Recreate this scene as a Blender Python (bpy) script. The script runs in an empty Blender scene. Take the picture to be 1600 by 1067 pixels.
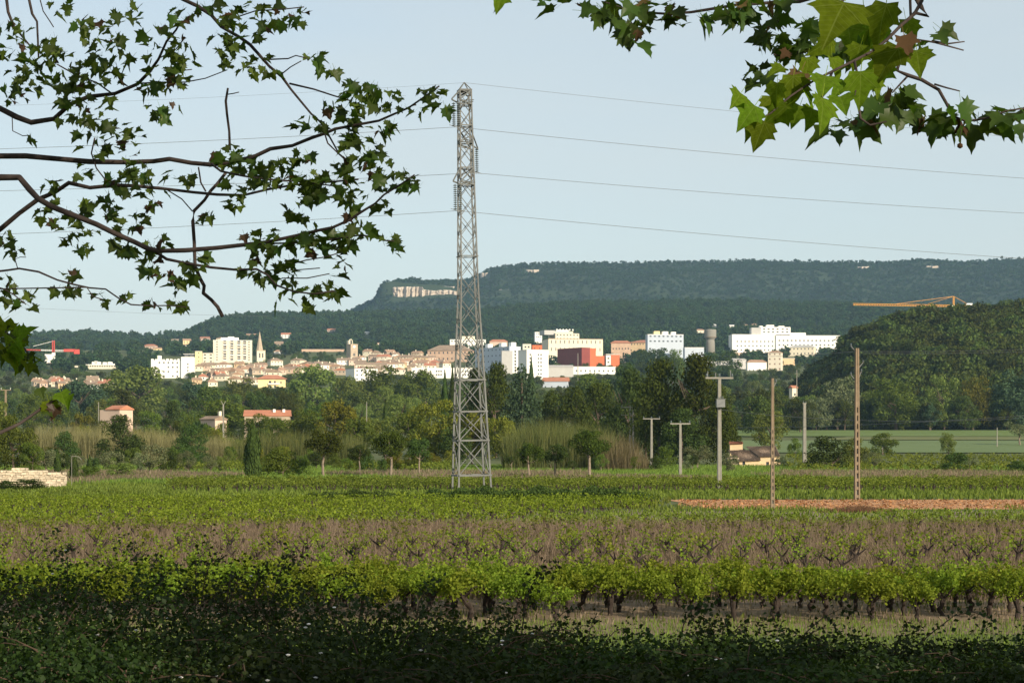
import bpy, math, random
import numpy as np
from mathutils import Vector, Matrix

random.seed(7)
RNG = np.random.default_rng(7)
SC = bpy.context.scene
COL = SC.collection

# ------------------------------------------------------------------ camera
F, YH, H = 2986.0, 690.0, 3.9          # focal length in photo pixels, horizon row, eye height
cam = bpy.data.cameras.new('camera')
cam.sensor_width = 36.0
cam.sensor_fit = 'HORIZONTAL'
cam.lens = 36.0 * F / 1600.0
cam.shift_y = (YH - 533.5) / 1600.0
cam.clip_start = 0.1
cam.clip_end = 60000
cam_o = bpy.data.objects.new('camera', cam)
cam_o.location = (0, 0, H)
cam_o.rotation_euler = (math.pi / 2, 0, 0)
COL.objects.link(cam_o)
SC.camera = cam_o

# ------------------------------------------------------------------ sky and sun
SUN_AZ = math.radians(140.0)           # clockwise from +Y (the view direction): behind, to the right
SUN_EL = math.radians(20.0)
world = bpy.data.worlds.new('World')
SC.world = world
world.use_nodes = True
nt = world.node_tree
bg = nt.nodes['Background']
sky = nt.nodes.new('ShaderNodeTexSky')
sky.sky_type = 'NISHITA'
sky.sun_disc = False
sky.sun_elevation = SUN_EL
sky.sun_rotation = SUN_AZ
sky.altitude = 60
sky.air_density = 1.0
sky.dust_density = 1.2
sky.ozone_density = 1.0
# thin even veil of high cloud over the blue
veil = nt.nodes.new('ShaderNodeMix'); veil.data_type = 'RGBA'
wc = nt.nodes.new('ShaderNodeTexCoord'); wm_ = nt.nodes.new('ShaderNodeMapping'); wn = nt.nodes.new('ShaderNodeTexNoise'); wr = nt.nodes.new('ShaderNodeMapRange')
wm_.inputs['Scale'].default_value = (1.5, 1.5, 7.0)
wn.inputs['Scale'].default_value = 1.6; wn.inputs['Detail'].default_value = 5
wr.inputs['From Min'].default_value = 0.3; wr.inputs['From Max'].default_value = 0.7
wr.inputs['To Min'].default_value = 0.48; wr.inputs['To Max'].default_value = 0.78
nt.links.new(wc.outputs['Generated'], wm_.inputs['Vector']); nt.links.new(wm_.outputs['Vector'], wn.inputs['Vector'])
nt.links.new(wn.outputs['Fac'], wr.inputs['Value']); nt.links.new(wr.outputs['Result'], veil.inputs['Factor'])
nt.links.new(sky.outputs['Color'], veil.inputs['A']); veil.inputs['B'].default_value = (4.35, 4.65, 4.6, 1)
nt.links.new(veil.outputs['Result'], bg.inputs['Color'])
bg.inputs['Strength'].default_value = 0.12

sun = bpy.data.lights.new('sun', 'SUN')
sun.energy = 5.0
sun.angle = math.radians(0.6)
sun.color = (1.0, 0.87, 0.68)
sun_o = bpy.data.objects.new('sun', sun)
sd = Vector((math.sin(SUN_AZ) * math.cos(SUN_EL), math.cos(SUN_AZ) * math.cos(SUN_EL), math.sin(SUN_EL)))
sun_o.rotation_euler = sd.to_track_quat('Z', 'Y').to_euler()
sun_o.location = sd * 200
COL.objects.link(sun_o)

SC.view_settings.view_transform = 'Standard'
SC.view_settings.look = 'None'
SC.view_settings.exposure = 0.45
SC.view_settings.gamma = 1.0
SC.cycles.use_denoising = True
try:
    SC.cycles.denoiser = 'OPENIMAGEDENOISE'
    SC.cycles.denoising_input_passes = 'RGB_ALBEDO_NORMAL'
except Exception:
    pass
SC.cycles.max_bounces = 5
SC.cycles.diffuse_bounces = 3
SC.cycles.glossy_bounces = 2
SC.cycles.transmission_bounces = 3
SC.cycles.volume_bounces = 0
SC.cycles.transparent_max_bounces = 6

# ------------------------------------------------------------------ small helpers
def P(x, y, Y):
    """photo column/row at depth Y metres -> point in the place"""
    return Vector(((x - 800) / F * Y, Y, H + (YH - y) / F * Y))

def PX(x, Y):
    return (x - 800) / F * Y

def lerp(a, b, t):
    return a + (b - a) * t

GK_Y = [-400, 9, 13, 20, 27, 32, 300, 400, 600, 750, 1000, 1300, 1500, 1600, 1700, 1900, 2000, 2150, 2300, 2800, 3600, 5000, 9000, 20000]
GK_Z = [2.25, 2.25, 2.0, 1.05, 0.35, 0.0, 0.0, 0.6, 5.2, 8.4, 14.0, 30.0, 50.0, 58.0, 66.0, 80.0, 88.0, 104.0, 114.0, 114.0, 100.0, 100.0, 100.0, 100.0]
def ground(x, y):
    return float(np.interp(y, GK_Y, GK_Z))

def tag(o, label=None, cat=None, group=None, kind=None):
    if label: o['label'] = label
    if cat: o['category'] = cat
    if group: o['group'] = group
    if kind: o['kind'] = kind
    return o

def empty(name, loc, rz=0.0, scale=None):
    o = bpy.data.objects.new(name, None)
    o.empty_display_size = 0.2
    o.location = loc
    o.rotation_euler = (0, 0, rz)
    if scale is not None: o.scale = scale
    COL.objects.link(o)
    return o

def link(name, mesh, parent=None, loc=None, rot=None, scale=None):
    o = bpy.data.objects.new(name, mesh)
    if parent is not None: o.parent = parent
    if loc is not None: o.location = loc
    if rot is not None: o.rotation_euler = rot
    if scale is not None: o.scale = scale
    COL.objects.link(o)
    return o

class MB:
    """collects pieces of one mesh"""
    def __init__(s):
        s.v, s.f = [], []
    def add(s, vs, fs):
        n = len(s.v)
        s.v.extend([tuple(p) for p in vs])
        s.f.extend([tuple(i + n for i in f) for f in fs])
        return s
    def box(s, x0, x1, y0, y1, z0, z1):
        v = [(x0, y0, z0), (x1, y0, z0), (x1, y1, z0), (x0, y1, z0), (x0, y0, z1), (x1, y0, z1), (x1, y1, z1), (x0, y1, z1)]
        return s.add(v, [(0, 3, 2, 1), (4, 5, 6, 7), (0, 1, 5, 4), (1, 2, 6, 5), (2, 3, 7, 6), (3, 0, 4, 7)])
    def bar(s, a, b, w, d=None, up=(0, 0, 1)):
        a, b = Vector(a), Vector(b)
        d = w if d is None else d
        t = (b - a).normalized()
        u = Vector(up)
        if abs(t.dot(u)) > 0.97: u = Vector((1, 0, 0))
        r = t.cross(u).normalized(); u = r.cross(t).normalized()
        v = []
        for p in (a, b):
            for (i, j) in ((-1, -1), (1, -1), (1, 1), (-1, 1)):
                v.append(p + r * (w / 2 * i) + u * (d / 2 * j))
        return s.add(v, [(0, 1, 2, 3), (7, 6, 5, 4), (0, 4, 5, 1), (1, 5, 6, 2), (2, 6, 7, 3), (3, 7, 4, 0)])
    def tube(s, pts, radii, n=6, cap=True):
        pts = [Vector(p) for p in pts]
        if not hasattr(radii, '__len__'): radii = [radii] * len(pts)
        rings = []
        ref = Vector((0.31, 0.2, 0.93)).normalized()
        for i, p in enumerate(pts):
            t = (pts[min(i + 1, len(pts) - 1)] - pts[max(i - 1, 0)])
            if t.length < 1e-9: t = Vector((0, 0, 1))
            t.normalize()
            r = t.cross(ref)
            if r.length < 1e-3: r = t.cross(Vector((1, 0, 0)))
            r.normalize(); u = r.cross(t).normalized()
            rings.append([p + (r * math.cos(k * 2 * math.pi / n) + u * math.sin(k * 2 * math.pi / n)) * radii[i] for k in range(n)])
        vs = [q for rg in rings for q in rg]
        fs = []
        for i in range(len(pts) - 1):
            for k in range(n):
                k2 = (k + 1) % n
                fs.append((i * n + k, i * n + k2, (i + 1) * n + k2, (i + 1) * n + k))
        if cap:
            fs.append(tuple(reversed(range(n))))
            fs.append(tuple(range((len(pts) - 1) * n, len(pts) * n)))
        return s.add(vs, fs)
    def lathe(s, c, prof, n=12):
        """prof: (radius, z) pairs"""
        vs, fs = [], []
        for (r, z) in prof:
            for k in range(n):
                a = k * 2 * math.pi / n
                vs.append((c[0] + r * math.cos(a), c[1] + r * math.sin(a), c[2] + z))
        for i in range(len(prof) - 1):
            for k in range(n):
                k2 = (k + 1) % n
                fs.append((i * n + k, i * n + k2, (i + 1) * n + k2, (i + 1) * n + k))
        fs.append(tuple(reversed(range(n)))); fs.append(tuple(range((len(prof) - 1) * n, len(prof) * n)))
        return s.add(vs, fs)
    def mesh(s, name, mat, smooth=False):
        m = bpy.data.meshes.new(name)
        m.from_pydata(s.v, [], s.f)
        if mat: m.materials.append(mat)
        if smooth:
            m.polygons.foreach_set('use_smooth', [True] * len(m.polygons))
        m.update()
        return m
    def build(s, name, mat, parent=None, smooth=False, **k):
        return link(name, s.mesh(name, mat, smooth), parent, **k)

def np_mesh(name, verts, faces, mat):
    """fast mesh from (N,3) verts and (M,k) faces, k constant"""
    m = bpy.data.meshes.new(name)
    verts = np.asarray(verts, np.float32); faces = np.asarray(faces, np.int32)
    nf, k = faces.shape
    m.vertices.add(len(verts)); m.vertices.foreach_set('co', verts.ravel())
    m.loops.add(nf * k); m.loops.foreach_set('vertex_index', faces.ravel())
    m.polygons.add(nf)
    m.polygons.foreach_set('loop_start', np.arange(0, nf * k, k, dtype=np.int32))
    m.update(calc_edges=True)
    m.validate()
    if mat: m.materials.append(mat)
    return m

def unit(a):
    return a / np.maximum(np.linalg.norm(a, axis=-1, keepdims=True), 1e-9)

def leaf_cards(pos, nrm, size, rng, aspect=0.62, tip=None):
    """folded diamond leaves (two triangles each): pos (N,3), nrm (N,3), size (N,)"""
    n = len(pos)
    t = unit(rng.normal(size=(n, 3))) if tip is None else unit(tip + 0.35 * rng.normal(size=(n, 3)))
    nrm = unit(nrm)
    t = unit(t - nrm * np.sum(t * nrm, 1, keepdims=True))
    b = np.cross(nrm, t)
    s = size[:, None]
    a0 = pos - t * s * 0.5
    a1 = pos + b * s * 0.5 * aspect + nrm * s * 0.10
    a2 = pos + t * s * 0.5
    a3 = pos - b * s * 0.5 * aspect + nrm * s * 0.10
    v = np.stack([a0, a1, a2, a3], 1).reshape(-1, 3)
    i = np.arange(n)[:, None] * 4
    f = np.concatenate([i + np.array([[0, 1, 2]]), i + np.array([[0, 2, 3]])], 1).reshape(-1, 3)
    return v, f

# ------------------------------------------------------------------ materials
MATS = {}
def mat(name, col, rough=0.9, noise=0.0, nscale=5.0, spec=0.2, bump=0.0, metal=0.0, col2=None, island=0.0):
    if name in MATS: return MATS[name]
    m = bpy.data.materials.new(name); m.use_nodes = True
    t = m.node_tree; b = t.nodes['Principled BSDF']
    b.inputs['Roughness'].default_value = rough
    b.inputs['Metallic'].default_value = metal
    b.inputs['Specular IOR Level'].default_value = spec
    b.inputs['Base Color'].default_value = (*col, 1)
    src = None
    if noise > 0 or col2 is not None:
        tc = t.nodes.new('ShaderNodeNewGeometry')
        nz = t.nodes.new('ShaderNodeTexNoise'); nz.inputs['Scale'].default_value = nscale
        nz.inputs['Detail'].default_value = 6; nz.inputs['Roughness'].default_value = 0.65
        t.links.new(tc.outputs['Position'], nz.inputs['Vector'])
        r = t.nodes.new('ShaderNodeValToRGB')
        r.color_ramp.elements[0].position = 0.3; r.color_ramp.elements[1].position = 0.7
        if col2 is None:
            c0 = [c * (1 - noise) for c in col]; c1 = [min(1, c * (1 + noise)) for c in col]
        else:
            c0, c1 = col, col2
        r.color_ramp.elements[0].color = (*c0, 1); r.color_ramp.elements[1].color = (*c1, 1)
        t.links.new(nz.outputs['Fac'], r.inputs['Fac'])
        src = r.outputs['Color']
        if bump > 0:
            bp = t.nodes.new('ShaderNodeBump'); bp.inputs['Strength'].default_value = bump
            t.links.new(nz.outputs['Fac'], bp.inputs['Height']); t.links.new(bp.outputs['Normal'], b.inputs['Normal'])
    if island > 0:
        g = t.nodes.new('ShaderNodeNewGeometry')
        mp = t.nodes.new('ShaderNodeMapRange'); mp.inputs['To Min'].default_value = 1 - island; mp.inputs['To Max'].default_value = 1 + island
        t.links.new(g.outputs['Random Per Island'], mp.inputs['Value'])
        hs = t.nodes.new('ShaderNodeHueSaturation')
        if src: t.links.new(src, hs.inputs['Color'])
        else: hs.inputs['Color'].default_value = (*col, 1)
        t.links.new(mp.outputs['Result'], hs.inputs['Value'])
        src = hs.outputs['Color']
    if src: t.links.new(src, b.inputs['Base Color'])
    MATS[name] = m
    return m

def add_veins(m):
    """paler midrib and side veins, from the leaf's own coordinates"""
    t = m.node_tree; hs = [n for n in t.nodes if n.type == 'HUE_SAT'][0]
    tc = t.nodes.new('ShaderNodeTexCoord'); sp = t.nodes.new('ShaderNodeSeparateXYZ'); t.links.new(tc.outputs['Object'], sp.inputs[0])
    def mth(op, a, b=None):
        n = t.nodes.new('ShaderNodeMath'); n.operation = op
        for i, q in enumerate((a, b)):
            if q is None: continue
            if isinstance(q, (int, float)): n.inputs[i].default_value = q
            else: t.links.new(q, n.inputs[i])
        return n.outputs[0]
    ax = mth('ABSOLUTE', sp.outputs['X']); y = sp.outputs['Y']; acc = None
    for (a, w) in ((0.0, .014), (math.radians(46), .010), (math.radians(88), .009)):
        d = mth('ABSOLUTE', mth('SUBTRACT', mth('MULTIPLY', ax, math.cos(a)), mth('MULTIPLY', mth('SUBTRACT', y, .05), math.sin(a))))
        v = mth('LESS_THAN', d, w); acc = v if acc is None else mth('MAXIMUM', acc, v)
    # fine side veins
    sv = mth('LESS_THAN', mth('ABSOLUTE', mth('SUBTRACT', mth('FRACT', mth('MULTIPLY', mth('SUBTRACT', y, mth('MULTIPLY', ax, .8)), 9.0)), .5)), .07)
    acc = mth('MAXIMUM', acc, mth('MULTIPLY', sv, .45))
    nz = t.nodes.new('ShaderNodeTexNoise'); nz.inputs['Scale'].default_value = 5.0; nz.inputs['Detail'].default_value = 4; t.links.new(tc.outputs['Object'], nz.inputs['Vector'])
    mx = t.nodes.new('ShaderNodeMix'); mx.data_type = 'RGBA'; mx.blend_type = 'MULTIPLY'; mx.inputs['Factor'].default_value = 1.0
    mr = t.nodes.new('ShaderNodeMapRange'); mr.inputs['From Min'].default_value = .3; mr.inputs['From Max'].default_value = .7; mr.inputs['To Min'].default_value = .7; mr.inputs['To Max'].default_value = 1.2
    t.links.new(nz.outputs['Fac'], mr.inputs['Value'])
    outs = [l for l in t.links if l.from_node == hs]; tos = [l.to_socket for l in outs]
    t.links.new(hs.outputs['Color'], mx.inputs['A']); t.links.new(mr.outputs['Result'], mx.inputs['B'])
    m2 = t.nodes.new('ShaderNodeMix'); m2.data_type = 'RGBA'; t.links.new(mth('MULTIPLY', acc, .26), m2.inputs['Factor'])
    t.links.new(mx.outputs['Result'], m2.inputs['A']); m2.inputs['B'].default_value = (0.26, 0.31, 0.09, 1)
    for s in tos: t.links.new(m2.outputs['Result'], s)

def foliage(name, col, col2=None, trans=0.35, obj_var=0.25, isl_var=0.3, hue=0.02, gloss=0.0, brown=None, brown_share=0.0):
    """leaf material: per-leaf and per-plant variation, light coming through the blade"""
    if name in MATS: return MATS[name]
    m = bpy.data.materials.new(name); m.use_nodes = True
    t = m.node_tree; t.nodes.clear()
    out = t.nodes.new('ShaderNodeOutputMaterial')
    g = t.nodes.new('ShaderNodeNewGeometry'); oi = t.nodes.new('ShaderNodeObjectInfo')
    mx = t.nodes.new('ShaderNodeMix'); mx.data_type = 'RGBA'
    mx.inputs['A'].default_value = (*col, 1); mx.inputs['B'].default_value = (*(col2 or [c * 1.25 for c in col]), 1)
    t.links.new(g.outputs['Random Per Island'], mx.inputs['Factor'])
    src = mx.outputs['Result']
    if brown:
        # a share of the leaves is dry
        ml = t.nodes.new('ShaderNodeMath'); ml.operation = 'MULTIPLY'; ml.inputs[1].default_value = 7.31
        fr = t.nodes.new('ShaderNodeMath'); fr.operation = 'FRACT'
        lt = t.nodes.new('ShaderNodeMath'); lt.operation = 'LESS_THAN'; lt.inputs[1].default_value = brown_share
        t.links.new(g.outputs['Random Per Island'], ml.inputs[0]); t.links.new(ml.outputs[0], fr.inputs[0]); t.links.new(fr.outputs[0], lt.inputs[0])
        m2 = t.nodes.new('ShaderNodeMix'); m2.data_type = 'RGBA'
        t.links.new(lt.outputs[0], m2.inputs['Factor']); t.links.new(src, m2.inputs['A']); m2.inputs['B'].default_value = (*brown, 1)
        src = m2.outputs['Result']
    a = t.nodes.new('ShaderNodeMapRange'); a.inputs['To Min'].default_value = 1 - obj_var; a.inputs['To Max'].default_value = 1 + obj_var
    t.links.new(oi.outputs['Random'], a.inputs['Value'])
    ml2 = t.nodes.new('ShaderNodeMath'); ml2.operation = 'MULTIPLY'; ml2.inputs[1].default_value = 3.77
    fr2 = t.nodes.new('ShaderNodeMath'); fr2.operation = 'FRACT'
    t.links.new(g.outputs['Random Per Island'], ml2.inputs[0]); t.links.new(ml2.outputs[0], fr2.inputs[0])
    c = t.nodes.new('ShaderNodeMapRange'); c.inputs['To Min'].default_value = 1 - isl_var; c.inputs['To Max'].default_value = 1 + isl_var
    t.links.new(fr2.outputs[0], c.inputs['Value'])
    mm = t.nodes.new('ShaderNodeMath'); mm.operation = 'MULTIPLY'
    t.links.new(a.outputs['Result'], mm.inputs[0]); t.links.new(c.outputs['Result'], mm.inputs[1])
    hh = t.nodes.new('ShaderNodeMapRange'); hh.inputs['To Min'].default_value = 0.5 - hue; hh.inputs['To Max'].default_value = 0.5 + hue
    t.links.new(oi.outputs['Random'], hh.inputs['Value'])
    hs = t.nodes.new('ShaderNodeHueSaturation')
    t.links.new(hh.outputs['Result'], hs.inputs['Hue']); t.links.new(mm.outputs[0], hs.inputs['Value']); t.links.new(src, hs.inputs['Color'])
    d = t.nodes.new('ShaderNodeBsdfDiffuse'); tr = t.nodes.new('ShaderNodeBsdfTranslucent')
    t.links.new(hs.outputs['Color'], d.inputs['Color'])
    tc = t.nodes.new('ShaderNodeMix'); tc.data_type = 'RGBA'; tc.blend_type = 'MULTIPLY'; tc.inputs['Factor'].default_value = 1.0
    t.links.new(hs.outputs['Color'], tc.inputs['A']); tc.inputs['B'].default_value = (1.25, 1.3, 0.5, 1)
    t.links.new(tc.outputs['Result'], tr.inputs['Color'])
    s1 = t.nodes.new('ShaderNodeMixShader'); s1.inputs['Fac'].default_value = trans
    t.links.new(d.outputs[0], s1.inputs[1]); t.links.new(tr.outputs[0], s1.inputs[2])
    res = s1.outputs[0]
    if gloss > 0:
        gl = t.nodes.new('ShaderNodeBsdfGlossy'); gl.inputs['Roughness'].default_value = 0.45
        gl.inputs['Color'].default_value = (0.9, 0.9, 0.9, 1)
        s2 = t.nodes.new('ShaderNodeMixShader'); s2.inputs['Fac'].default_value = gloss
        t.links.new(res, s2.inputs[1]); t.links.new(gl.outputs[0], s2.inputs[2]); res = s2.outputs[0]
    t.links.new(res, out.inputs['Surface'])
    MATS[name] = m
    return m

M_BARK = mat('bark', (0.10, 0.075, 0.055), noise=0.4, nscale=6)
M_BARK_PALE = mat('pale_bark', (0.20, 0.16, 0.12), noise=0.3, nscale=4)
M_PLANE_BARK = mat('plane_bark', (0.045, 0.034, 0.03), noise=0.45, nscale=14)
M_CONC = mat('concrete', (0.22, 0.21, 0.18), noise=0.16, nscale=2.5)
M_CONC_TAN = mat('tan_concrete', (0.20, 0.155, 0.105), noise=0.2, nscale=2.5)
M_STEEL = mat('galvanised_steel', (0.135, 0.14, 0.135), rough=0.7, noise=0.25, nscale=1.2, metal=0.0, spec=0.2)
M_INSUL = mat('insulator_glass', (0.07, 0.09, 0.09), rough=0.3, spec=0.5)
M_WIRE = mat('wire', (0.16, 0.17, 0.18), rough=0.6, metal=0.3)
M_GREYBOX = mat('grey_box', (0.16, 0.17, 0.17), rough=0.5)

M_F_BROAD = foliage('leaf_broad', (0.072, 0.110, 0.020), (0.118, 0.150, 0.028))
M_F_LIME = foliage('leaf_lime', (0.11, 0.15, 0.035), (0.16, 0.19, 0.05))
M_F_DARK = foliage('leaf_dark', (0.038, 0.062, 0.018), (0.058, 0.088, 0.022), trans=0.2)
M_F_PINE = foliage('leaf_pine', (0.034, 0.050, 0.010), (0.060, 0.076, 0.014), trans=0.2)
M_F_BLUE = foliage('leaf_blue', (0.035, 0.062, 0.032), (0.06, 0.09, 0.045), trans=0.15)
M_F_GOLD = foliage('leaf_gold', (0.12, 0.14, 0.02), (0.18, 0.18, 0.03))
M_F_OLIVE = foliage('leaf_olive', (0.10, 0.125, 0.06), (0.16, 0.18, 0.09), trans=0.2)
M_F_FOREST = foliage('leaf_forest', (0.044, 0.062, 0.016), (0.078, 0.094, 0.022), trans=0.2, obj_var=0.5, hue=0.03)
M_F_FARF = foliage('leaf_far_forest', (0.024, 0.046, 0.016), (0.042, 0.068, 0.022), trans=0.15, obj_var=0.25, isl_var=0.2, hue=0.02, gloss=0.0)
M_F_VINE = foliage('leaf_vine', (0.105, 0.150, 0.018), (0.19, 0.235, 0.03), trans=0.42, obj_var=0.15)
M_F_VINE2 = foliage('leaf_vine_far', (0.095, 0.12, 0.020), (0.15, 0.175, 0.03), trans=0.35, obj_var=0.2)
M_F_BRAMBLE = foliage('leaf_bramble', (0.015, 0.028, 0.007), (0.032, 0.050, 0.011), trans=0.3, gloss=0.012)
M_F_PLANE = foliage('leaf_plane', (0.045, 0.085, 0.016), (0.085, 0.14, 0.02), trans=0.45, gloss=0.012, brown=(0.085, 0.055, 0.03), brown_share=0.08, obj_var=0.3)
M_F_PLANE_NEAR = foliage('leaf_plane_near', (0.11, 0.19, 0.014), (0.22, 0.29, 0.022), trans=0.55, gloss=0.0, obj_var=0.25)
add_veins(M_F_PLANE_NEAR)
M_GRASS = foliage('grass_blade', (0.09, 0.13, 0.025), (0.15, 0.19, 0.04), trans=0.3, gloss=0.0)
M_DRY = foliage('dry_grass_blade', (0.145, 0.115, 0.082), (0.24, 0.185, 0.135), trans=0.25, gloss=0.0)
M_REED = foliage('reed_blade', (0.13, 0.118, 0.058), (0.20, 0.172, 0.09), trans=0.25, gloss=0.0)
M_REED_G = foliage('reed_green', (0.07, 0.09, 0.028), (0.14, 0.14, 0.05), trans=0.25, gloss=0.0)

# ------------------------------------------------------------------ ground and fields
def ground_mat():
    m = mat('ground_cover', (0.060, 0.085, 0.022), col2=(0.12, 0.125, 0.045), nscale=0.12)
    return m

xs = np.unique(np.concatenate([np.linspace(-5900, -400, 16), np.linspace(-400, 400, 41), np.linspace(400, 5900, 16)]))
ys = np.array(sorted(set([q for q in GK_Y if -290 < q < 6900] + [-290, 6900, 0, 16, 24, 29, 40, 60, 90, 130, 180, 240, 500, 680, 880, 1150, 1450, 1750, 2100])), float)
gx, gy = np.meshgrid(xs, ys)
gz = np.interp(gy, GK_Y, GK_Z)
gv = np.stack([gx.ravel(), gy.ravel(), gz.ravel()], 1)
nx, ny = len(xs), len(ys)
ii = (np.arange(ny - 1)[:, None] * nx + np.arange(nx - 1)[None]).ravel()
gf = np.stack([ii, ii + 1, ii + 1 + nx, ii + nx], 1)
tag(link('ground', np_mesh('ground', gv, gf, ground_mat())), 'grassy valley floor rising gently towards the town', kind='structure')

def sheet(name, label, x0, x1, y0, y1, m, lift, taper=None, nxs=24):
    """a field laid on the ground: px columns are given at the near and far edge as metres"""
    yy = sorted(set([y0, y1] + [k for k in GK_Y if y0 < k < y1] + [k for k in ys if y0 < k < y1]))
    v, f = [], []
    for j, y in enumerate(yy):
        t = (y - y0) / (y1 - y0)
        a = lerp(x0[0], x0[1], t); b = lerp(x1[0], x1[1], t)
        for i in range(nxs + 1):
            wob = 0.35 * math.sin(i * 1.9 + j) * (1 if j in (0, len(yy) - 1) else 0)
            v.append((lerp(a, b, i / nxs), y + wob, ground(0, y) + lift))
    n = nxs + 1
    for j in range(len(yy) - 1):
        for i in range(nxs):
            f.append((j * n + i, j * n + i + 1, (j + 1) * n + i + 1, (j + 1) * n + i))
    mb = MB(); mb.add(v, f)
    return tag(mb.build(name, m), label, kind='structure')

M_SOIL = mat('vineyard_soil', (0.14, 0.10, 0.062), col2=(0.24, 0.175, 0.115), nscale=1.3, bump=0.4)
M_SOIL_DRY = mat('dry_vineyard_soil', (0.17, 0.13, 0.085), col2=(0.24, 0.18, 0.13), nscale=0.7)
M_RED = mat('red_earth', (0.38, 0.19, 0.085), col2=(0.52, 0.30, 0.155), nscale=0.9, bump=0.5)
M_CROP = mat('young_wheat', (0.10, 0.150, 0.03), col2=(0.135, 0.18, 0.045), nscale=0.05)
M_CROP2 = mat('grey_green_crop', (0.11, 0.155, 0.05), col2=(0.135, 0.18, 0.065), nscale=0.05)
M_CROP3 = mat('olive_strip', (0.11, 0.13, 0.035), col2=(0.16, 0.16, 0.055), nscale=0.3)
M_MEADOW = mat('meadow', (0.075, 0.115, 0.022), col2=(0.13, 0.15, 0.04), nscale=0.35)
sheet('vineyard_soil', 'bare brown soil under the front vine rows', (-22, -22), (22, 22), 38.5, 48, M_SOIL, 0.004)
sheet('dry_vineyard_soil', 'dry ground of the old vineyard', (-40, -60), (40, 60), 48, 108, M_SOIL_DRY, 0.008)
sheet('red_earth_field', 'strip of bare red earth beside the poles', (PX(1120, 110), PX(1040, 128)), (PX(2000, 110), PX(2000, 128)), 110, 128, M_RED, 0.02)
sheet('meadow', 'rough meadow behind the middle vineyard', (-160, -200), (160, 200), 129.8, 330, M_MEADOW, 0.012)
sheet('wheat_field', 'green wheat field below the wooded hill', (PX(1100, 600), PX(1130, 735)), (PX(2400, 600), PX(2400, 735)), 610, 735, M_CROP, 0.25)
sheet('olive_field_strip', 'olive coloured strip of field between two crops', (PX(1330, 500), PX(1330, 600)), (PX(2400, 500), PX(2400, 600)), 560, 606, M_CROP3, 0.2)
sheet('grey_green_field', 'grey green crop strip on the right', (PX(1200, 400), PX(1200, 470)), (PX(2400, 400), PX(2400, 470)), 430, 552, M_CROP2, 0.2)

# ------------------------------------------------------------------ hills
def fbm(x, y, seed, octs=5, base=400.0):
    r = np.random.default_rng(seed); o = np.zeros_like(x); a = 1.0; s = base
    for k in range(octs):
        for q in range(3):
            th, ph = r.uniform(0, 2 * math.pi, 2)
            o += a / 3 * np.sin((x * math.cos(th) + y * math.sin(th)) * 2 * math.pi / s + ph)
        a *= 0.5; s *= 0.5
    return o

def hill(name, label, cols, knots, back, m, nxc, rough, seed):
    """cols: px columns; knots: list of (array of rows over cols, depth array) from base to ridge"""
    px = np.linspace(cols[0][0], cols[0][-1], nxc)
    kz, ky = [], []
    Yr = knots[-1][1]
    for (row, dep) in knots:
        dep = np.interp(px, cols[0], dep) if hasattr(dep, '__len__') else np.full(nxc, float(dep))
        if row is None: z = np.interp(dep, GK_Y, GK_Z) - 6
        else:
            rr = np.interp(px, cols[0], row)
            z = H + (YH - rr) / F * dep
        kz.append(z); ky.append(dep)
    X = (px - 800) / F * ky[-1]
    V = []
    Zs, Ys = [], []
    for k in range(len(knots) - 1):
        n = 14
        for j in range(n):
            t = j / n
            Zs.append(lerp(kz[k], kz[k + 1], t)); Ys.append(lerp(ky[k], ky[k + 1], t))
    Zs.append(kz[-1]); Ys.append(ky[-1])
    for t in (0.25, 0.5, 1.0):
        Zs.append(lerp(kz[-1], np.minimum(kz[-1] - 40, 60.0), t ** 1.5)); Ys.append(ky[-1] + back * t)
    Z = np.array(Zs); Y = np.array(Ys); XX = np.tile(X, (len(Zs), 1))
    nr = (len(knots) - 1) * 14
    w = np.sin(np.linspace(0, math.pi, nr + 1)) ** 0.7
    wf = np.zeros(len(Zs)); wf[:nr + 1] = w
    Z = Z + rough * wf[:, None] * fbm(XX, Y, seed)
    rws = len(Zs)
    vv = np.stack([XX.ravel(), Y.ravel(), Z.ravel()], 1)
    i0 = (np.arange(rws - 1)[:, None] * nxc + np.arange(nxc - 1)[None]).ravel()
    ff = np.stack([i0, i0 + 1, i0 + 1 + nxc, i0 + nxc], 1)
    o = tag(link(name, np_mesh(name, vv, ff, m)), label, kind='structure')
    return o, XX, Y, Z, nr

def scatter_on(XX, Y, Z, nr, n, rng, skip=None, pxr=(-120, 1720)):
    """n random points on the front of a hill grid, even by area"""
    rows, colsn = nr, XX.shape[1] - 1
    P00 = np.stack([XX, Y, Z], 2)
    A = np.linalg.norm(np.cross(P00[:rows, 1:] - P00[:rows, :-1], P00[1:rows + 1, :-1] - P00[:rows, :-1]), axis=2)
    pxs = 800 + P00[:rows, :-1, 0] / P00[:rows, :-1, 1] * F
    A = np.where((pxs > pxr[0]) & (pxs < pxr[1]), A, 0)
    if skip is not None: A = np.where(skip(pxs, np.arange(rows)[:, None] + 0 * pxs), 0, A)
    p = (A / A.sum()).ravel()
    k = rng.choice(len(p), size=n, p=p)
    r, c = k // colsn, k % colsn
    u, v = rng.random(n)[:, None], rng.random(n)[:, None]
    q = (P00[r, c] * (1 - u) + P00[r, c + 1] * u) * (1 - v) + (P00[r + 1, c] * (1 - u) + P00[r + 1, c + 1] * u) * v
    return q

M_HILL = mat('wooded_slope', (0.018, 0.032, 0.012), col2=(0.030, 0.045, 0.018), nscale=0.02)
M_CLIFF = mat('limestone', (0.33, 0.27, 0.21), col2=(0.52, 0.45, 0.37), nscale=0.05)

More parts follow.
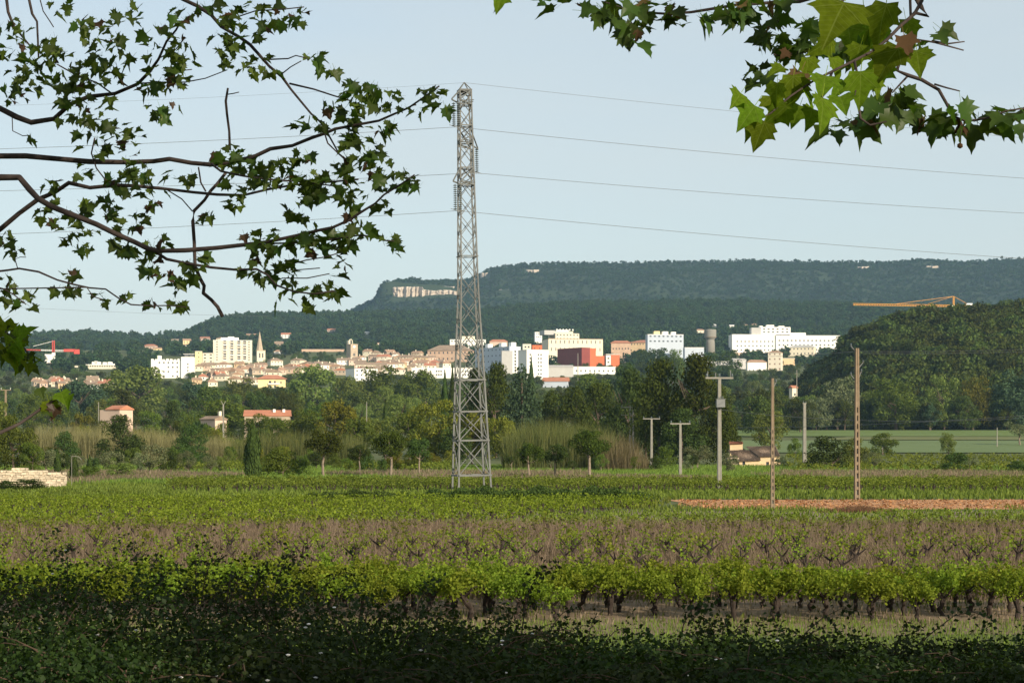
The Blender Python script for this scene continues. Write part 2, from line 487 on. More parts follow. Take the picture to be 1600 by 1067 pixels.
# far plateau with its limestone cliff
c = [-900, 300, 520, 560, 580, 605, 612, 618, 640, 700, 712, 725, 745, 756, 764, 790, 830, 900, 1000, 1200, 1300, 1390, 1420, 1500, 1600, 1900, 2500]
ridge = [q + 6 for q in [560, 545, 510, 488, 477, 462, 447, 441, 437, 434, 434, 433, 428, 422, 416, 412, 408, 406, 405, 402, 404, 405, 401, 404, 398, 396, 400]]
ctop = [570, 556, 520, 496, 484, 470, 451, 449, 449, 451, 453, 452, 450, 448, 446, 444, 440, 438, 436, 434, 436, 436, 434, 434, 430, 430, 432]
cbot = [578, 564, 528, 504, 494, 482, 475, 474, 470, 464, 462, 468, 472, 474, 474, 474, 470, 468, 466, 464, 464, 464, 462, 462, 460, 460, 462]
y1 = [4300] * len(c)
y2 = [4480 if (q < 605 or q > 718) else 4306 for q in c]
y2[5] = 4400; y2[6] = 4306
mesa, mX, mY, mZ, mnr = hill('plateau_hill', 'long flat topped wooded plateau on the horizon with a pale cliff', (c,), [(None, 3300), (cbot, y1), (ctop, y2), (ridge, 4800)], 1200, M_HILL, 420, 20.0, 3)

def rock_face(name, x0, x1, top, bot, Y, parent, n=46, rows=9, seed=1):
    r = random.Random(seed); mb = MB(); vs = []
    off = [0.0]
    for i in range(n): off.append(off[-1] * 0.6 + r.uniform(-7, 7))
    for i in range(n + 1):
        px = lerp(x0, x1, i / n)
        a = np.interp(px, *top); b = np.interp(px, *bot)
        edge = min(1.0, min(i, n - i) / 3.0)
        for j in range(rows + 1):
            t = j / rows
            dy = -14 * edge + off[i] * edge + r.uniform(-2, 2) + (4 if j in (0, rows) else 0) * 1
            vs.append(P(px + r.uniform(-.4, .4), lerp(b, a, t) + r.uniform(-.5, .5), Y + dy + 6 * t))
    fs = [(i * (rows + 1) + j, (i + 1) * (rows + 1) + j, (i + 1) * (rows + 1) + j + 1, i * (rows + 1) + j + 1) for i in range(n) for j in range(rows)]
    mb.add(vs, fs)
    return mb.build(name, M_CLIFF, parent)
tag(rock_face('cliff', 612.5, 716, ([612, 640, 660, 662, 675, 700, 716], [449, 448, 448, 452, 454, 453, 455]), ([612, 622, 640, 660, 675, 700, 716], [466, 476, 472, 469, 465, 461, 462]), 4300, mesa), 'pale vertical limestone cliff at the plateau end')
ROCKS = []
for k, (a, b, t_, q_, dd) in enumerate([(751, 762, 427, 436, 4590), (822, 842, 422, 426, 4640), (1340, 1358, 417, 419, 4690), (1448, 1466, 416, 418.5, 4690), (780, 795, 453, 456, 4400), (690, 710, 448, 449.5, 4300)]):
    best = min(((abs(YH - (mZ[r, c_] - H) / mY[r, c_] * F - (t_ + q_) / 2), mY[r, c_]) for r in range(mnr) for c_ in [int(np.argmin(np.abs(800 + mX[r] / mY[r] * F - (a + b) / 2)))]), key=lambda z_: z_[0])
    rock_face('rock_outcrop', a, b, ([a, b], [t_ - .5, t_ - .5]), ([a, b], [q_ + .5, q_ + .5]), best[1] - 4, mesa, n=8, rows=2, seed=20 + k)
    ROCKS.append((a, b, t_, q_, best[1]))

# nearer wooded ridge behind the town
c2 = [-900, -200, 0, 60, 120, 180, 240, 290, 310, 330, 345, 400, 470, 560, 620, 700, 800, 900, 1000, 1100, 1250, 1400, 1600, 2000, 2600]
r2 = [548, 532, 526, 520, 518, 520, 523, 518, 512, 503, 494, 490, 490, 489, 487, 484, 479, 473, 470, 468, 472, 476, 480, 486, 490]
r2 = [q + 5 for q in r2]
ridge2, rX, rY, rZ, rnr = hill('wooded_ridge', 'lower wooded ridge rising behind the town', (c2,), [(None, 2250), ([q + 45 for q in r2], 2650), (r2, 3200)], 900, M_HILL, 260, 11.0, 5)

# small wooded hill on the right
c3 = [1140, 1200, 1225, 1260, 1290, 1310, 1330, 1350, 1400, 1440, 1480, 1540, 1600, 1700, 2000, 2500]
r3 = [664, 640, 622, 592, 566, 548, 528, 514, 498, 490, 486, 484, 480, 480, 490, 520]
r3 = [q + 25 for q in r3]
hill3, hX, hY, hZ, hnr = hill('small_wooded_hill', 'dark green wooded hill rising beside the wheat field', (c3,), [(None, 765), ([lerp(671, q, 0.55) for q in r3], 880), (r3, 1010)], 300, M_HILL, 120, 2.0, 8)

# ------------------------------------------------------------------ tree meshes (unit height, unit width)
def trunk_mesh(name, h, r0, limbs, seed, m, bend=0.05):
    r = random.Random(seed); mb = MB()
    top = Vector((r.uniform(-bend, bend), r.uniform(-bend, bend), h))
    pts = [Vector((0, 0, -0.03)), Vector((r.uniform(-bend, bend) * .5, r.uniform(-bend, bend) * .5, h * 0.45)), top]
    mb.tube(pts, [r0 * 1.25, r0 * 0.9, r0 * 0.6], 7)
    for k in range(limbs):
        a = r.uniform(0, 6.28) + k * 2.4; rr = r.uniform(0.15, 0.33); zz = r.uniform(0.08, 0.4)
        b = pts[1].lerp(top, r.uniform(0.3, 1.0))
        e = b + Vector((math.cos(a) * rr, math.sin(a) * rr, zz))
        mb.tube([b, b.lerp(e, 0.5) + Vector((0, 0, -0.02)), e], [r0 * 0.5, r0 * 0.35, r0 * 0.12], 5)
    return mb.mesh(name, m)

def crown_mesh(name, kind, seed, n, size, m):
    rng = np.random.default_rng(seed)
    if kind == 'cypress':
        z = rng.random(n) ** 0.9; rad = 0.5 * np.minimum(1, (1 - z) * 2.2 + 0.03) * np.minimum(1, z * 6 + 0.45) * rng.uniform(0.72, 1.05, n)
        a = rng.uniform(0, 6.283, n)
        rad *= 1 + 0.18 * np.sin(a * 3 + z * 9)
        p = np.stack([rad * np.cos(a), rad * np.sin(a), z], 1)
        nr = np.stack([np.cos(a), np.sin(a), np.full(n, 0.35)], 1) + 0.5 * rng.normal(size=(n, 3))
        v, f = leaf_cards(p, nr, size * rng.uniform(0.7, 1.4, n), rng, 1.5, tip=np.tile([[0, 0, 1.0]], (n, 1)))
        return np_mesh(name, v, f, m)
    if kind == 'cedar':
        L = []
        for k in range(46):
            z = 0.06 + 0.9 * (k / 45) ** 0.95; w = 0.5 * (1 - z) ** 0.75 + 0.03
            a = k * 2.4 + rng.uniform(-.4, .4); q = w * rng.uniform(0.45, 0.8)
            L.append((q * math.cos(a), q * math.sin(a), z, w * 0.42, w * 0.42, 0.045))
    elif kind == 'umbrella':
        L = []
        for k in range(34):
            a = rng.uniform(0, 6.283); q = 0.36 * math.sqrt(rng.random())
            z = 0.68 + 0.24 * math.sqrt(max(0, 1 - (q / 0.40) ** 2)) * rng.uniform(-.85, 1.0)
            L.append((q * math.cos(a), q * math.sin(a), z, 0.13, 0.13, 0.085))
    elif kind == 'pine':
        L = []
        for k in range(60):
            z = rng.uniform(0.06, 0.93); w = 0.40 * min(1, (1.06 - z) * 1.6) * min(1, z * 3 + 0.35)
            a = rng.uniform(0, 6.283); q = w * math.sqrt(rng.random())
            s = rng.uniform(0.07, 0.13)
            L.append((q * math.cos(a), q * math.sin(a), z, s * 1.25, s * 1.25, s * 0.9))
    elif kind == 'olive':
        L = []
        for k in range(18):
            z = rng.uniform(0.34, 0.90); w = 0.38 * math.sin(math.pi * min(1, (z - 0.15) / 0.85)) ** 0.6
            a = rng.uniform(0, 6.283); q = w * math.sqrt(rng.random())
            L.append((q * math.cos(a), q * math.sin(a), z, 0.13, 0.13, 0.11))
    elif kind == 'bush':
        L = []
        for k in range(24):
            z = rng.uniform(0.08, 0.84); w = 0.40 * math.sqrt(max(0.05, 1 - z ** 2.2))
            a = rng.uniform(0, 6.283); q = w * math.sqrt(rng.random())
            L.append((q * math.cos(a), q * math.sin(a), z, 0.14, 0.14, 0.14))
    elif kind == 'small':            # compact crown for massed woods
        L = []
        for k in range(9):
            z = rng.uniform(0.3, 0.80); w = 0.30 * math.sin(math.pi * min(1, max(0.05, z)))
            a = rng.uniform(0, 6.283); q = w * math.sqrt(rng.random())
            L.append((q * math.cos(a), q * math.sin(a), z, 0.24, 0.24, 0.2))
    else:                            # broad
        L = []
        for k in range(36):
            z = rng.uniform(0.16, 0.88); w = 0.40 * math.sin(math.pi * min(1, (z * 0.86 + 0.10))) ** 0.55
            a = rng.uniform(0, 6.283); q = w * math.sqrt(rng.random())
            s = rng.uniform(0.09, 0.155)
            L.append((q * math.cos(a), q * math.sin(a), z, s, s, s * 0.85))
    L = np.array(L)
    wts = L[:, 3] * L[:, 4] + L[:, 3] * L[:, 5]
    k = rng.choice(len(L), size=n, p=wts / wts.sum())
    d = unit(rng.normal(size=(n, 3)) + np.array([0, 0, 0.25]))
    rr = rng.uniform(0.62, 1.08, n)[:, None]
    p = L[k, :3] + d * L[k, 3:] * rr
    nr = d + 0.55 * rng.normal(size=(n, 3))
    v, f = leaf_cards(p, nr, size * rng.uniform(0.6, 1.4, n), rng, 0.75)
    v[:, 2] = np.maximum(v[:, 2], 0.0)
    return np_mesh(name, v, f, m)

CROWNS, TRUNKS = {}, {}
SPEC = {'broad': (4, 5200, 0.036, M_F_BROAD), 'pine': (4, 7000, 0.030, M_F_PINE), 'umbrella': (3, 4800, 0.032, M_F_PINE), 'cypress': (2, 4200, 0.06, M_F_DARK),
        'cedar': (1, 6000, 0.032, M_F_BLUE), 'olive': (3, 2400, 0.034, M_F_OLIVE), 'bush': (3, 3600, 0.042, M_F_DARK), 'small': (3, 420, 0.10, M_F_FOREST)}
for kd, (nv, n_, s_, mm_) in SPEC.items():
    CROWNS[kd] = [crown_mesh('crown_' + kd, kd, 100 + 17 * i + len(kd), n_, s_, mm_) for i in range(nv)]
    th = {'umbrella': 0.62, 'olive': 0.42, 'bush': 0.2, 'cypress': 0.3, 'broad': 0.5, 'pine': 0.6, 'cedar': 0.85, 'small': 0.45}[kd]
    r0 = {'umbrella': 0.030, 'olive': 0.022, 'bush': 0.02, 'cypress': 0.03, 'broad': 0.022, 'pine': 0.02, 'cedar': 0.02, 'small': 0.025}[kd]
    TRUNKS[kd] = [trunk_mesh('trunk_' + kd, th, r0, {'umbrella': 5, 'olive': 5, 'bush': 4, 'cypress': 0, 'broad': 6, 'pine': 6, 'cedar': 0, 'small': 0}[kd], 5 + i, M_BARK_PALE if kd in ('olive', 'umbrella') else M_BARK) for i in range(nv)]

TREE_NAMES = {'broad': 'broadleaf_tree', 'pine': 'pine_tree', 'umbrella': 'umbrella_pine', 'cypress': 'cypress_tree', 'cedar': 'cedar_tree', 'olive': 'olive_tree', 'bush': 'bush', 'small': 'woodland_tree'}
CATS = {'broad': 'tree', 'pine': 'tree', 'umbrella': 'tree', 'cypress': 'tree', 'cedar': 'tree', 'olive': 'tree', 'bush': 'bush', 'small': 'tree'}
tree_rng = random.Random(11)
def tree(kind, loc, w, h, label, m=None, group=None, var=None):
    i = tree_rng.randrange(len(CROWNS[kind])) if var is None else var
    t = empty(TREE_NAMES[kind], loc, tree_rng.uniform(0, 6.28), (w, w, h))
    tag(t, label, CATS[kind], group)
    link('trunk', TRUNKS[kind][i], t)
    c_ = link('crown', CROWNS[kind][i], t)
    if m is not None:
        c_.material_slots[0].link = 'OBJECT'; c_.material_slots[0].material = m
    return t

def ptree(kind, x, base, top, wpx, label, m=None, Y=None, group=None, var=None):
    """tree given by the photo column, base row, top row and width; Y from the ground when not given"""
    if Y is None: Y = H * F / (base - YH)
    z0 = ground(0, Y)
    zt = H + (YH - top) / F * Y
    return tree(kind, (PX(x, Y), Y, z0), wpx / F * Y * 1.12, (zt - z0) * 1.03, label, m, group, var)

# ------------------------------------------------------------------ forests on the hills (far-off woods, one mass each)
def forest(name, label, pts, sources, scale, hscale, rng, parent=None):
    me = bpy.data.meshes.new(name); n = len(pts)
    me.vertices.add(n); me.vertices.foreach_set('co', pts.astype(np.float32).ravel())
    a = me.attributes.new('sc', 'FLOAT_VECTOR', 'POINT')
    s = rng.uniform(scale[0], scale[1], n); hz = s * rng.uniform(hscale[0], hscale[1], n)
    a.data.foreach_set('vector', np.stack([s, s, hz], 1).astype(np.float32).ravel())
    b = me.attributes.new('rot', 'FLOAT_VECTOR', 'POINT')
    b.data.foreach_set('vector', np.stack([np.zeros(n), np.zeros(n), rng.uniform(0, 6.28, n)], 1).astype(np.float32).ravel())
    q = me.attributes.new('pick', 'INT', 'POINT')
    q.data.foreach_set('value', rng.integers(0, len(sources), n).astype(np.int32))
    me.update()
    o = link(name, me, parent)
    tag(o, label, None, None, 'stuff')
    g = bpy.data.node_groups.new(name + '_nodes', 'GeometryNodeTree')
    g.interface.new_socket('Geometry', in_out='INPUT', socket_type='NodeSocketGeometry')
    g.interface.new_socket('Geometry', in_out='OUTPUT', socket_type='NodeSocketGeometry')
    gi = g.nodes.new('NodeGroupInput'); go = g.nodes.new('NodeGroupOutput')
    jn = g.nodes.new('GeometryNodeJoinGeometry')
    def attr(nm, ty):
        x = g.nodes.new('GeometryNodeInputNamedAttribute'); x.data_type = ty; x.inputs['Name'].default_value = nm; return x
    A, B, Q = attr('sc', 'FLOAT_VECTOR'), attr('rot', 'FLOAT_VECTOR'), attr('pick', 'INT')
    for k, so in enumerate(sources):
        oi = g.nodes.new('GeometryNodeObjectInfo'); oi.transform_space = 'ORIGINAL'; oi.inputs['Object'].default_value = so
        oi.inputs['As Instance'].default_value = True
        cp = g.nodes.new('FunctionNodeCompare'); cp.data_type = 'INT'; cp.operation = 'EQUAL'
        ins = [i for i in cp.inputs if i.enabled and i.type == 'INT']
        g.links.new(Q.outputs['Attribute'], ins[0]); ins[1].default_value = k
        ip = g.nodes.new('GeometryNodeInstanceOnPoints')
        g.links.new(gi.outputs[0], ip.inputs['Points']); g.links.new(oi.outputs['Geometry'], ip.inputs['Instance'])
        g.links.new(cp.outputs['Result'], ip.inputs['Selection'])
        e2r = g.nodes.new('FunctionNodeEulerToRotation')
        g.links.new(B.outputs['Attribute'], e2r.inputs[0]); g.links.new(e2r.outputs[0], ip.inputs['Rotation'])
        g.links.new(A.outputs['Attribute'], ip.inputs['Scale'])
        g.links.new(ip.outputs['Instances'], jn.inputs[0])
    g.links.new(jn.outputs[0], go.inputs[0])
    md = o.modifiers.new('scatter', 'NODES'); md.node_group = g
    return o

# real single trees whose crowns the woods repeat
def lone_crowns(m, pts, label, group, n, size, seed):
    out = []
    for k, p in enumerate(pts):
        me = crown_mesh('crown_far', 'small', seed + k, n, size, m)
        t = empty('woodland_tree', p, k * 1.3, (9, 9, 9))
        tag(t, label, 'tree', group)
        link('trunk', TRUNKS['small'][0], t)
        out.append(link('crown', me, t))
    return out
frng = np.random.default_rng(21)
def on_grid(XX, Y, Z, px, row):
    c_ = int(np.argmin(np.abs(800 + XX[row] / Y[row] * F - px)))
    return (XX[row, c_], Y[row, c_], Z[row, c_])
src_far = lone_crowns(M_F_FARF, [on_grid(mX, mY, mZ, p_, 30) for p_ in (900, 1080, 1240)], 'small dark evergreen among the woods on the plateau slope', 'woodland trees on the plateau', 46, 0.30, 900)
src_mid = lone_crowns(M_F_FARF, [on_grid(rX, rY, rZ, p_, 14) for p_ in (300, 500, 780)], 'small dark evergreen among the woods on the lower ridge', 'woodland trees on the ridge', 110, 0.20, 910)
src_near = lone_crowns(M_F_FOREST, [on_grid(hX, hY, hZ, p_, 16) for p_ in (1400, 1480, 1560)], 'leafy dark tree within the wood on the small hill', 'woodland trees on the small hill', 520, 0.095, 920)
def skip_cliff(px, row):
    return (px > 604) & (px < 720) & (row >= 13) & (row < 28)

# slope woods around the town
def ground_pts(n, x0, x1, Y0, Y1, rng):
    Y_ = rng.uniform(Y0, Y1, n); px = rng.uniform(x0, x1, n)
    return np.stack([(px - 800) / F * Y_, Y_, np.interp(Y_, GK_Y, GK_Z)], 1)
def on_slope(px, row):
    """point of the wooded ridge seen at a photo column and row"""
    best = None
    for r in range(rnr):
        c_ = int(np.argmin(np.abs(800 + rX[r] / rY[r] * F - px))); q = YH - (rZ[r, c_] - H) / rY[r, c_] * F
        if best is None or abs(q - row) < best[0]: best = (abs(q - row), rY[r, c_], rZ[r, c_])
    return best[1], best[2]

# ------------------------------------------------------------------ buildings
M_WHITE = mat('white_render', (0.80, 0.78, 0.72), noise=0.05, nscale=0.15)
M_CREAM = mat('cream_render', (0.72, 0.65, 0.50), noise=0.08, nscale=0.2)
M_BEIGE = mat('beige_render', (0.66, 0.60, 0.49), noise=0.06, nscale=0.2)
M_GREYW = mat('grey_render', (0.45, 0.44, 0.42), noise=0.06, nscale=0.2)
M_BLUEW = mat('bluish_panels', (0.48, 0.53, 0.60), noise=0.05, nscale=0.2)  # bluish wall colour, darkened to put the slab's shade into it
M_OCHRE = mat('ochre_render', (0.62, 0.45, 0.27), noise=0.1, nscale=0.2)
M_YELL = mat('yellow_render', (0.76, 0.62, 0.33), noise=0.06, nscale=0.2)
M_PINKS = mat('pink_stone', (0.50, 0.35, 0.25), noise=0.15, nscale=0.4)
M_STONE = mat('old_stone', (0.42, 0.34, 0.25), noise=0.22, nscale=0.5)
M_ORANGE = mat('orange_cladding', (0.62, 0.16, 0.07), noise=0.06, nscale=0.3)
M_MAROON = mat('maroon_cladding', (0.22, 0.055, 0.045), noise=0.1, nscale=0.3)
M_PINKW = mat('pink_render', (0.56, 0.42, 0.33), noise=0.1, nscale=0.2)
M_TILE = mat('clay_tiles', (0.30, 0.18, 0.115), col2=(0.42, 0.28, 0.19), nscale=0.35)
M_TILE_OLD = mat('old_clay_tiles', (0.21, 0.15, 0.105), col2=(0.36, 0.265, 0.19), nscale=0.5)
M_TILE_RED = mat('red_clay_tiles', (0.38, 0.145, 0.085), col2=(0.47, 0.22, 0.135), nscale=0.4)
M_FLATROOF = mat('roof_gravel', (0.42, 0.40, 0.37), noise=0.1, nscale=0.5)
M_GLASS = mat('window_glass', (0.045, 0.055, 0.07), rough=0.25, spec=0.5)
M_SHUT = mat('brown_shutter', (0.22, 0.12, 0.08), rough=0.7)
M_DARKGAP = mat('loggia_dark', (0.13, 0.13, 0.13), rough=0.8)
M_CHALK = mat('white_paint', (0.8, 0.79, 0.76), rough=0.6)
PANES = {}
def pane(w, h, m):
    k = (round(w, 2), round(h, 2), m.name)
    if k not in PANES:
        PANES[k] = MB().box(-w / 2, w / 2, 0, 0.06, 0, h).mesh('window', m)
    return PANES[k]

def wins(nx, nz, L, Ht, w=1.2, h=1.4, z0=1.2, mx=1.5, ztop=1.0, skip=()):
    """window openings on a face L x Ht: (u0,u1,v0,v1)"""
    o = []
    for i in range(nx):
        u = lerp(mx + w / 2, L - mx - w / 2, i / (nx - 1)) if nx > 1 else L / 2
        for j in range(nz):
            v = lerp(z0, Ht - ztop - h, j / (nz - 1)) if nz > 1 else z0
            if (i, j) in skip: continue
            if u - w / 2 < 0.1 or u + w / 2 > L - 0.1 or v + h > Ht - 0.1: continue
            o.append((u - w / 2, u + w / 2, v, v + h))
    return o

def face_with_holes(mb, origin, du, dn, L, z0, z1, opens, rev=0.22):
    """wall face from origin along du (unit) with real openings; dn = outward normal"""
    us = sorted(set([0, L] + [q for o in opens for q in o[:2]])); vs_ = sorted(set([z0, z1] + [q for o in opens for q in o[2:]]))
    def pt(u, v, d=0): return (origin[0] + du[0] * u - dn[0] * d, origin[1] + du[1] * u - dn[1] * d, v)
    opn = set()
    for o in opens:
        for i in range(len(us) - 1):
            if us[i] >= o[0] - 1e-6 and us[i + 1] <= o[1] + 1e-6:
                for j in range(len(vs_) - 1):
                    if vs_[j] >= o[2] - 1e-6 and vs_[j + 1] <= o[3] + 1e-6: opn.add((i, j))
    for i in range(len(us) - 1):
        for j in range(len(vs_) - 1):
            if (i, j) in opn: continue
            mb.add([pt(us[i], vs_[j]), pt(us[i + 1], vs_[j]), pt(us[i + 1], vs_[j + 1]), pt(us[i], vs_[j + 1])], [(0, 1, 2, 3)])
    for (a, b, c_, d_) in opens:
        q = [pt(a, c_), pt(b, c_), pt(b, d_), pt(a, d_)]; r = [pt(a, c_, rev), pt(b, c_, rev), pt(b, d_, rev), pt(a, d_, rev)]
        mb.add(q + r, [(0, 4, 5, 1), (1, 5, 6, 2), (2, 6, 7, 3), (3, 7, 4, 0)])

def block(parent, L, D, z0, z1, m, front=(), left=(), right=(), off=(0, 0), wm=None, rev=0.22, name='wall', glass=True, cap=True):
    """a box of walls: front along +x facing -y; openings carry panes as parts"""
    wm = wm or M_GLASS
    mb = MB(); ox, oy = off
    face_with_holes(mb, (ox, oy), (1, 0), (0, -1), L, z0, z1, list(front), rev)
    face_with_holes(mb, (ox, oy + D), (0, -1), (-1, 0), D, z0, z1, list(left), rev)
    face_with_holes(mb, (ox + L, oy), (0, 1), (1, 0), D, z0, z1, list(right), rev)
    mb.add([(ox + L, oy + D, z0), (ox, oy + D, z0), (ox, oy + D, z1), (ox + L, oy + D, z1)], [(0, 1, 2, 3)])
    if cap: mb.add([(ox, oy, z1), (ox + L, oy, z1), (ox + L, oy + D, z1), (ox, oy + D, z1)], [(0, 1, 2, 3)])
    w_ = mb.build(name, m, parent)
    for (a, b, c_, d_) in front:
        link('window', pane(b - a, d_ - c_, wm), parent, (ox + (a + b) / 2, oy + rev - 0.05, c_))
    for (a, b, c_, d_) in left:
        link('window', pane(b - a, d_ - c_, wm), parent, (ox + rev - 0.05, oy + D - (a + b) / 2, c_), (0, 0, -math.pi / 2))
    for (a, b, c_, d_) in right:
        link('window', pane(b - a, d_ - c_, wm), parent, (ox + L - rev + 0.05, oy + (a + b) / 2, c_), (0, 0, math.pi / 2))
    return w_

def flat_roof(parent, L, D, z, m=None, off=(0, 0), rim=0.5, wall=None):
    mb = MB(); ox, oy = off; t = 0.3
    mb.box(ox - .15, ox + L + .15, oy - .15, oy + D + .15, z + 0.003, z + 0.2)
    for (a, b, c_, d_) in ((ox - .15, ox + L + .15, oy - .15, oy - .15 + t), (ox - .15, ox + L + .15, oy + D + .15 - t, oy + D + .15), (ox - .15, ox - .15 + t, oy + .16, oy + D - .16), (ox + L + .15 - t, ox + L + .15, oy + .16, oy + D - .16)):
        mb.box(a, b, c_, d_, z + 0.203, z + rim)
    return mb.build('roof', m or M_FLATROOF, parent)

def hip_roof(parent, L, D, z, rise, m, over=0.6, hip=1.0, off=(0, 0), along_x=True):
    """hip=1 full hips, 0 gables"""
    ox, oy = off; a, b, c_, d_ = ox - over, ox + L + over, oy - over, oy + D + over
    mb = MB()
    if along_x:
        in_ = min((d_ - c_) / 2, (b - a) / 2 - 0.1) * hip
        r0, r1 = (a + in_, (c_ + d_) / 2, z + rise), (b - in_, (c_ + d_) / 2, z + rise)
    else:
        in_ = min((b - a) / 2, (d_ - c_) / 2 - 0.1) * hip
        r0, r1 = ((a + b) / 2, c_ + in_, z + rise), ((a + b) / 2, d_ - in_, z + rise)
    t = 0.25
    B = [(a, c_, z), (b, c_, z), (b, d_, z), (a, d_, z)]; T = [(x, y, q + t) for (x, y, q) in B]
    R = [(r0[0], r0[1], r0[2] + t), (r1[0], r1[1], r1[2] + t)]
    v = B + T + R
    if along_x: f = [(4, 5, 9, 8), (6, 7, 8, 9), (7, 4, 8), (5, 6, 9)]
    else: f = [(4, 5, 8), (5, 6, 9, 8), (6, 7, 9), (7, 4, 8, 9)]
    f += [(3, 2, 1, 0), (0, 1, 5, 4), (1, 2, 6, 5), (2, 3, 7, 6), (3, 0, 4, 7)]
    mb.add(v, f)
    return mb.build('roof', m, parent)

CLEAR = []
class Bld:
    """a building set by the photo columns of its front face at depth Y"""
    def __init__(s, name, label, cat, x0, x1, ytop, ybot, Y, phi=8.0, group=None):
        ph = math.radians(phi)
        if Y > 1250 and ybot >= 550:      # stand where the rising ground meets the visible foot
            yy = np.linspace(900, 2300, 400); rr = YH - (np.interp(yy, GK_Y, GK_Z) - H) / yy * F
            Y = float(np.interp(-(ybot - 1), -rr, yy)) + (Y % 10)
        s.X0 = PX(x0, Y); s.L = ((x1 - x0) / F * Y) / (math.cos(ph) - (x1 - 800) / F * math.sin(ph))
        s.zt = H + (YH - ytop) / F * Y
        zb = H + (YH - ybot) / F * Y
        s.zb = min(zb, ground(0, Y) + 0.0) - 1.0
        s.e = empty(name, (s.X0, Y, s.zb), ph)
        tag(s.e, label, cat, group)
        s.h = s.zt - s.zb          # wall height from the Empty
        s.v = zb - s.zb            # height of the visible foot
        s.Y = Y; s.ph = ph
        CLEAR.append([x0, x1, ytop, ybot, Y])
    def z(s, row): return H + (YH - row) / F * s.Y - s.zb
    def u(s, col): return ((col - 800) / F * s.Y - s.X0) / (math.cos(s.ph) - (col - 800) / F * math.sin(s.ph))

def chimneys(parent, spots, z, m=M_CREAM):
    for (x, y, hh) in spots: MB().box(x - .4, x + .4, y - .3, y + .3, z, z + hh).build('chimney', m, parent)

TY = 1900.0
# 1 white crenellated apartment block on the left
b = Bld('apartment_block', 'bright white apartment block with stepped parapet left of the beige tower block', 'building', 236, 283, 563, 592, 1880, 7)
block(b.e, b.L, 12, 0, b.h, M_WHITE, front=[o for o in wins(6, 5, b.L, b.h, 1.3, 1.3, b.v - 2, 2.5, 1.2, skip={(0, 0), (1, 1), (2, 0), (1, 3), (2, 3), (3, 1), (3, 0), (4, 2), (0, 2), (0, 4), (5, 0)})])
for u0 in np.linspace(0, b.L - 3, 8): MB().box(u0, u0 + 2.0, 0.3, 5, b.h + .01, b.h + random.uniform(0.9, 2.0)).build('parapet_block', M_WHITE, b.e)
MB().box(b.u(246), b.u(252), 1, 8, b.h + .01, b.h + 4).build('lift_tower', M_WHITE, b.e)
L2 = b.u(304) - b.u(283.2)
block(b.e, L2, 13, 0, b.z(557.5), M_WHITE, front=[(L2 * .5 - .6, L2 * .5 + .6, b.z(r_), b.z(r_) + 1.2) for r_ in (570, 575, 580, 586)], off=(b.u(283.2), -2.0))
for k in range(2):
    MB().box(b.u(288 + 8 * k), b.u(294 + 8 * k), 4, 7, b.z(557.4), b.z(553)).build('roof_frame', M_DARKGAP, b.e)
MB().box(b.u(286), b.u(303.5), 3.2, 7.8, b.z(553), b.z(552)).build('roof_canopy', M_GREYW, b.e)
# 2 yellow tower and cream slab
b = Bld('stair_tower', 'narrow yellow tower beside the cream slab', 'building', 305, 316, 549, 572, 1930, 12)
block(b.e, b.L, 9, 0, b.h, M_YELL, front=wins(1, 4, b.L, b.h, 1.0, 1.2, b.v, 1, 1)); flat_roof(b.e, b.L, 9, b.h)
b = Bld('apartment_slab', 'low cream slab between yellow tower and beige tower block', 'building', 316.5, 333, 552, 571, 1945, 5)
block(b.e, b.L, 10, 0, b.h, M_CREAM, front=wins(2, 4, b.L, b.h, 2.2, 1.2, b.v, 1.2, .8)); flat_roof(b.e, b.L, 10, b.h)
# 3 beige tower block with balconies
b = Bld('tower_block', 'tall beige tower block with dark balcony grid beside the church spire', 'building', 333, 394, 532, 568, 1980, 8)
op = []
for u_ in (349, 360, 371, 380):
    for j in range(8):
        zz = b.z(563 - 4.0 * j); op.append((b.u(u_), b.u(u_ + 4.5), zz, zz + 1.9))
block(b.e, b.L, 13, 0, b.h, M_BEIGE, front=op + [(b.u(388), b.u(390), b.z(563 - 4 * j), b.z(563 - 4 * j) + 1.3) for j in range(8)] + [(b.u(338), b.u(340), b.z(563 - 4 * j), b.z(563 - 4 * j) + 1.3) for j in range(8)], wm=M_DARKGAP, rev=0.9)
for u_ in (349, 360, 371, 380):
    for j in range(8):
        zz = b.z(563 - 4.0 * j); MB().box(b.u(u_) - .4, b.u(u_ + 4.5) + .4, -0.7, -0.003, zz - .25, zz + (0.75 if (j + u_) % 3 else .2)).build('balcony', M_BEIGE if j % 2 else M_CHALK, b.e)
flat_roof(b.e, b.L, 13, b.h, M_WHITE)
MB().box(b.u(345), b.u(373), 3, 10, b.h + .21, b.z(527)).build('penthouse', M_WHITE, b.e)
MB().box(b.u(356), b.u(366), 4, 9, b.z(526.9), b.z(525.5)).build('roof_plant', M_WHITE, b.e)
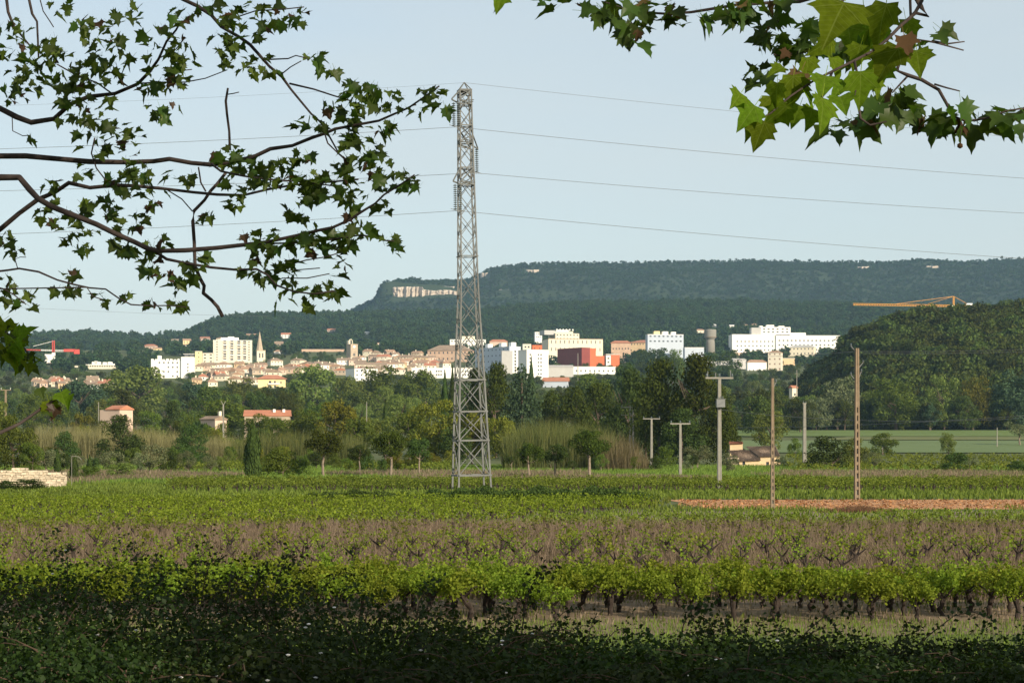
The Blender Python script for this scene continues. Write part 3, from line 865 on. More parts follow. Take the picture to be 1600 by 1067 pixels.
# 4 church with spire
b = Bld('church_tower', 'stone church tower with tall pointed spire', 'church', 401.5, 414.5, 548, 566, 1900, 14)
block(b.e, b.L, b.L, 0, b.h, M_CREAM, front=[(b.L * .22, b.L * .42, b.z(559), b.z(551.5)), (b.L * .58, b.L * .78, b.z(559), b.z(551.5))], left=[(b.L * .4, b.L * .6, b.z(559), b.z(551.5))], wm=M_DARKGAP, rev=.6)
MB().box(-.4, b.L + .4, -.4, b.L + .4, b.h + .003, b.h + .6).build('cornice', M_STONE, b.e)
mb = MB(); n = 8; rr = b.L * .42; cx = b.L * .38; top = b.z(516.5)
mb.add([(cx + rr * math.cos(k * math.pi / 4 + .39), b.L / 2 + rr * math.sin(k * math.pi / 4 + .39), b.h + .61) for k in range(8)] + [(cx, b.L / 2, top)], [(k, (k + 1) % 8, 8) for k in range(8)])
mb.build('spire', M_STONE, b.e)
MB().bar((cx, b.L / 2, top - .4), (cx, b.L / 2, top + 1.6), .15).build('cross', M_STEEL, b.e)
# 5 belfry with clock and bell arch
b = Bld('belfry', 'square stone clock belfry with an iron bell arch above the old town', 'tower', 548, 559, 538, 566, 1900, 32)
Ld = (8.2 / F * 1900) / math.sin(b.ph)
block(b.e, b.L, Ld, 0, b.h, M_STONE, front=[(b.L * .35, b.L * .65, b.z(556), b.z(552))], wm=M_DARKGAP)
mb = MB()
mb.add([(b.L / 2 + 1.35 * math.cos(a), -.12, b.z(541.5) + 1.35 * math.sin(a)) for a in np.linspace(0, 6.283, 17)[:-1]] + [(b.L / 2 + 1.35 * math.cos(a), -.003, b.z(541.5) + 1.35 * math.sin(a)) for a in np.linspace(0, 6.283, 17)[:-1]], [tuple(range(16))[::-1]] + [(k, (k + 1) % 16, 16 + (k + 1) % 16, 16 + k) for k in range(16)])
mb.build('clock_face', M_CHALK, b.e)
mb = MB(); mb.box(-.3, b.L + .3, -.3, Ld + .3, b.h + .003, b.h + .5); mb.build('cornice', M_STONE, b.e)
mb = MB(); yy = Ld * .55; pts_ = [(-.1 + 0.9, yy, b.h + .5), (.9, yy, b.z(533.5))]
arc = [(0.9 + 1.9 + 1.9 * math.cos(a), yy, b.z(533.5) + 2.4 * math.sin(a)) for a in np.linspace(math.pi, 0, 9)]
mb.tube([pts_[0]] + arc + [(0.9 + 3.8, yy, b.h + .5)], .45, 6); mb.build('bell_arch', M_CREAM, b.e)
mb = MB(); mb.lathe((2.8, yy, b.z(534.5)), [(.9, 0), (.75, .4), (.5, 1.1), (.15, 1.5)], 8); mb.build('bell', M_GREYBOX, b.e)
MB().box(.2, 2.2, Ld * .55, Ld * .95, b.h + .51, b.z(531.5)).build('bell_gable', M_CREAM, b.e)
# long ridge wall left of the belfry
b = Bld('terrace_wall', 'long low pink terrace wall left of the clock belfry', 'wall', 470, 538, 546, 549.5, 2200, 3)
MB().box(0, b.L, 0, .6, 0, b.h).build('wall', M_PINKS, b.e)
MB().box(-.1, b.L + .1, -.1, .7, b.h + .003, b.h + .4).build('coping', M_STONE, b.e)
# 6 yellow villa with hipped roof
b = Bld('villa', 'yellow two storey villa with red hipped roof above the left trees', 'house', 403, 446, 592, 607, 1500, 6)
block(b.e, b.L, 12, 0, b.h, M_YELL, front=[(b.u(420), b.u(424), b.z(600), b.z(595)), (b.u(428), b.u(431), b.z(600), b.z(595)), (b.u(420), b.u(424), b.z(606.5), b.z(602)), (b.u(428), b.u(431), b.z(606.5), b.z(602)), (b.u(438), b.u(440), b.z(599), b.z(596))])
for r_ in (600, 606.6): MB().box(b.u(419), b.u(437), -1.2, -.003, b.z(r_) - .2, b.z(r_) + .7).build('balcony', M_WHITE, b.e)
hip_roof(b.e, b.L, 12, b.h, 3.0, M_TILE_RED, 1.2)
# 7 white block with grey side, old town
b = Bld('apartment_block', 'small white block with grey side wall among the trees below the belfry', 'building', 554, 590, 576, 596, 1700, 28)
block(b.e, b.L, (15 / F * 1700) / math.sin(b.ph), 0, b.h, M_WHITE, front=wins(5, 4, b.L, b.h, 1.4, 1.4, b.v - 2, 1.5, 1.0)); flat_roof(b.e, b.L, 17, b.h, M_FLATROOF)
b = Bld('long_house', 'cream house with long tiled roof behind the small white block', 'house', 556, 603, 570, 580, 1760, 4)
block(b.e, b.L, 10, 0, b.h, M_CREAM, front=wins(7, 2, b.L, b.h, 1.1, 1.5, b.v, 1.5, .8)); hip_roof(b.e, b.L, 10, b.h, 2.4, M_TILE_OLD, .5, 0)
# 8 long white slab left of the pylon
b = Bld('apartment_slab', 'long low white slab with flat roof just left of the pylon', 'building', 643, 741, 575.5, 592, 1650, 4)
block(b.e, b.L, 11, 0, b.h, M_WHITE, front=[(b.u(q), b.u(q + 2.4), b.z(r_), b.z(r_) + 1.3) for q in (645, 681, 684.5, 688, 722, 726, 730) for r_ in (581.2, 586.5)]); flat_roof(b.e, b.L, 11, b.h, M_WHITE)
chimneys(b.e, [(b.u(q), 5, 1.9) for q in (650, 660, 670, 681, 693, 703, 715, 728)], b.h + .2, M_WHITE)
# 9 big pink stone building with hipped roof
b = Bld('stone_mansion', 'large pink stone building with brown hipped roof behind the pylon', 'building', 668, 731, 548, 566, 1850, -14)
block(b.e, b.L, 24, 0, b.h, M_PINKS, front=wins(9, 3, b.L, b.h, 1.3, 2.2, b.v - 4, 2.5, 1.2), right=wins(3, 2, 24, b.h, 1.3, 2.2, b.v, 2.5, 1.2)); hip_roof(b.e, b.L, 24, b.h, 6.0, M_TILE_OLD, .8, .8)
# 10 white blocks on the slope behind the pylon
b = Bld('clinic', 'white stepped building on the slope directly behind the pylon', 'building', 703, 759, 531, 541, 2150, 3)
block(b.e, b.L, 12, 0, b.h, M_WHITE, front=wins(12, 2, b.L, b.h, 1.6, 1.5, b.v, 1.5, .8)); flat_roof(b.e, b.L, 12, b.h, M_WHITE)
MB().box(b.u(722), b.u(742), 2, 10, b.h + .6, b.z(525)).build('upper_storey', M_CREAM, b.e)
# 11 bluish slab, shaded
b = Bld('apartment_slab', 'bluish grey shaded apartment slab right of the pylon', 'building', 741, 742, 542, 586, 1700, 60)
b.e.rotation_euler = (0, 0, math.radians(-54)); Lb = (55 / F * b.Y) / math.cos(math.radians(54))
b.e.location.y = b.Y + 40
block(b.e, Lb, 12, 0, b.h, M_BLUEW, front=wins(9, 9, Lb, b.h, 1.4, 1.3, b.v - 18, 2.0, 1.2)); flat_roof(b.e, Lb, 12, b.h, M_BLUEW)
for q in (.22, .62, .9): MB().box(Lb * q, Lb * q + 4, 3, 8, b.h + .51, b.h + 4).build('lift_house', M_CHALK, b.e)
# 12 white corner tower
b = Bld('apartment_tower', 'white apartment tower with grey shaded flank standing in front of the red building', 'building', 823, 857, 547, 594, 1600, 24)
Dl = (13 / F * 1600) / math.sin(b.ph)
block(b.e, b.L, Dl, 0, b.h, M_WHITE, front=[(b.L * q, b.L * q + 1.5, b.z(r_), b.z(r_) + 1.3) for q in (.12, .5, .62) for r_ in (555, 561, 567, 573, 579, 585, 590.5)], left=[]); flat_roof(b.e, b.L, Dl, b.h, M_WHITE)
b = Bld('apartment_tower', 'slim white balcony tower left of the white corner tower', 'building', 801, 811, 545, 586, 1640, 20)
block(b.e, b.L, 14, 0, b.h, M_WHITE, front=[(b.L * .2, b.L * .55, b.z(r_), b.z(r_) + 1.9) for r_ in (551, 556, 561, 566, 571, 576, 581)], wm=M_DARKGAP, rev=.8); flat_roof(b.e, b.L, 14, b.h, M_WHITE)
b = Bld('apartment_tower', 'pale grey windowless tower between bluish slab and balcony tower', 'building', 784, 801, 549, 588, 1630, 4)
block(b.e, b.L, 10, 0, b.h, M_GREYW); flat_roof(b.e, b.L, 10, b.h, M_GREYW)
b = Bld('penthouse_block', 'small cream rooftop block above the white corner tower', 'building', 817, 830, 538, 548, 1680, 5)
block(b.e, b.L, 8, 0, b.h, M_BEIGE, front=wins(2, 1, b.L, b.h, 1.5, 1.5, b.h - 3)); flat_roof(b.e, b.L, 8, b.h)
b = Bld('penthouse_block', 'small orange block on the skyline above the white corner tower', 'building', 832, 847, 540, 549, 1680, 5)
block(b.e, b.L, 8, 0, b.h, M_ORANGE, front=wins(2, 1, b.L, b.h, 1.0, 1.2, b.h - 3)); flat_roof(b.e, b.L, 8, b.h, M_ORANGE)
# 13 long cream slab with pilasters
b = Bld('office_slab', 'long cream flat roofed slab with tall narrow windows above the red building', 'building', 857, 942, 529.5, 548, 1900, 10)
block(b.e, b.L, (19 / F * 1900) / math.sin(b.ph) * .5, 0, b.h, M_CREAM, front=wins(12, 2, b.L, b.h, .9, 3.2, b.v, 2.5, 1.2)); flat_roof(b.e, b.L, 35, b.h, M_TILE, rim=.4)
b = Bld('apartment_block', 'white stepped terrace apartments on the skyline above the cream slab', 'building', 868, 905, 521, 530, 2100, 18)
block(b.e, b.L, 24, 0, b.h, M_CREAM, front=wins(7, 2, b.L, b.h, 1.8, 1.5, b.v, 1.2, .8))
for (q0, q1, r0, r1, mm) in ((868, 897, 521, 517.5, M_CREAM), (871, 890, 517.4, 515, M_WHITE), (852, 868, 523, 516, M_GREYW)):
    MB().box(b.u(q0), b.u(q1), 3, 20, b.z(r0) + .01, b.z(r1)).build('upper_storey', mm, b.e)
for q in range(6): MB().box(b.u(872 + 5 * q), b.u(873.5 + 5 * q), 5, 7, b.z(516), b.z(513.3)).build('chimney', M_WHITE, b.e)
flat_roof(b.e, b.L, 24, b.h)
b = Bld('villa', 'small white villa on the slope left of the terrace apartments', 'house', 836, 847, 519, 527, 2200, 8)
block(b.e, b.L, 8, 0, b.h, M_WHITE, front=wins(3, 2, b.L, b.h, 1.2, 1.2, b.v)); flat_roof(b.e, b.L, 8, b.h)
# 14 red building: maroon shaded wing, white stair, orange wing
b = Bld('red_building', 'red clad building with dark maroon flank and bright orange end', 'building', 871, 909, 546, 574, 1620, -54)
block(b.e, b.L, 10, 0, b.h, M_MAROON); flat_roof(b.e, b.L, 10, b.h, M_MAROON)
b2 = Bld('orange_wing', 'stepped bright orange wing with white stairwell at the red building', 'building', 910, 931, 545, 574, 1600, 5)
block(b2.e, b2.u(916) - .02, 10, 0, b2.z(546), M_WHITE, front=[(1, b2.u(916) - 1, b2.z(r_), b2.z(r_) + 1.6) for r_ in (552, 558, 564, 570)], wm=M_DARKGAP)
block(b2.e, b2.L - b2.u(916), 10, 0, b2.h, M_ORANGE, off=(b2.u(916), 0))
block(b2.e, b2.u(945) - b2.L - .02, 10, 0, b2.z(556), M_ORANGE, off=(b2.L + .02, 0))
flat_roof(b2.e, b2.u(931) - b2.u(916), 10, b2.h, M_ORANGE, off=(b2.u(916), 0))
b = Bld('annex', 'small orange and white annex right of the orange wing', 'building', 947, 968, 555, 574, 1610, 6)
block(b.e, b.L * .35, 9, 0, b.h, M_WHITE, front=[(b.L * .1, b.L * .25, b.z(r_), b.z(r_) + 1.4) for r_ in (561, 567)])
block(b.e, b.L * .63, 9, 0, b.z(554), M_ORANGE, off=(b.L * .37, 0)); flat_roof(b.e, b.L, 9, b.z(554), M_WHITE)
# 15 low white wall building below
b = Bld('low_hall', 'long low white hall in front of the red building', 'building', 896, 962, 573.5, 586, 1500, 6)
block(b.e, b.L, 12, 0, b.h, M_WHITE, front=wins(9, 1, b.L, b.h, 1.2, 1.6, b.h - 4, 2)); flat_roof(b.e, b.L, 12, b.h, M_WHITE)
b = Bld('low_hall', 'grey shed with sloping roof left of the low white hall', 'building', 857, 896, 574, 590, 1560, 4)
block(b.e, b.L, 12, 0, b.h, M_GREYW); hip_roof(b.e, b.L, 12, b.h, 2, M_FLATROOF, .3, 0)
b = Bld('house', 'pale house with orange tiled roof under the white corner tower', 'house', 848, 886, 596, 606, 1300, -12)
block(b.e, b.L, 10, 0, b.h, M_BLUEW, front=wins(4, 1, b.L, b.h, 1.1, 1.3, b.v), right=wins(2, 1, 10, b.h, 1.1, 1.3, b.v)); hip_roof(b.e, b.L, 10, b.h, 3.0, M_TILE_RED, .6, 0)
# 16 ochre long building
b = Bld('barracks', 'long ochre building with red hipped roof left of the water tower', 'building', 983, 1040, 535.5, 552, 1850, -20)
block(b.e, b.L, 30, 0, b.h, M_OCHRE, front=wins(12, 2, b.L, b.h, 1.1, 1.6, b.v - 2, 2.5, 1.0), right=wins(4, 2, 30, b.h, 1.1, 1.6, b.v - 2, 2.5, 1.0)); hip_roof(b.e, b.L, 30, b.h, 3.2, M_TILE_RED, .8, .6)
b = Bld('barracks', 'lower ochre wing with tiled roof at the left end of the long ochre building', 'building', 955, 985, 536, 546, 1930, -5)
block(b.e, b.L, 12, 0, b.h, M_PINKS, front=wins(6, 1, b.L, b.h, 1.1, 1.6, b.v)); hip_roof(b.e, b.L, 12, b.h, 2.4, M_TILE_RED, .8, .6)
b = Bld('modern_block', 'white and pale blue modern block on the skyline behind the ochre building', 'building', 1012, 1068, 523, 534, 2050, 6)
block(b.e, b.L, 14, 0, b.h, M_BLUEW, front=wins(8, 2, b.L, b.h, 2.2, 1.4, b.v, 2, .9)); flat_roof(b.e, b.L, 14, b.h, M_WHITE)
for (q0, q1, r1, mm) in ((1023, 1032, 517, M_YELL), (1036, 1045, 517.5, M_WHITE), (1050, 1057, 518, M_WHITE)): MB().box(b.u(q0), b.u(q1), 3, 10, b.h + .52, b.z(r1)).build('upper_storey', mm, b.e)
# 17 water tower
Yw = 2000; bs = P(1110, 548, Yw); e = empty('water_tower', (bs.x, Yw, ground(0, Yw)))
tag(e, 'round concrete water tower with wide drum on a narrowing stem', 'water tower')
mb = MB(); zz = lambda r_: H + (YH - r_) / F * Yw - e.location.z
mb.lathe((0, 0, 0), [(5.0, 0), (4.6, zz(536)), (4.2, zz(531))], 20); mb.build('stem', M_CONC, e, True)
mb = MB(); mb.lathe((0, 0, 0), [(4.2, zz(531) + .01), (6.1, zz(527)), (6.2, zz(516)), (5.6, zz(515)), (.5, zz(514))], 24); mb.build('tank', M_CONC, e, False)
mb = MB(); mb.lathe((0, 0, 0), [(6.4, zz(527.5)), (6.4, zz(526.4))], 24); mb.build('ring_beam', M_CONC_TAN, e)
# 18 hospital
b = Bld('hospital', 'large white hospital with long window rows and a raised centre block', 'hospital', 1144, 1212, 523, 556, 1750, 3)
Wd = 24
fr = [(b.u(q), b.u(q + 2.2), b.z(r_), b.z(r_) + 1.5) for r_ in (534.5, 541.5, 548) for q in np.arange(1151, 1209, 6.1)]
block(b.e, b.L, Wd, 0, b.h, M_WHITE, front=fr); flat_roof(b.e, b.L, Wd, b.h, M_WHITE)
Lr = b.u(1312) - b.L - .05
b_ = [(b.u(q) - b.L - .05, b.u(q + 2.8) - b.L - .05, b.z(r_), b.z(r_) + 1.5) for r_ in (533, 540, 547) for q in np.arange(1216, 1308, 6.4)]
block(b.e, Lr, Wd, 0, b.z(524.5), M_WHITE, front=b_, off=(b.L + .05, -1.5), wm=M_GLASS)
flat_roof(b.e, Lr, Wd, b.z(524.5), M_WHITE, off=(b.L + .05, -1.5))
block(b.e, b.u(1236) - b.u(1190), 12, b.h + .52, b.z(510.5), M_WHITE, front=[(b.u(q) - b.u(1190), b.u(q + 3.4) - b.u(1190), b.z(r_), b.z(r_) + 1.6) for q in (1193, 1200, 1207, 1214, 1222, 1229) for r_ in (519.5, 515)], off=(b.u(1190), 3), name='upper_block', wm=M_DARKGAP)
MB().box(b.u(1175), b.u(1190) - .01, 3, 15, b.h + .52, b.z(511.5)).build('upper_block', M_GREYW, b.e)  # left part grey: shade on that side is put into the wall colour
for (q0, q1, r1) in ((1188, 1193, 508.5), (1199, 1211, 507), (1218, 1227, 508.5)): MB().box(b.u(q0), b.u(q1), 5, 12, b.z(510.5) + .01, b.z(r1)).build('roof_plant', M_WHITE, b.e)
MB().box(b.u(1236) + .02, b.u(1260), 3, 12, b.z(524.5) + .52, b.z(519.3)).build('upper_block', M_WHITE, b.e)
MB().box(b.u(1147), b.u(1192), -5, -1.6, 0, b.z(551)).build('entrance_wing', M_PINKW, b.e)
b = Bld('villa', 'white mansard villa with grey windows below the hospital right wing', 'house', 1232, 1272, 543, 558, 1560, -18)
block(b.e, b.L, 14, 0, b.h, M_CREAM, front=wins(7, 3, b.L, b.h, 1.2, 1.6, b.v - 2, 1.5, .8), right=wins(3, 3, 14, b.h, 1.2, 1.6, b.v - 2, 1.5, .8)); hip_roof(b.e, b.L, 14, b.h, 2.5, M_GREYW, .4, .9)
b = Bld('house', 'stepped white house with brown windows at the foot of the wooded hill', 'house', 1200, 1221, 551, 580, 1300, -15)
block(b.e, b.L, 9, 0, b.h, M_BEIGE, front=wins(3, 5, b.L, b.h, 1.3, 1.3, b.v - 3, 1, .8), wm=M_SHUT); hip_roof(b.e, b.L, 9, b.h, 1.6, M_TILE, .5, .8)
b = Bld('house', 'ochre house with flat roof behind the stepped white house', 'house', 1222, 1242, 560, 572, 1350, 6)
block(b.e, b.L, 9, 0, b.h, M_OCHRE, front=wins(3, 1, b.L, b.h, 1.3, 1.3, b.v)); flat_roof(b.e, b.L, 9, b.h)
b = Bld('house', 'low grey house left of the stepped white house', 'house', 1146, 1166, 562, 578, 1330, 24)
block(b.e, b.L, 8, 0, b.h, M_GREYW); hip_roof(b.e, b.L, 8, b.h, 1.2, M_FLATROOF, .4, 0)
b = Bld('house', 'white house with dark eaves in front of the grey house', 'house', 1168, 1198, 566, 580, 1310, 4)
block(b.e, b.L, 8, 0, b.h, M_WHITE, front=wins(5, 1, b.L, b.h, 1.2, 1.4, b.v)); hip_roof(b.e, b.L, 8, b.h, 2.2, M_TILE, .5, .7)
b = Bld('warehouse', 'long low white roofed warehouse under the water tower', 'building', 1103, 1143, 565, 572, 1450, 3)
block(b.e, b.L, 20, 0, b.h, M_GREYW, front=wins(8, 1, b.L, b.h, 1.5, 1.2, b.h - 2.5)); flat_roof(b.e, b.L, 20, b.h, M_WHITE)
b = Bld('house', 'brown roofed house right of the ochre building', 'house', 1046, 1078, 549, 558, 1700, -10)
block(b.e, b.L, 14, 0, b.h, M_GREYW, front=wins(4, 1, b.L, b.h, 1.2, 1.4, b.v)); hip_roof(b.e, b.L, 14, b.h, 4.0, M_TILE_OLD, .6, .9)
b = Bld('house', 'small cream house with orange roof under the water tower', 'house', 1079, 1090, 549, 557, 1720, -25)
block(b.e, b.L, 9, 0, b.h, M_CREAM, front=wins(2, 1, b.L, b.h, 1.1, 1.3, b.v)); hip_roof(b.e, b.L, 9, b.h, 2.4, M_TILE, .5, 0)
b = Bld('warehouse', 'white flat roofed hall right of the ochre building', 'building', 1070, 1100, 543.5, 549, 1880, 2)
block(b.e, b.L, 14, 0, b.h, M_BLUEW); flat_roof(b.e, b.L, 14, b.h, M_WHITE)
b = Bld('house', 'tiny red roofed house below the wooded hill', 'house', 1238, 1246, 606, 618, 820, 12)
block(b.e, b.L, 4, 0, b.h, M_CREAM, front=wins(1, 1, b.L, b.h, .8, 1.0, b.v)); hip_roof(b.e, b.L, 4, b.h, .9, M_TILE_RED, .3, 0)
# 19 left villas and flats
b = Bld('terraced_flats', 'white stepped terrace flats right of the red crane', 'building', 134, 182, 570, 577.5, 2050, 4)
block(b.e, b.L, 12, 0, b.h, M_CREAM, front=wins(12, 2, b.L, b.h, 1.4, 1.3, b.v - 1, 1.2, .6)); flat_roof(b.e, b.L, 12, b.h, M_WHITE)
for (q0, q1, r1) in ((143, 156, 565), (147, 151, 564), (160, 166, 565.5), (168, 174, 565), (174.5, 181, 568)): MB().box(b.u(q0), b.u(q1), 2, 9, b.h + .52, b.z(r1)).build('upper_storey', M_WHITE, b.e)
b = Bld('terraced_flats', 'low cream flats left of the white stepped flats', 'building', 113, 126, 572, 576, 2080, 6)
block(b.e, b.L, 9, 0, b.h, M_CREAM, front=wins(4, 1, b.L, b.h, 1.3, 1.3, b.h - 2.4)); flat_roof(b.e, b.L, 9, b.h)
# scattered villas on the slopes: (x0,x1,top,bottom,depth,wall,roof,label)
VILLAS = [(224, 242, 538, 545, 2450, M_PINKW, M_TILE_RED, 'pink villa with red roof on the left slope'),
 (240, 256, 544, 549, 2400, M_YELL, M_TILE, 'yellow villa below the pink villa on the left slope'),
 (214, 226, 546, 551, 2380, M_WHITE, M_TILE, 'low white villa left of the yellow villa'),
 (267, 280, 530, 534, 2550, M_CREAM, M_TILE_OLD, 'long low cream villa near the left skyline'),
 (286, 299, 529, 537, 2500, M_YELL, M_TILE, 'tall yellow villa near the left skyline'),
 (284, 297, 538, 543, 2420, M_WHITE, M_TILE, 'white villa just below the tall yellow villa'),
 (312, 328, 526, 531, 2560, M_PINKW, M_TILE_RED, 'pink villa on the skyline left of the beige tower block'),
 (383, 400, 519, 524, 2600, M_PINKW, M_TILE, 'pink house high on the slope behind the church spire'),
 (439, 453, 521, 529, 2550, M_WHITE, M_TILE_RED, 'white villa with red roof high right of the church spire'),
 (428, 440, 547, 555, 2200, M_WHITE, M_TILE, 'white house on the slope just right of the church tower'),
 (429, 442, 532, 543, 2300, M_STONE, M_TILE_OLD, 'grey stone house between the two white villas'),
 (511, 526, 514, 519, 2700, M_PINKW, M_TILE_RED, 'pink house alone on the wooded slope above the belfry'),
 (569, 577, 521, 524, 2700, M_WHITE, M_CHALK, 'bright white villa alone on the wooded slope right of the belfry'),
 (587, 594, 536, 539, 2500, M_CREAM, M_TILE, 'tiny cream house on the slope above the old town'),
 (765, 793, 531, 540, 2150, M_PINKW, M_TILE_RED, 'pink house above the bluish slab'),
 (1088, 1102, 512, 518, 2450, M_CREAM, M_TILE, 'cream villa on the slope left of the water tower'),
 (1114, 1119, 507, 511, 2600, M_WHITE, M_CHALK, 'tiny white villa directly above the water tower'),
 (1140, 1147, 509, 512, 2600, M_WHITE, M_CHALK, 'tiny white villa high above the hospital left end'),
 (1162, 1168, 507, 510, 2650, M_WHITE, M_TILE, 'tiny white villa on the slope left of the hospital centre block'),
 (1174, 1183, 504, 509, 2650, M_CREAM, M_TILE, 'small cream villa on the slope behind the hospital centre block'),
 (70, 82, 566, 572, 2250, M_WHITE, M_TILE, 'white house beside the red crane mast'),
 (102, 110, 556, 559, 2350, M_WHITE, M_CHALK, 'tiny white house under the red crane counterweight'),
 (130, 150, 547, 551, 2450, M_STONE, M_TILE, 'grey house on the slope right of the red crane'),
 (188, 198, 560, 566, 2300, M_WHITE, M_CHALK, 'white gable on the slope above the left trees'),
 (338, 348, 527, 532, 2300, M_CREAM, M_TILE_OLD, 'cream house tucked behind the beige tower block')]
for (x0, x1, yt, yb, Y_, wm_, rm_, lb) in VILLAS:
    b = Bld('villa', lb, 'house', x0, x1, yt + (yb - yt) * .3, yb, Y_, random.uniform(-14, 16))
    Yn, zn = on_slope((x0 + x1) / 2, yb)
    if Y_ > 2290:
        CLEAR[-1][4] = Yn; CLEAR[-1][2] = yt
        b.L *= Yn / Y_; b.e.location.x *= Yn / Y_; b.e.location.y = Yn; hh_ = (yb - yt) * .7 / F * Yn; b.e.location.z = zn - 2.5; b.h = hh_ + 2.5
        block(b.e, b.L, 9, 0, b.h, wm_, front=wins(max(2, int(b.L / 3.5)), 1 if hh_ < 5 else 2, b.L, b.h, 1.2, 1.4, 3.3, 1.2, .8), right=wins(2, 1, 9, b.h, 1.2, 1.4, 3.3, 1.2, .8))
        hip_roof(b.e, b.L, 9, b.h, (yb - yt) * .3 / F * Yn + .4, rm_, .5, random.choice([0, .8]))
        continue
    gz_ = b.e.location.z; lift = (H + (YH - yb) / F * Y_) - gz_        # stands on the slope, foot just under the turf
    b.e.location.z = gz_ + lift - 2.5; b.h = b.h - lift + 2.5
    block(b.e, b.L, 9, 0, b.h, wm_, front=wins(3, 1, b.L, b.h, 1.2, 1.4, 3.0, 1.2, .8))
    hip_roof(b.e, b.L, 9, b.h, (yb - yt) * .3 / F * Y_ + .4, rm_, .5, random.choice([0, .8]))

# 20 old town houses, row behind row
trng = random.Random(5)
OLD = [('roofs below the clock belfry', 470, 660, 562, 580, 1780, 26), ('roofs around the church tower', 396, 480, 563, 584, 1760, 13), ('roofs along the slope right of the belfry', 562, 672, 548, 562, 1860, 15),
       ('roofs in front of the beige tower block', 306, 402, 568, 584, 1820, 15), ('roofs below the red crane', 52, 172, 593, 602, 1620, 16), ('roofs beside the white crenellated block', 300, 400, 584, 597, 1650, 9), ('houses under the pylon right side', 610, 700, 563, 572, 1720, 10)]
WALLS = [M_CREAM, M_STONE, M_PINKW, M_OCHRE, M_BEIGE, M_WHITE, M_STONE, M_CREAM]
ROOFS = [M_TILE, M_TILE_OLD, M_TILE_OLD, M_TILE_OLD, M_TILE, M_TILE_RED]
for (gname, xa, xb, ya, yb, Y_, n_) in OLD:
    for k in range(n_):
        x = lerp(xa, xb, (k + trng.random()) / n_); t = trng.random()
        w_ = trng.uniform(11, 22); yt = lerp(ya, yb, t); Yk = Y_ - 90 * t + trng.uniform(-25, 25)
        b = Bld('town_house', 'small tiled town house among the ' + gname, 'house', x - w_ / 2, x + w_ / 2, yt, yt + 9, Yk, trng.uniform(-25, 25), 'town houses: ' + gname)
        D_ = trng.uniform(8, 13)
        block(b.e, b.L, D_, 0, b.h, trng.choice(WALLS), front=wins(max(2, int(b.L / 3)), 2, b.L, b.h, .95, 1.3, b.h - 5.6, 1.0, .7), right=wins(2, 2, D_, b.h, .95, 1.3, b.h - 5.6, 1.5, .7), wm=trng.choice([M_GLASS, M_SHUT, M_GLASS]))
        r_ = hip_roof(b.e, b.L, D_, b.h, trng.uniform(1.6, 3.0), trng.choice(ROOFS), .45, trng.choice([0, 0, .8]), along_x=trng.random() < .7)
        MB().box(b.L * .3, b.L * .3 + .8, D_ * .4, D_ * .4 + .6, b.h + .8, b.h + 3.4).build('chimney', M_CREAM, r_)

# ------------------------------------------------------------------ cranes
M_CR_Y = mat('crane_orange', (0.62, 0.30, 0.05), rough=0.5)
M_CR_R = mat('crane_red', (0.62, 0.09, 0.07), rough=0.5)
def lattice(parent, a, b, w, m, name, n, th):
    a, b = Vector(a), Vector(b); mb = MB(); t = (b - a).normalized()
    u = Vector((0, 1, 0)); r = t.cross(u).normalized()
    C = [r * (w / 2 * i) + u * (w / 2 * j) for (i, j) in ((-1, -1), (1, -1), (1, 1), (-1, 1))]
    for c_ in C: mb.bar(a + c_, b + c_, th)
    for k in range(n):
        p, q = a.lerp(b, k / n), a.lerp(b, (k + 1) / n)
        for i in range(4):
            mb.bar(p + C[i], q + C[(i + 1) % 4], th * .7)
    return mb.build(name, m, parent)
Yc = 1500.0
z0 = ground(0, Yc); e = empty('tower_crane', (PX(1490, Yc), Yc, z0)); tag(e, 'orange tower crane with long jib behind the small wooded hill', 'crane')
cz = lambda r_: H + (YH - r_) / F * Yc - z0
cx_ = lambda q: PX(q, Yc) - e.location.x
lattice(e, (0, 0, 0), (0, 0, cz(477)), 1.6, M_CR_Y, 'mast', 24, .3)
lattice(e, (0, 0, cz(477)), (0, 0, cz(463)), .9, M_CR_Y, 'apex', 4, .3)
lattice(e, (1.2, 0, cz(478)), (cx_(1333), 0, cz(475.5)), 1.3, M_CR_Y, 'jib', 40, .28)
lattice(e, (-1.2 + 2.4, 0, cz(478)), (cx_(1512), 0, cz(477)), 1.2, M_CR_Y, 'counter_jib', 8, .3)
MB().bar((0, 0, cz(463)), (cx_(1400), 0, cz(475)), .28).build('jib_tie', M_CR_Y, e)
MB().bar((0, 0, cz(463)), (cx_(1450), 0, cz(475)), .22).build('jib_tie', M_CR_Y, e)
MB().bar((0, 0, cz(463)), (cx_(1510), 0, cz(474)), .25).build('counter_tie', M_CR_Y, e)
MB().box(cx_(1510), cx_(1519), -.9, .9, cz(482), cz(474)).build('counterweight', M_CHALK, e)
MB().box(-1.6, 0.9, -1.8, -.8, cz(481), cz(477)).build('cab', M_CHALK, e)
Yc = 1750.0
z0 = ground(0, Yc); e = empty('tower_crane', (PX(83.5, Yc), Yc, z0)); tag(e, 'red and white tower crane with orange mast on the left of the town', 'crane')
cz = lambda r_: H + (YH - r_) / F * Yc - z0
cx_ = lambda q: PX(q, Yc) - e.location.x
lattice(e, (0, 0, 0), (0, 0, cz(566)), 2.6, M_CR_Y, 'mast', 18, .32)
lattice(e, (0, 0, cz(566)), (0, 0, cz(558)), 2.4, M_CHALK, 'mast_top', 3, .35)
MB().box(-1.2, 1.6, -1.2, 1.0, cz(556), cz(551)).build('cab', M_CHALK, e)
lattice(e, (0, 0, cz(550)), (0, 0, cz(532)), 1.8, M_CR_R, 'apex', 6, .3)
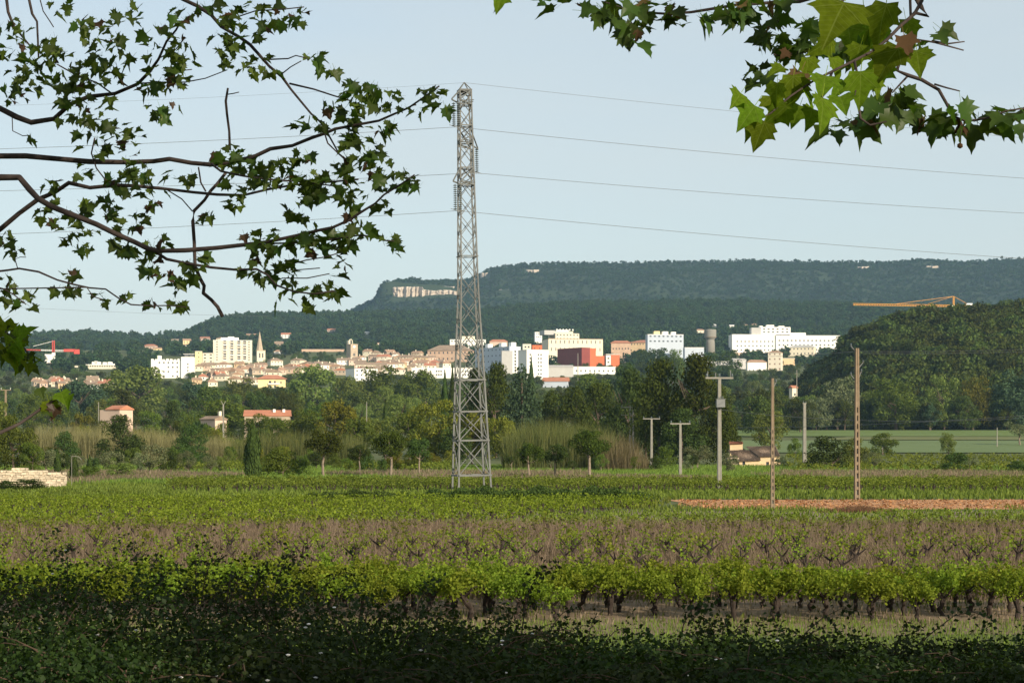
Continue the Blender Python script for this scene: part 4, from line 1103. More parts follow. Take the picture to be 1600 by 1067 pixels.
lattice(e, (-1, 0, cz(547.5)), (cx_(64), 0, cz(547)), .9, M_CHALK, 'jib', 6, .28)
lattice(e, (cx_(64) - .1, 0, cz(547)), (cx_(20), 0, cz(546)), .8, M_CR_R, 'jib_end', 10, .28)
lattice(e, (1.5, 0, cz(548)), (cx_(100), 0, cz(548)), 1.4, M_CHALK, 'counter_jib', 5, .28)
MB().box(cx_(100), cx_(117), -1.2, 1.2, cz(549.5), cz(545.5)).build('machinery_deck', M_CR_R, e)
MB().box(cx_(116), cx_(124), -1.2, 1.2, cz(553), cz(546)).build('counterweight', M_CR_R, e)
MB().bar((0, 0, cz(533)), (cx_(52), 0, cz(541)), .35).build('jib_tie', M_CHALK, e)

# ------------------------------------------------------------------ woods, leaving the buildings in view
def keep_clear(pts, th):
    px = 800 + pts[:, 0] / pts[:, 1] * F; top = YH - (pts[:, 2] + th - H) / pts[:, 1] * F; ok = np.ones(len(pts), bool)
    for (x0, x1, yt, yb, Yb) in CLEAR + ROCKS:
        ok &= ~((px > x0 - 3) & (px < x1 + 3) & (pts[:, 1] < Yb + 14) & (top < yb - .2 * (yb - yt)))
    return pts[ok]
pts = keep_clear(scatter_on(mX, mY, mZ, mnr, 42000, frng, skip_cliff), 6)
forest('plateau_forest', 'dark green woods covering the plateau slopes', pts, src_far, (6, 12), (0.55, 0.85), frng)
pts = keep_clear(scatter_on(rX, rY, rZ, rnr, 23000, frng), 9)
forest('ridge_forest', 'dense green woods covering the lower ridge', pts, src_mid, (6.5, 13), (0.7, 1.1), frng)
pts = scatter_on(hX, hY, hZ, hnr, 4300, frng, pxr=(1150, 1700))
forest('hill_wood', 'dense mixed wood covering the small hill on the right', pts, src_near, (5.0, 15.0), (0.75, 1.1), frng)
pts = np.concatenate([ground_pts(1500, -150, 250, 1640, 2290, frng), ground_pts(700, 250, 760, 2080, 2290, frng), ground_pts(800, 760, 1320, 2000, 2290, frng), ground_pts(500, 700, 1320, 1830, 2050, frng)])
pts = keep_clear(pts, 9)
forest('slope_wood', 'dark trees covering the slope around and behind the town', pts, src_mid, (7, 13), (0.8, 1.1), frng)
pts = np.concatenate([ground_pts(420, 1090, 1310, 1080, 1560, frng), ground_pts(900, -120, 430, 1200, 1700, frng), ground_pts(900, 430, 1100, 1200, 1560, frng), ground_pts(500, 860, 1320, 1560, 1950, frng)])
pts = keep_clear(pts, 6.0)
forest('town_foot_wood', 'low trees and shrubs on the rise at the foot of the town', pts, src_near, (4.5, 8.0), (0.75, 1.0), frng)

# ------------------------------------------------------------------ lattice pylon
PYL_Y = 146.0
pyl = empty('lattice_pylon', (PX(737, PYL_Y), PYL_Y, 0.0), math.radians(13))
pyl.rotation_euler = (0, math.radians(-1.05), math.radians(13))   # leans a little to the left
tag(pyl, 'tall grey steel lattice pylon standing in the middle of the vineyard', 'pylon')
def half_w(z):
    # base 2.5 m wide tapering to 1 m
    return np.interp(z, [0, 8.3, 15.6, 22.9, 30.0], [1.26, 0.96, 0.66, 0.54, 0.44])
PT = 30.7
cs = [(-1, -1), (1, -1), (1, 1), (-1, 1)]
zs = [0, 1.35, 4.0, 6.2, 8.6]
z = 8.6
while z < PT - 0.9:
    z += 2.05 * float(half_w(z)) + 0.28; zs.append(min(z, PT))
if PT - zs[-1] > 0.2: zs.append(PT)
for c_ in cs:
    mb = MB()
    for k in range(len(zs) - 1):
        a, b_ = zs[k], zs[k + 1]
        mb.bar((c_[0] * half_w(a), c_[1] * half_w(a), a), (c_[0] * half_w(b_), c_[1] * half_w(b_), b_), .125 if a < 12 else .10)
    mb.build('leg', M_STEEL, pyl)
for k in range(len(zs) - 1):
    a, b_ = zs[k], zs[k + 1]
    for i in range(4):
        c0, c1 = cs[i], cs[(i + 1) % 4]
        pa = Vector((c0[0] * half_w(a), c0[1] * half_w(a), a)); qa = Vector((c1[0] * half_w(a), c1[1] * half_w(a), a))
        pb = Vector((c0[0] * half_w(b_), c0[1] * half_w(b_), b_)); qb = Vector((c1[0] * half_w(b_), c1[1] * half_w(b_), b_))
        nrm = Vector((c0[0] + c1[0], c0[1] + c1[1], 0)).normalized()
        th = .06 if a < 12 else .048
        if a > 0.1:
            MB().bar(pa - nrm * .05, qb - nrm * .05, th).build('brace', M_STEEL, pyl)
            MB().bar(qa + nrm * .03, pb + nrm * .03, th).build('brace', M_STEEL, pyl)
        if k in (1, 2, 3, 4) or abs(b_ - 19.6) < 0.65:
            MB().bar(pa + nrm * .08, qa + nrm * .08, .12 if k < 5 else .08).build('cross_bar', M_STEEL, pyl)
# peak
for c_ in cs: MB().bar((c_[0] * .44, c_[1] * .44, PT), (0, 0, PT + .6), .06).build('peak_bar', M_STEEL, pyl)
MB().box(-.5, .5, -.5, .5, PT - .04, PT + .04).build('top_frame', M_STEEL, pyl)
# arms (seen end on) with insulator strings
def zrow(r_): return H + (YH - r_) / F * PYL_Y
ARMS = [(165, -1, -0.20, 172, 207), (224, 1, 0.26, 226, 262), (290, -1, -0.26, 297, 335)]
TIPS = []
for (row, sgn, ox, s0, s1) in ARMS:
    za = zrow(row); hw = float(half_w(za)); ty = sgn * 2.6; sx_ = math.copysign(1.22, ox)
    for q in (-1, 1):
        mb = MB(); mb.bar((q * hw, sgn * hw, za), (sx_ + q * .3, ty, za - .05), .09); mb.bar((q * hw, sgn * hw, min(za + 1.3, PT - .06)), (sx_ + q * .3, ty, za), .08); mb.build('arm_chord', M_STEEL, pyl)
    for t_ in (.35, .7):
        MB().bar((lerp(-hw, ox - .3, t_), lerp(sgn * hw, ty, t_), za), (lerp(hw, ox + .3, t_), lerp(sgn * hw, ty, t_ + .2), za), .06).build('arm_lattice', M_STEEL, pyl)
    for zz_ in (za, min(za + 1.3, PT - .06)):
        for i in range(4):
            c0, c1 = cs[i], cs[(i + 1) % 4]; w0 = float(half_w(zz_))
            MB().bar((c0[0] * w0, c0[1] * w0, zz_), (c1[0] * w0, c1[1] * w0, zz_), .09).build('arm_frame', M_STEEL, pyl)
        MB().bar((-hw, -hw, zz_), (hw, hw, za + .65), .06).build('arm_lattice', M_STEEL, pyl)
        MB().bar((hw, -hw, zz_), (-hw, hw, za + .65), .06).build('arm_lattice', M_STEEL, pyl)
    zt, zb = zrow(s0) + 0.1, zrow(s1)
    sx = math.copysign(1.22, ox) / 1.5
    for q in (-.17, .20):
        st = MB().bar((sx * 1.5 + q, ty, zb), (sx * 1.5 + q, ty, zt), .035).build('insulator_string', M_STEEL, pyl)
        nd = 12
        mb = MB()
        for d in range(nd):
            zc = lerp(zb + .1, zt - .1, d / (nd - 1)); mb.lathe((sx * 1.5 + q, ty, zc - .035), [(.04, .07), (.15, .02), (.16, 0), (.05, -.02)], 8)
        mb.build('insulator_discs', M_INSUL, st)
        MB().bar((sx * 1.5 + q - .35, ty, zb + .1), (sx * 1.5 + q + .35, ty, zb - .1), .04).build('arcing_horn', M_STEEL, st)
    TIPS.append(pyl.matrix_basis @ Vector((sx * 1.5, ty, zb - .05)))

def wire(label, pts, r=0.017, sag=0.0, group=None, name='power_cable', n=18):
    a, b_ = Vector(pts[0]), Vector(pts[1]); q = []
    for i in range(n + 1):
        t = i / n; p = a.lerp(b_, t); p.z -= sag * 4 * t * (1 - t); q.append(p)
    mb = MB(); mb.tube(q, r, 4)
    return tag(mb.build(name, M_WIRE), label, 'cable', group)
LEFT = [(-260, 240), (-260, 303), (-260, 374)]
RIGHT = [(1860, 296), (1860, 346), (1860, 420)]
NM = ['upper', 'middle', 'lower']
for k in range(3):
    wire(f'{NM[k]} power line running left from the pylon insulators', (TIPS[k], P(*LEFT[k], 150)), sag=.25)
    wire(f'{NM[k]} power line running right from the pylon insulators', (TIPS[k], P(*RIGHT[k], 172)), sag=.35)
pk = pyl.matrix_basis @ Vector((0, 0, PT + .58))
wire('thin earth wire running left from the pylon peak', (pk, P(-260, 172, 150)), r=.008, sag=.3)
wire('thin earth wire running right from the pylon peak', (pk, P(1860, 236, 172)), r=.012, sag=.3)
wire('thin distant power line low in the sky on the left', (P(-120, 470, 700), P(420, 494, 700)), r=.035, sag=1.0)

# ------------------------------------------------------------------ poles
def taper_box(mb, w0, w1, d0, d1, z0, z1, ox=0, oy=0):
    v = [(ox + sx * w0 / 2, oy + sy * d0 / 2, z0) for (sx, sy) in cs] + [(ox + sx * w1 / 2, oy + sy * d1 / 2, z1) for (sx, sy) in cs]
    mb.add(v, [(3, 2, 1, 0), (4, 5, 6, 7), (0, 1, 5, 4), (1, 2, 6, 5), (2, 3, 7, 6), (3, 0, 4, 7)])
def ladder_pole(x, base, top, wpx, label, hooks, Y=None):
    Y = Y or H * F / (base - YH); hh = H + (YH - top) / F * Y; w = wpx / F * Y
    e = empty('concrete_pole', (PX(x, Y), Y, 0), .12); tag(e, label, 'pole')
    for s in (-1, 1):      # two rails
        mb = MB(); n = 6
        for k in range(n):
            a, b_ = k / n, (k + 1) / n
            wa, wb = lerp(w, w * .62, a), lerp(w, w * .62, b_)
            v = []
            for (ww, zz_) in ((wa, a * hh), (wb, b_ * hh)):
                x0, x1 = s * ww / 2, s * (ww / 2 - w * .26)
                v += [(x0, -w * .42, zz_), (x1, -w * .42, zz_), (x1, w * .42, zz_), (x0, w * .42, zz_)]
            f = [(0, 4, 5, 1), (1, 5, 6, 2), (2, 6, 7, 3), (3, 7, 4, 0), (4, 7, 6, 5)]
            mb.add(v, f if s > 0 else [q[::-1] for q in f])
        mb.build('rail', M_CONC_TAN, e)
    nr_ = 11; hs = hh * .62
    for k in range(nr_ + 1):
        zz_ = lerp(.25, hs, k / nr_); ww = lerp(w, w * .62, zz_ / hh) - w * .50
        MB().box(-ww / 2, ww / 2, -w * .36, w * .36, zz_ - .10, zz_ + .10).build('rung', M_CONC_TAN, e)
    mb = MB(); taper_box(mb, w * .5 * .8, w * .14, w * .7, w * .6, hs + .1, hh - .01); mb.build('web', M_CONC_TAN, e)
    mb = MB(); taper_box(mb, w * .42, w * .30, w * .10, w * .10, .0, hs - .1); mb.build('recessed_web', M_CONC, e)
    for (dx, z_, d2) in hooks:
        zz_ = H + (YH - z_) / F * Y
        MB().bar((math.copysign(w * .3, dx), 0, zz_ - .18), (dx, 0, zz_ + d2), .05).build('bracket', M_STEEL, e)
        mb = MB(); mb.lathe((dx, 0, zz_ + d2), [(.05, 0), (.07, .06), (.04, .16)], 8); mb.build('insulator', M_INSUL, e)
    return e, Y, hh
p1, p1Y, p1h = ladder_pole(1339, 781, 544, 8.2, 'tall tan ladder style concrete pole at the red earth strip', [(-.42, 545, .2), (.42, 571, .2), (-.42, 590, .2), (.3, 588, .35)])
p2, p2Y, p2h = ladder_pole(1207, 796, 591, 5.8, 'slim tan ladder style concrete pole standing in front of the small farmhouse', [(.2, 600, .1)])
def pole(x, base, top, wpx, label, Y=None, m=M_CONC, arm=None, name='concrete_pole', ins=3, arm_row=None):
    Y = Y or H * F / (base - YH); z0 = ground(0, Y); hh = H + (YH - top) / F * Y - z0; w = wpx / F * Y
    e = empty(name, (PX(x, Y), Y, z0), .1); tag(e, label, 'pole')
    mb = MB(); taper_box(mb, w * 1.15, w * .8, w * 1.1, w * .8, 0, hh); mb.build('shaft', m, e)
    if w > .2:
        for s in (-1, 1):
            mb = MB(); v = [(s * w * .2, -w * .6, .1), (s * w * .33, -w * .6, .1), (s * w * .26, -w * .45, hh * .9), (s * w * .15, -w * .45, hh * .9)]
            mb.add(v + [(a, b_ + .04, c_) for (a, b_, c_) in v], [(0, 1, 2, 3), (7, 6, 5, 4), (0, 4, 5, 1), (1, 5, 6, 2), (2, 6, 7, 3), (3, 7, 4, 0)]); mb.build('flange', m, e)
    if arm:
        zz_ = hh if arm_row is None else H + (YH - arm_row) / F * Y - z0
        a = arm / F * Y
        MB().box(-a / 2, a / 2, -.07, .07, zz_ + .003, zz_ + .15).build('crossarm', m, e)
        for k in range(ins):
            mb = MB(); mb.lathe((lerp(-a / 2 + .1, a / 2 - .1, k / (ins - 1)), 0, zz_ + .153), [(.04, 0), (.09, .08), (.06, .28)], 8); mb.build('insulator', M_INSUL, e)
    return e, Y, hh, w
e, Y_, hh, w = pole(1124, 766, 592, 5.8, 'pale concrete pole carrying a grey transformer box', arm=44, ins=3)
zz_ = H + (YH - 630) / F * Y_
bx = MB().box(-.34, .34, -.62, -.22, zz_ - .32, zz_ + .32).build('transformer_box', M_GREYBOX, e)
for q in (-.2, 0, .2): MB().bar((q, -.42, zz_ + .33), (q, -.42, zz_ + .55), .07).build('bushing', M_INSUL, bx)
MB().box(-.40, .40, -.66, -.18, zz_ + .323, zz_ + .36).build('lid', M_STEEL, bx)
MB().box(-.30, .30, -.14, .14, .01, .5).build('foot_plinth', M_CONC, e)
MB().bar((-.95, 0, hh + .15), (-.95, 0, hh + .6), .06).build('fuse', M_STEEL, e); MB().bar((.9, 0, hh + .15), (.9, 0, hh + .7), .06).build('fuse', M_STEEL, e); MB().bar((-.3, 0, hh + .15), (-.3, 0, hh + .5), .06).build('fuse', M_STEEL, e)
pole(1063, 751, 663, 4.0, 'concrete T pole in the meadow nearest the transformer pole', Y=210, arm=32, ins=3)
pole(1018, 720, 655, 3.4, 'concrete T pole half way along the line at the bush', Y=290, arm=27, ins=3)
e, Y_, hh, w = pole(984.5, 716, 637, 2.6, 'double concrete pole with crossarm beside the reed bed', Y=340, arm=28, ins=3)
mb = MB(); taper_box(mb, w, w * .8, w, w * .8, 0, hh, ox=.55); mb.build('shaft', M_CONC, e)
MB().box(-1.6, .2, -.08, .08, hh * .86, hh * .86 + .12).build('crossarm', M_CONC, e)
pole(1257, 731, 631, 4.8, 'pale concrete pole left of the dark bush at the field', Y=285, arm=6, ins=2)
pole(9, 714, 610, 3.4, 'pole at the far left edge behind the stone wall', Y=330, arm=16, m=M_CONC_TAN, ins=2)
e, Y_, hh, w = pole(349, 705, 632, 2.6, 'pole with Y shaped head in front of the red roofed farmhouse', Y=420)
for s in (-1, 1): MB().bar((0, 0, hh - .1), (s * .5, 0, hh + .75), .12).build('yoke_arm', M_CONC, e)
for (x, b_, t, lb, Yp) in [(154, 700, 628, 'thin pole beside the small left house', 470), (1558, 704, 668, 'thin stake standing in the right crop field', 480), (1245, 604, 578, 'white post on the flank of the wooded hill', 800), (573, 700, 628, 'thin white post among trees left of the pylon', 480), (1379, 716, 690, 'thin stake beside the round bush in the field', 420), (903, 640, 552, 'lamp mast behind the dark pines', 900)]:
    pole(x, b_, t, 1.2, lb, Y=Yp, name='post')
# street lamp by the wall
Yl = 165; e = empty('lamp_post', (PX(112, Yl), Yl, 0)); tag(e, 'small white curved lamp post right of the stone wall', 'lamp')
zt = H + (YH - 713) / F * Yl
MB().tube([(0, 0, 0), (0, 0, zt)], .02, 6).build('post', M_CONC, e)
MB().tube([(0, 0, zt), (.35, 0, zt + .03), (.62, 0, zt - .03), (.85, 0, zt - .28)], .025, 6).build('lamp_arm', M_CONC, e)
# low wires between poles
wire('long sagging wire between transformer pole and right edge', (P(1124, 640, 150), P(1720, 644, 130)), r=.015, sag=.75)
wire('second wire rising towards the right edge over the wheat field', (P(1150, 668, 190), P(1720, 641, 110)), r=.015, sag=.25)
wire('upper wire of the tall ladder pole running right', (P(1339, 549, p1Y), P(1720, 541, 118)), r=.012, sag=.12)
wire('lower wire of the tall ladder pole running right', (P(1339, 552, p1Y), P(1720, 545, 118)), r=.012, sag=.12)
wire('faint wire running left from the tall ladder pole', (P(1339, 549, p1Y), P(1120, 556, 210)), r=.015, sag=.2)
wire('faint wire between the T poles and the transformer pole', (P(1018, 655, 290), P(1124, 592, 153)), r=.012, sag=.3)

# ------------------------------------------------------------------ near houses and wall
def tile_roof(parent, pts, m, name='roof', rows=16, cols=26, amp=.07, sagv=.12, seed=3):
    """canal tile roof over a quad (eave left, eave right, ridge right, ridge left): corrugated courses with real steps"""
    r = random.Random(seed); A, B, C, D = [Vector(p) for p in pts]; n = (B - A).cross(D - A).normalized()
    mb = MB()
    for i in range(rows):
        t0, t1 = i / rows, min(1, (i + 1.12) / rows); v = []
        for j in range(cols * 2 + 1):
            s = j / (cols * 2); up = (amp if j % 2 else 0) + r.uniform(-.02, .02)
            dip = -sagv * math.sin(math.pi * s) * math.sin(math.pi * (t0 + t1) / 2)
            a = A.lerp(B, s).lerp(D.lerp(C, s), t0); b_ = A.lerp(B, s).lerp(D.lerp(C, s), t1)
            v += [a + n * (up + .09 + dip), b_ + n * (up + .04 + dip)]
        mb.add(v, [(2 * j, 2 * j + 2, 2 * j + 3, 2 * j + 1) for j in range(cols * 2)])
    mb.add([A, B, C, D], [(0, 1, 2, 3)])
    return mb.build(name, m, parent)
# small tumbledown farmhouse: rows give its foot at 731
Yf = 300.0; zf = 0.0
def S(px_, row): p = P(px_, row, Yf); return p.x, p.z
e = empty('farmhouse', (PX(1155, Yf), Yf, 0), math.radians(-4)); tag(e, 'small ochre farmhouse with sagging tiled roofs among the poles', 'house')
M_FARM = mat('farm_render', (0.62, 0.47, 0.29), noise=0.18, nscale=0.8)
lx = lambda q: PX(q, Yf) - PX(1155, Yf)
lz = lambda r_: H + (YH - r_) / F * Yf
Lw = lx(1188) - lx(1155)
block(e, Lw, 7, 0, lz(720.5), M_FARM, front=[(Lw * .15, Lw * .28, .25, 1.0)], cap=False)
Lr = lx(1219) - lx(1188.2)
block(e, Lr, 7, 0, lz(713.5), M_FARM, front=[(lx(1197) - lx(1188.2), lx(1201.5) - lx(1188.2), .05, .75)], off=(lx(1188.2), .4), wm=M_GLASS, cap=False)
tile_roof(e, [(lx(1152), -.3, lz(721)), (lx(1189), -.3, lz(719.5)), (lx(1180), 3.2, lz(703)), (lx(1139), 3.2, lz(704))], M_TILE_OLD, seed=3)
tile_roof(e, [(lx(1187), .1, lz(714)), (lx(1219), .1, lz(713)), (lx(1214), 4.0, lz(697)), (lx(1167), 4.0, lz(698))], M_TILE_OLD, seed=4)
MB().add([(lx(1155), 0, lz(721)), (lx(1155), 7, lz(721)), (lx(1141), 3.2, lz(704.5))], [(0, 2, 1)]).build('gable', M_FARM, e)
bb = MB().box(lx(1143), lx(1163), 5, 8, 0, lz(693)).build('rear_wing', M_FARM, e)
tile_roof(e, [(lx(1141), 4.7, lz(694)), (lx(1164), 4.7, lz(693)), (lx(1163), 6.6, lz(690)), (lx(1142), 6.6, lz(690))], M_TILE_RED, rows=5, cols=14, seed=5)
MB().box(lx(1137), lx(1154.9), .3, 6.5, 0, lz(715)).build('lean_to', M_STONE, e)
# small house upper left
b = Bld('cottage', 'small cream cottage with red roof standing above the reeds on the left', 'house', 156, 187, 640.5, 668, 470, -32)
block(b.e, b.L, 4.6, 0, b.h, M_PINKW, right=[(1.6, 2.5, b.h - 2.2, b.h - 1.1)]); hip_roof(b.e, b.L * .66, 4.6, b.h, .9, M_TILE_RED, .25, 0, off=(b.L * .34, 0))
# farmhouse behind reeds
b = Bld('farmhouse', 'farmhouse with pale pink gable wall behind the reeds', 'house', 336, 354, 656, 690, 430, 42)
block(b.e, b.L, 6, 0, b.h, M_PINKW, front=[(b.L * .5, b.L * .5 + .7, b.h - 2, b.h - 1)]); hip_roof(b.e, b.L, 6, b.h, .7, M_TILE_OLD, .2, 0, along_x=False)
MB().box(b.L * .8, b.L * .8 + .6, 2, 2.6, b.h + .2, b.h + 2.0).build('chimney', M_CREAM, b.e)
b = Bld('farmhouse', 'long red tiled roof with two white chimneys behind the cypress', 'house', 382, 452, 650, 690, 470, 4)
block(b.e, b.L, 6, 0, b.h, M_STONE, front=wins(4, 1, b.L, b.h, .8, 1.0, b.h - 2)); r_ = hip_roof(b.e, b.L, 6, b.h, 1.3, M_TILE_RED, .3, 0)
for q in (428, 443): MB().box(b.u(q) - .3, b.u(q) + .3, 1.5, 2.1, b.h + .3, b.z(639)).build('chimney', M_CHALK, r_)
# dry stone wall
Yw = 160.0; e = empty('stone_wall', (PX(-40, Yw), Yw, 0), .02); tag(e, 'pale dry stone wall at the left edge of the vineyard', 'wall')
srng = random.Random(9); mb = MB(); Lw = PX(102, Yw) - PX(-40, Yw); topz = lambda u: H + (YH - np.interp(u / Lw, [0, .28, .55, .80, 1], [734, 733, 731.5, 735, 738.5])) / F * Yw
zz_ = 0.0; row = 0
while zz_ < 2.1:
    hcs = srng.uniform(.13, .22); u = -srng.uniform(0, .3)
    while u < Lw:
        wst = srng.uniform(.18, .48)
        if zz_ + hcs < topz(u) + srng.uniform(-.06, .10):
            j = lambda: srng.uniform(-.025, .025)
            x0, x1, za, zb = u + .012, min(u + wst - .012, Lw), zz_ + .01, zz_ + hcs - .012; d = srng.uniform(-.05, .05)
            if x1 - x0 > .06:
                v = [(x0 + j(), d + j(), za + j()), (x1 + j(), d + j(), za + j()), (x1, .5, za), (x0, .5, za), (x0 + j(), d + j() + .02, zb + j()), (x1 + j(), d + j() + .02, zb + j()), (x1, .5, zb), (x0, .5, zb)]
                mb.add(v, [(0, 3, 2, 1), (4, 5, 6, 7), (0, 1, 5, 4), (1, 2, 6, 5), (2, 3, 7, 6), (3, 0, 4, 7)])
        u += wst
    zz_ += hcs; row += 1
M_WSTONE = mat('wall_stone', (0.50, 0.42, 0.31), noise=0.12, nscale=2.0, island=0.25)
tag(mb.build('stone', M_WSTONE, e), kind='stuff')
mb = MB(); mb.box(0.05, Lw - .05, .12, .45, 0, 1.2); mb.build('core', M_STONE, e)

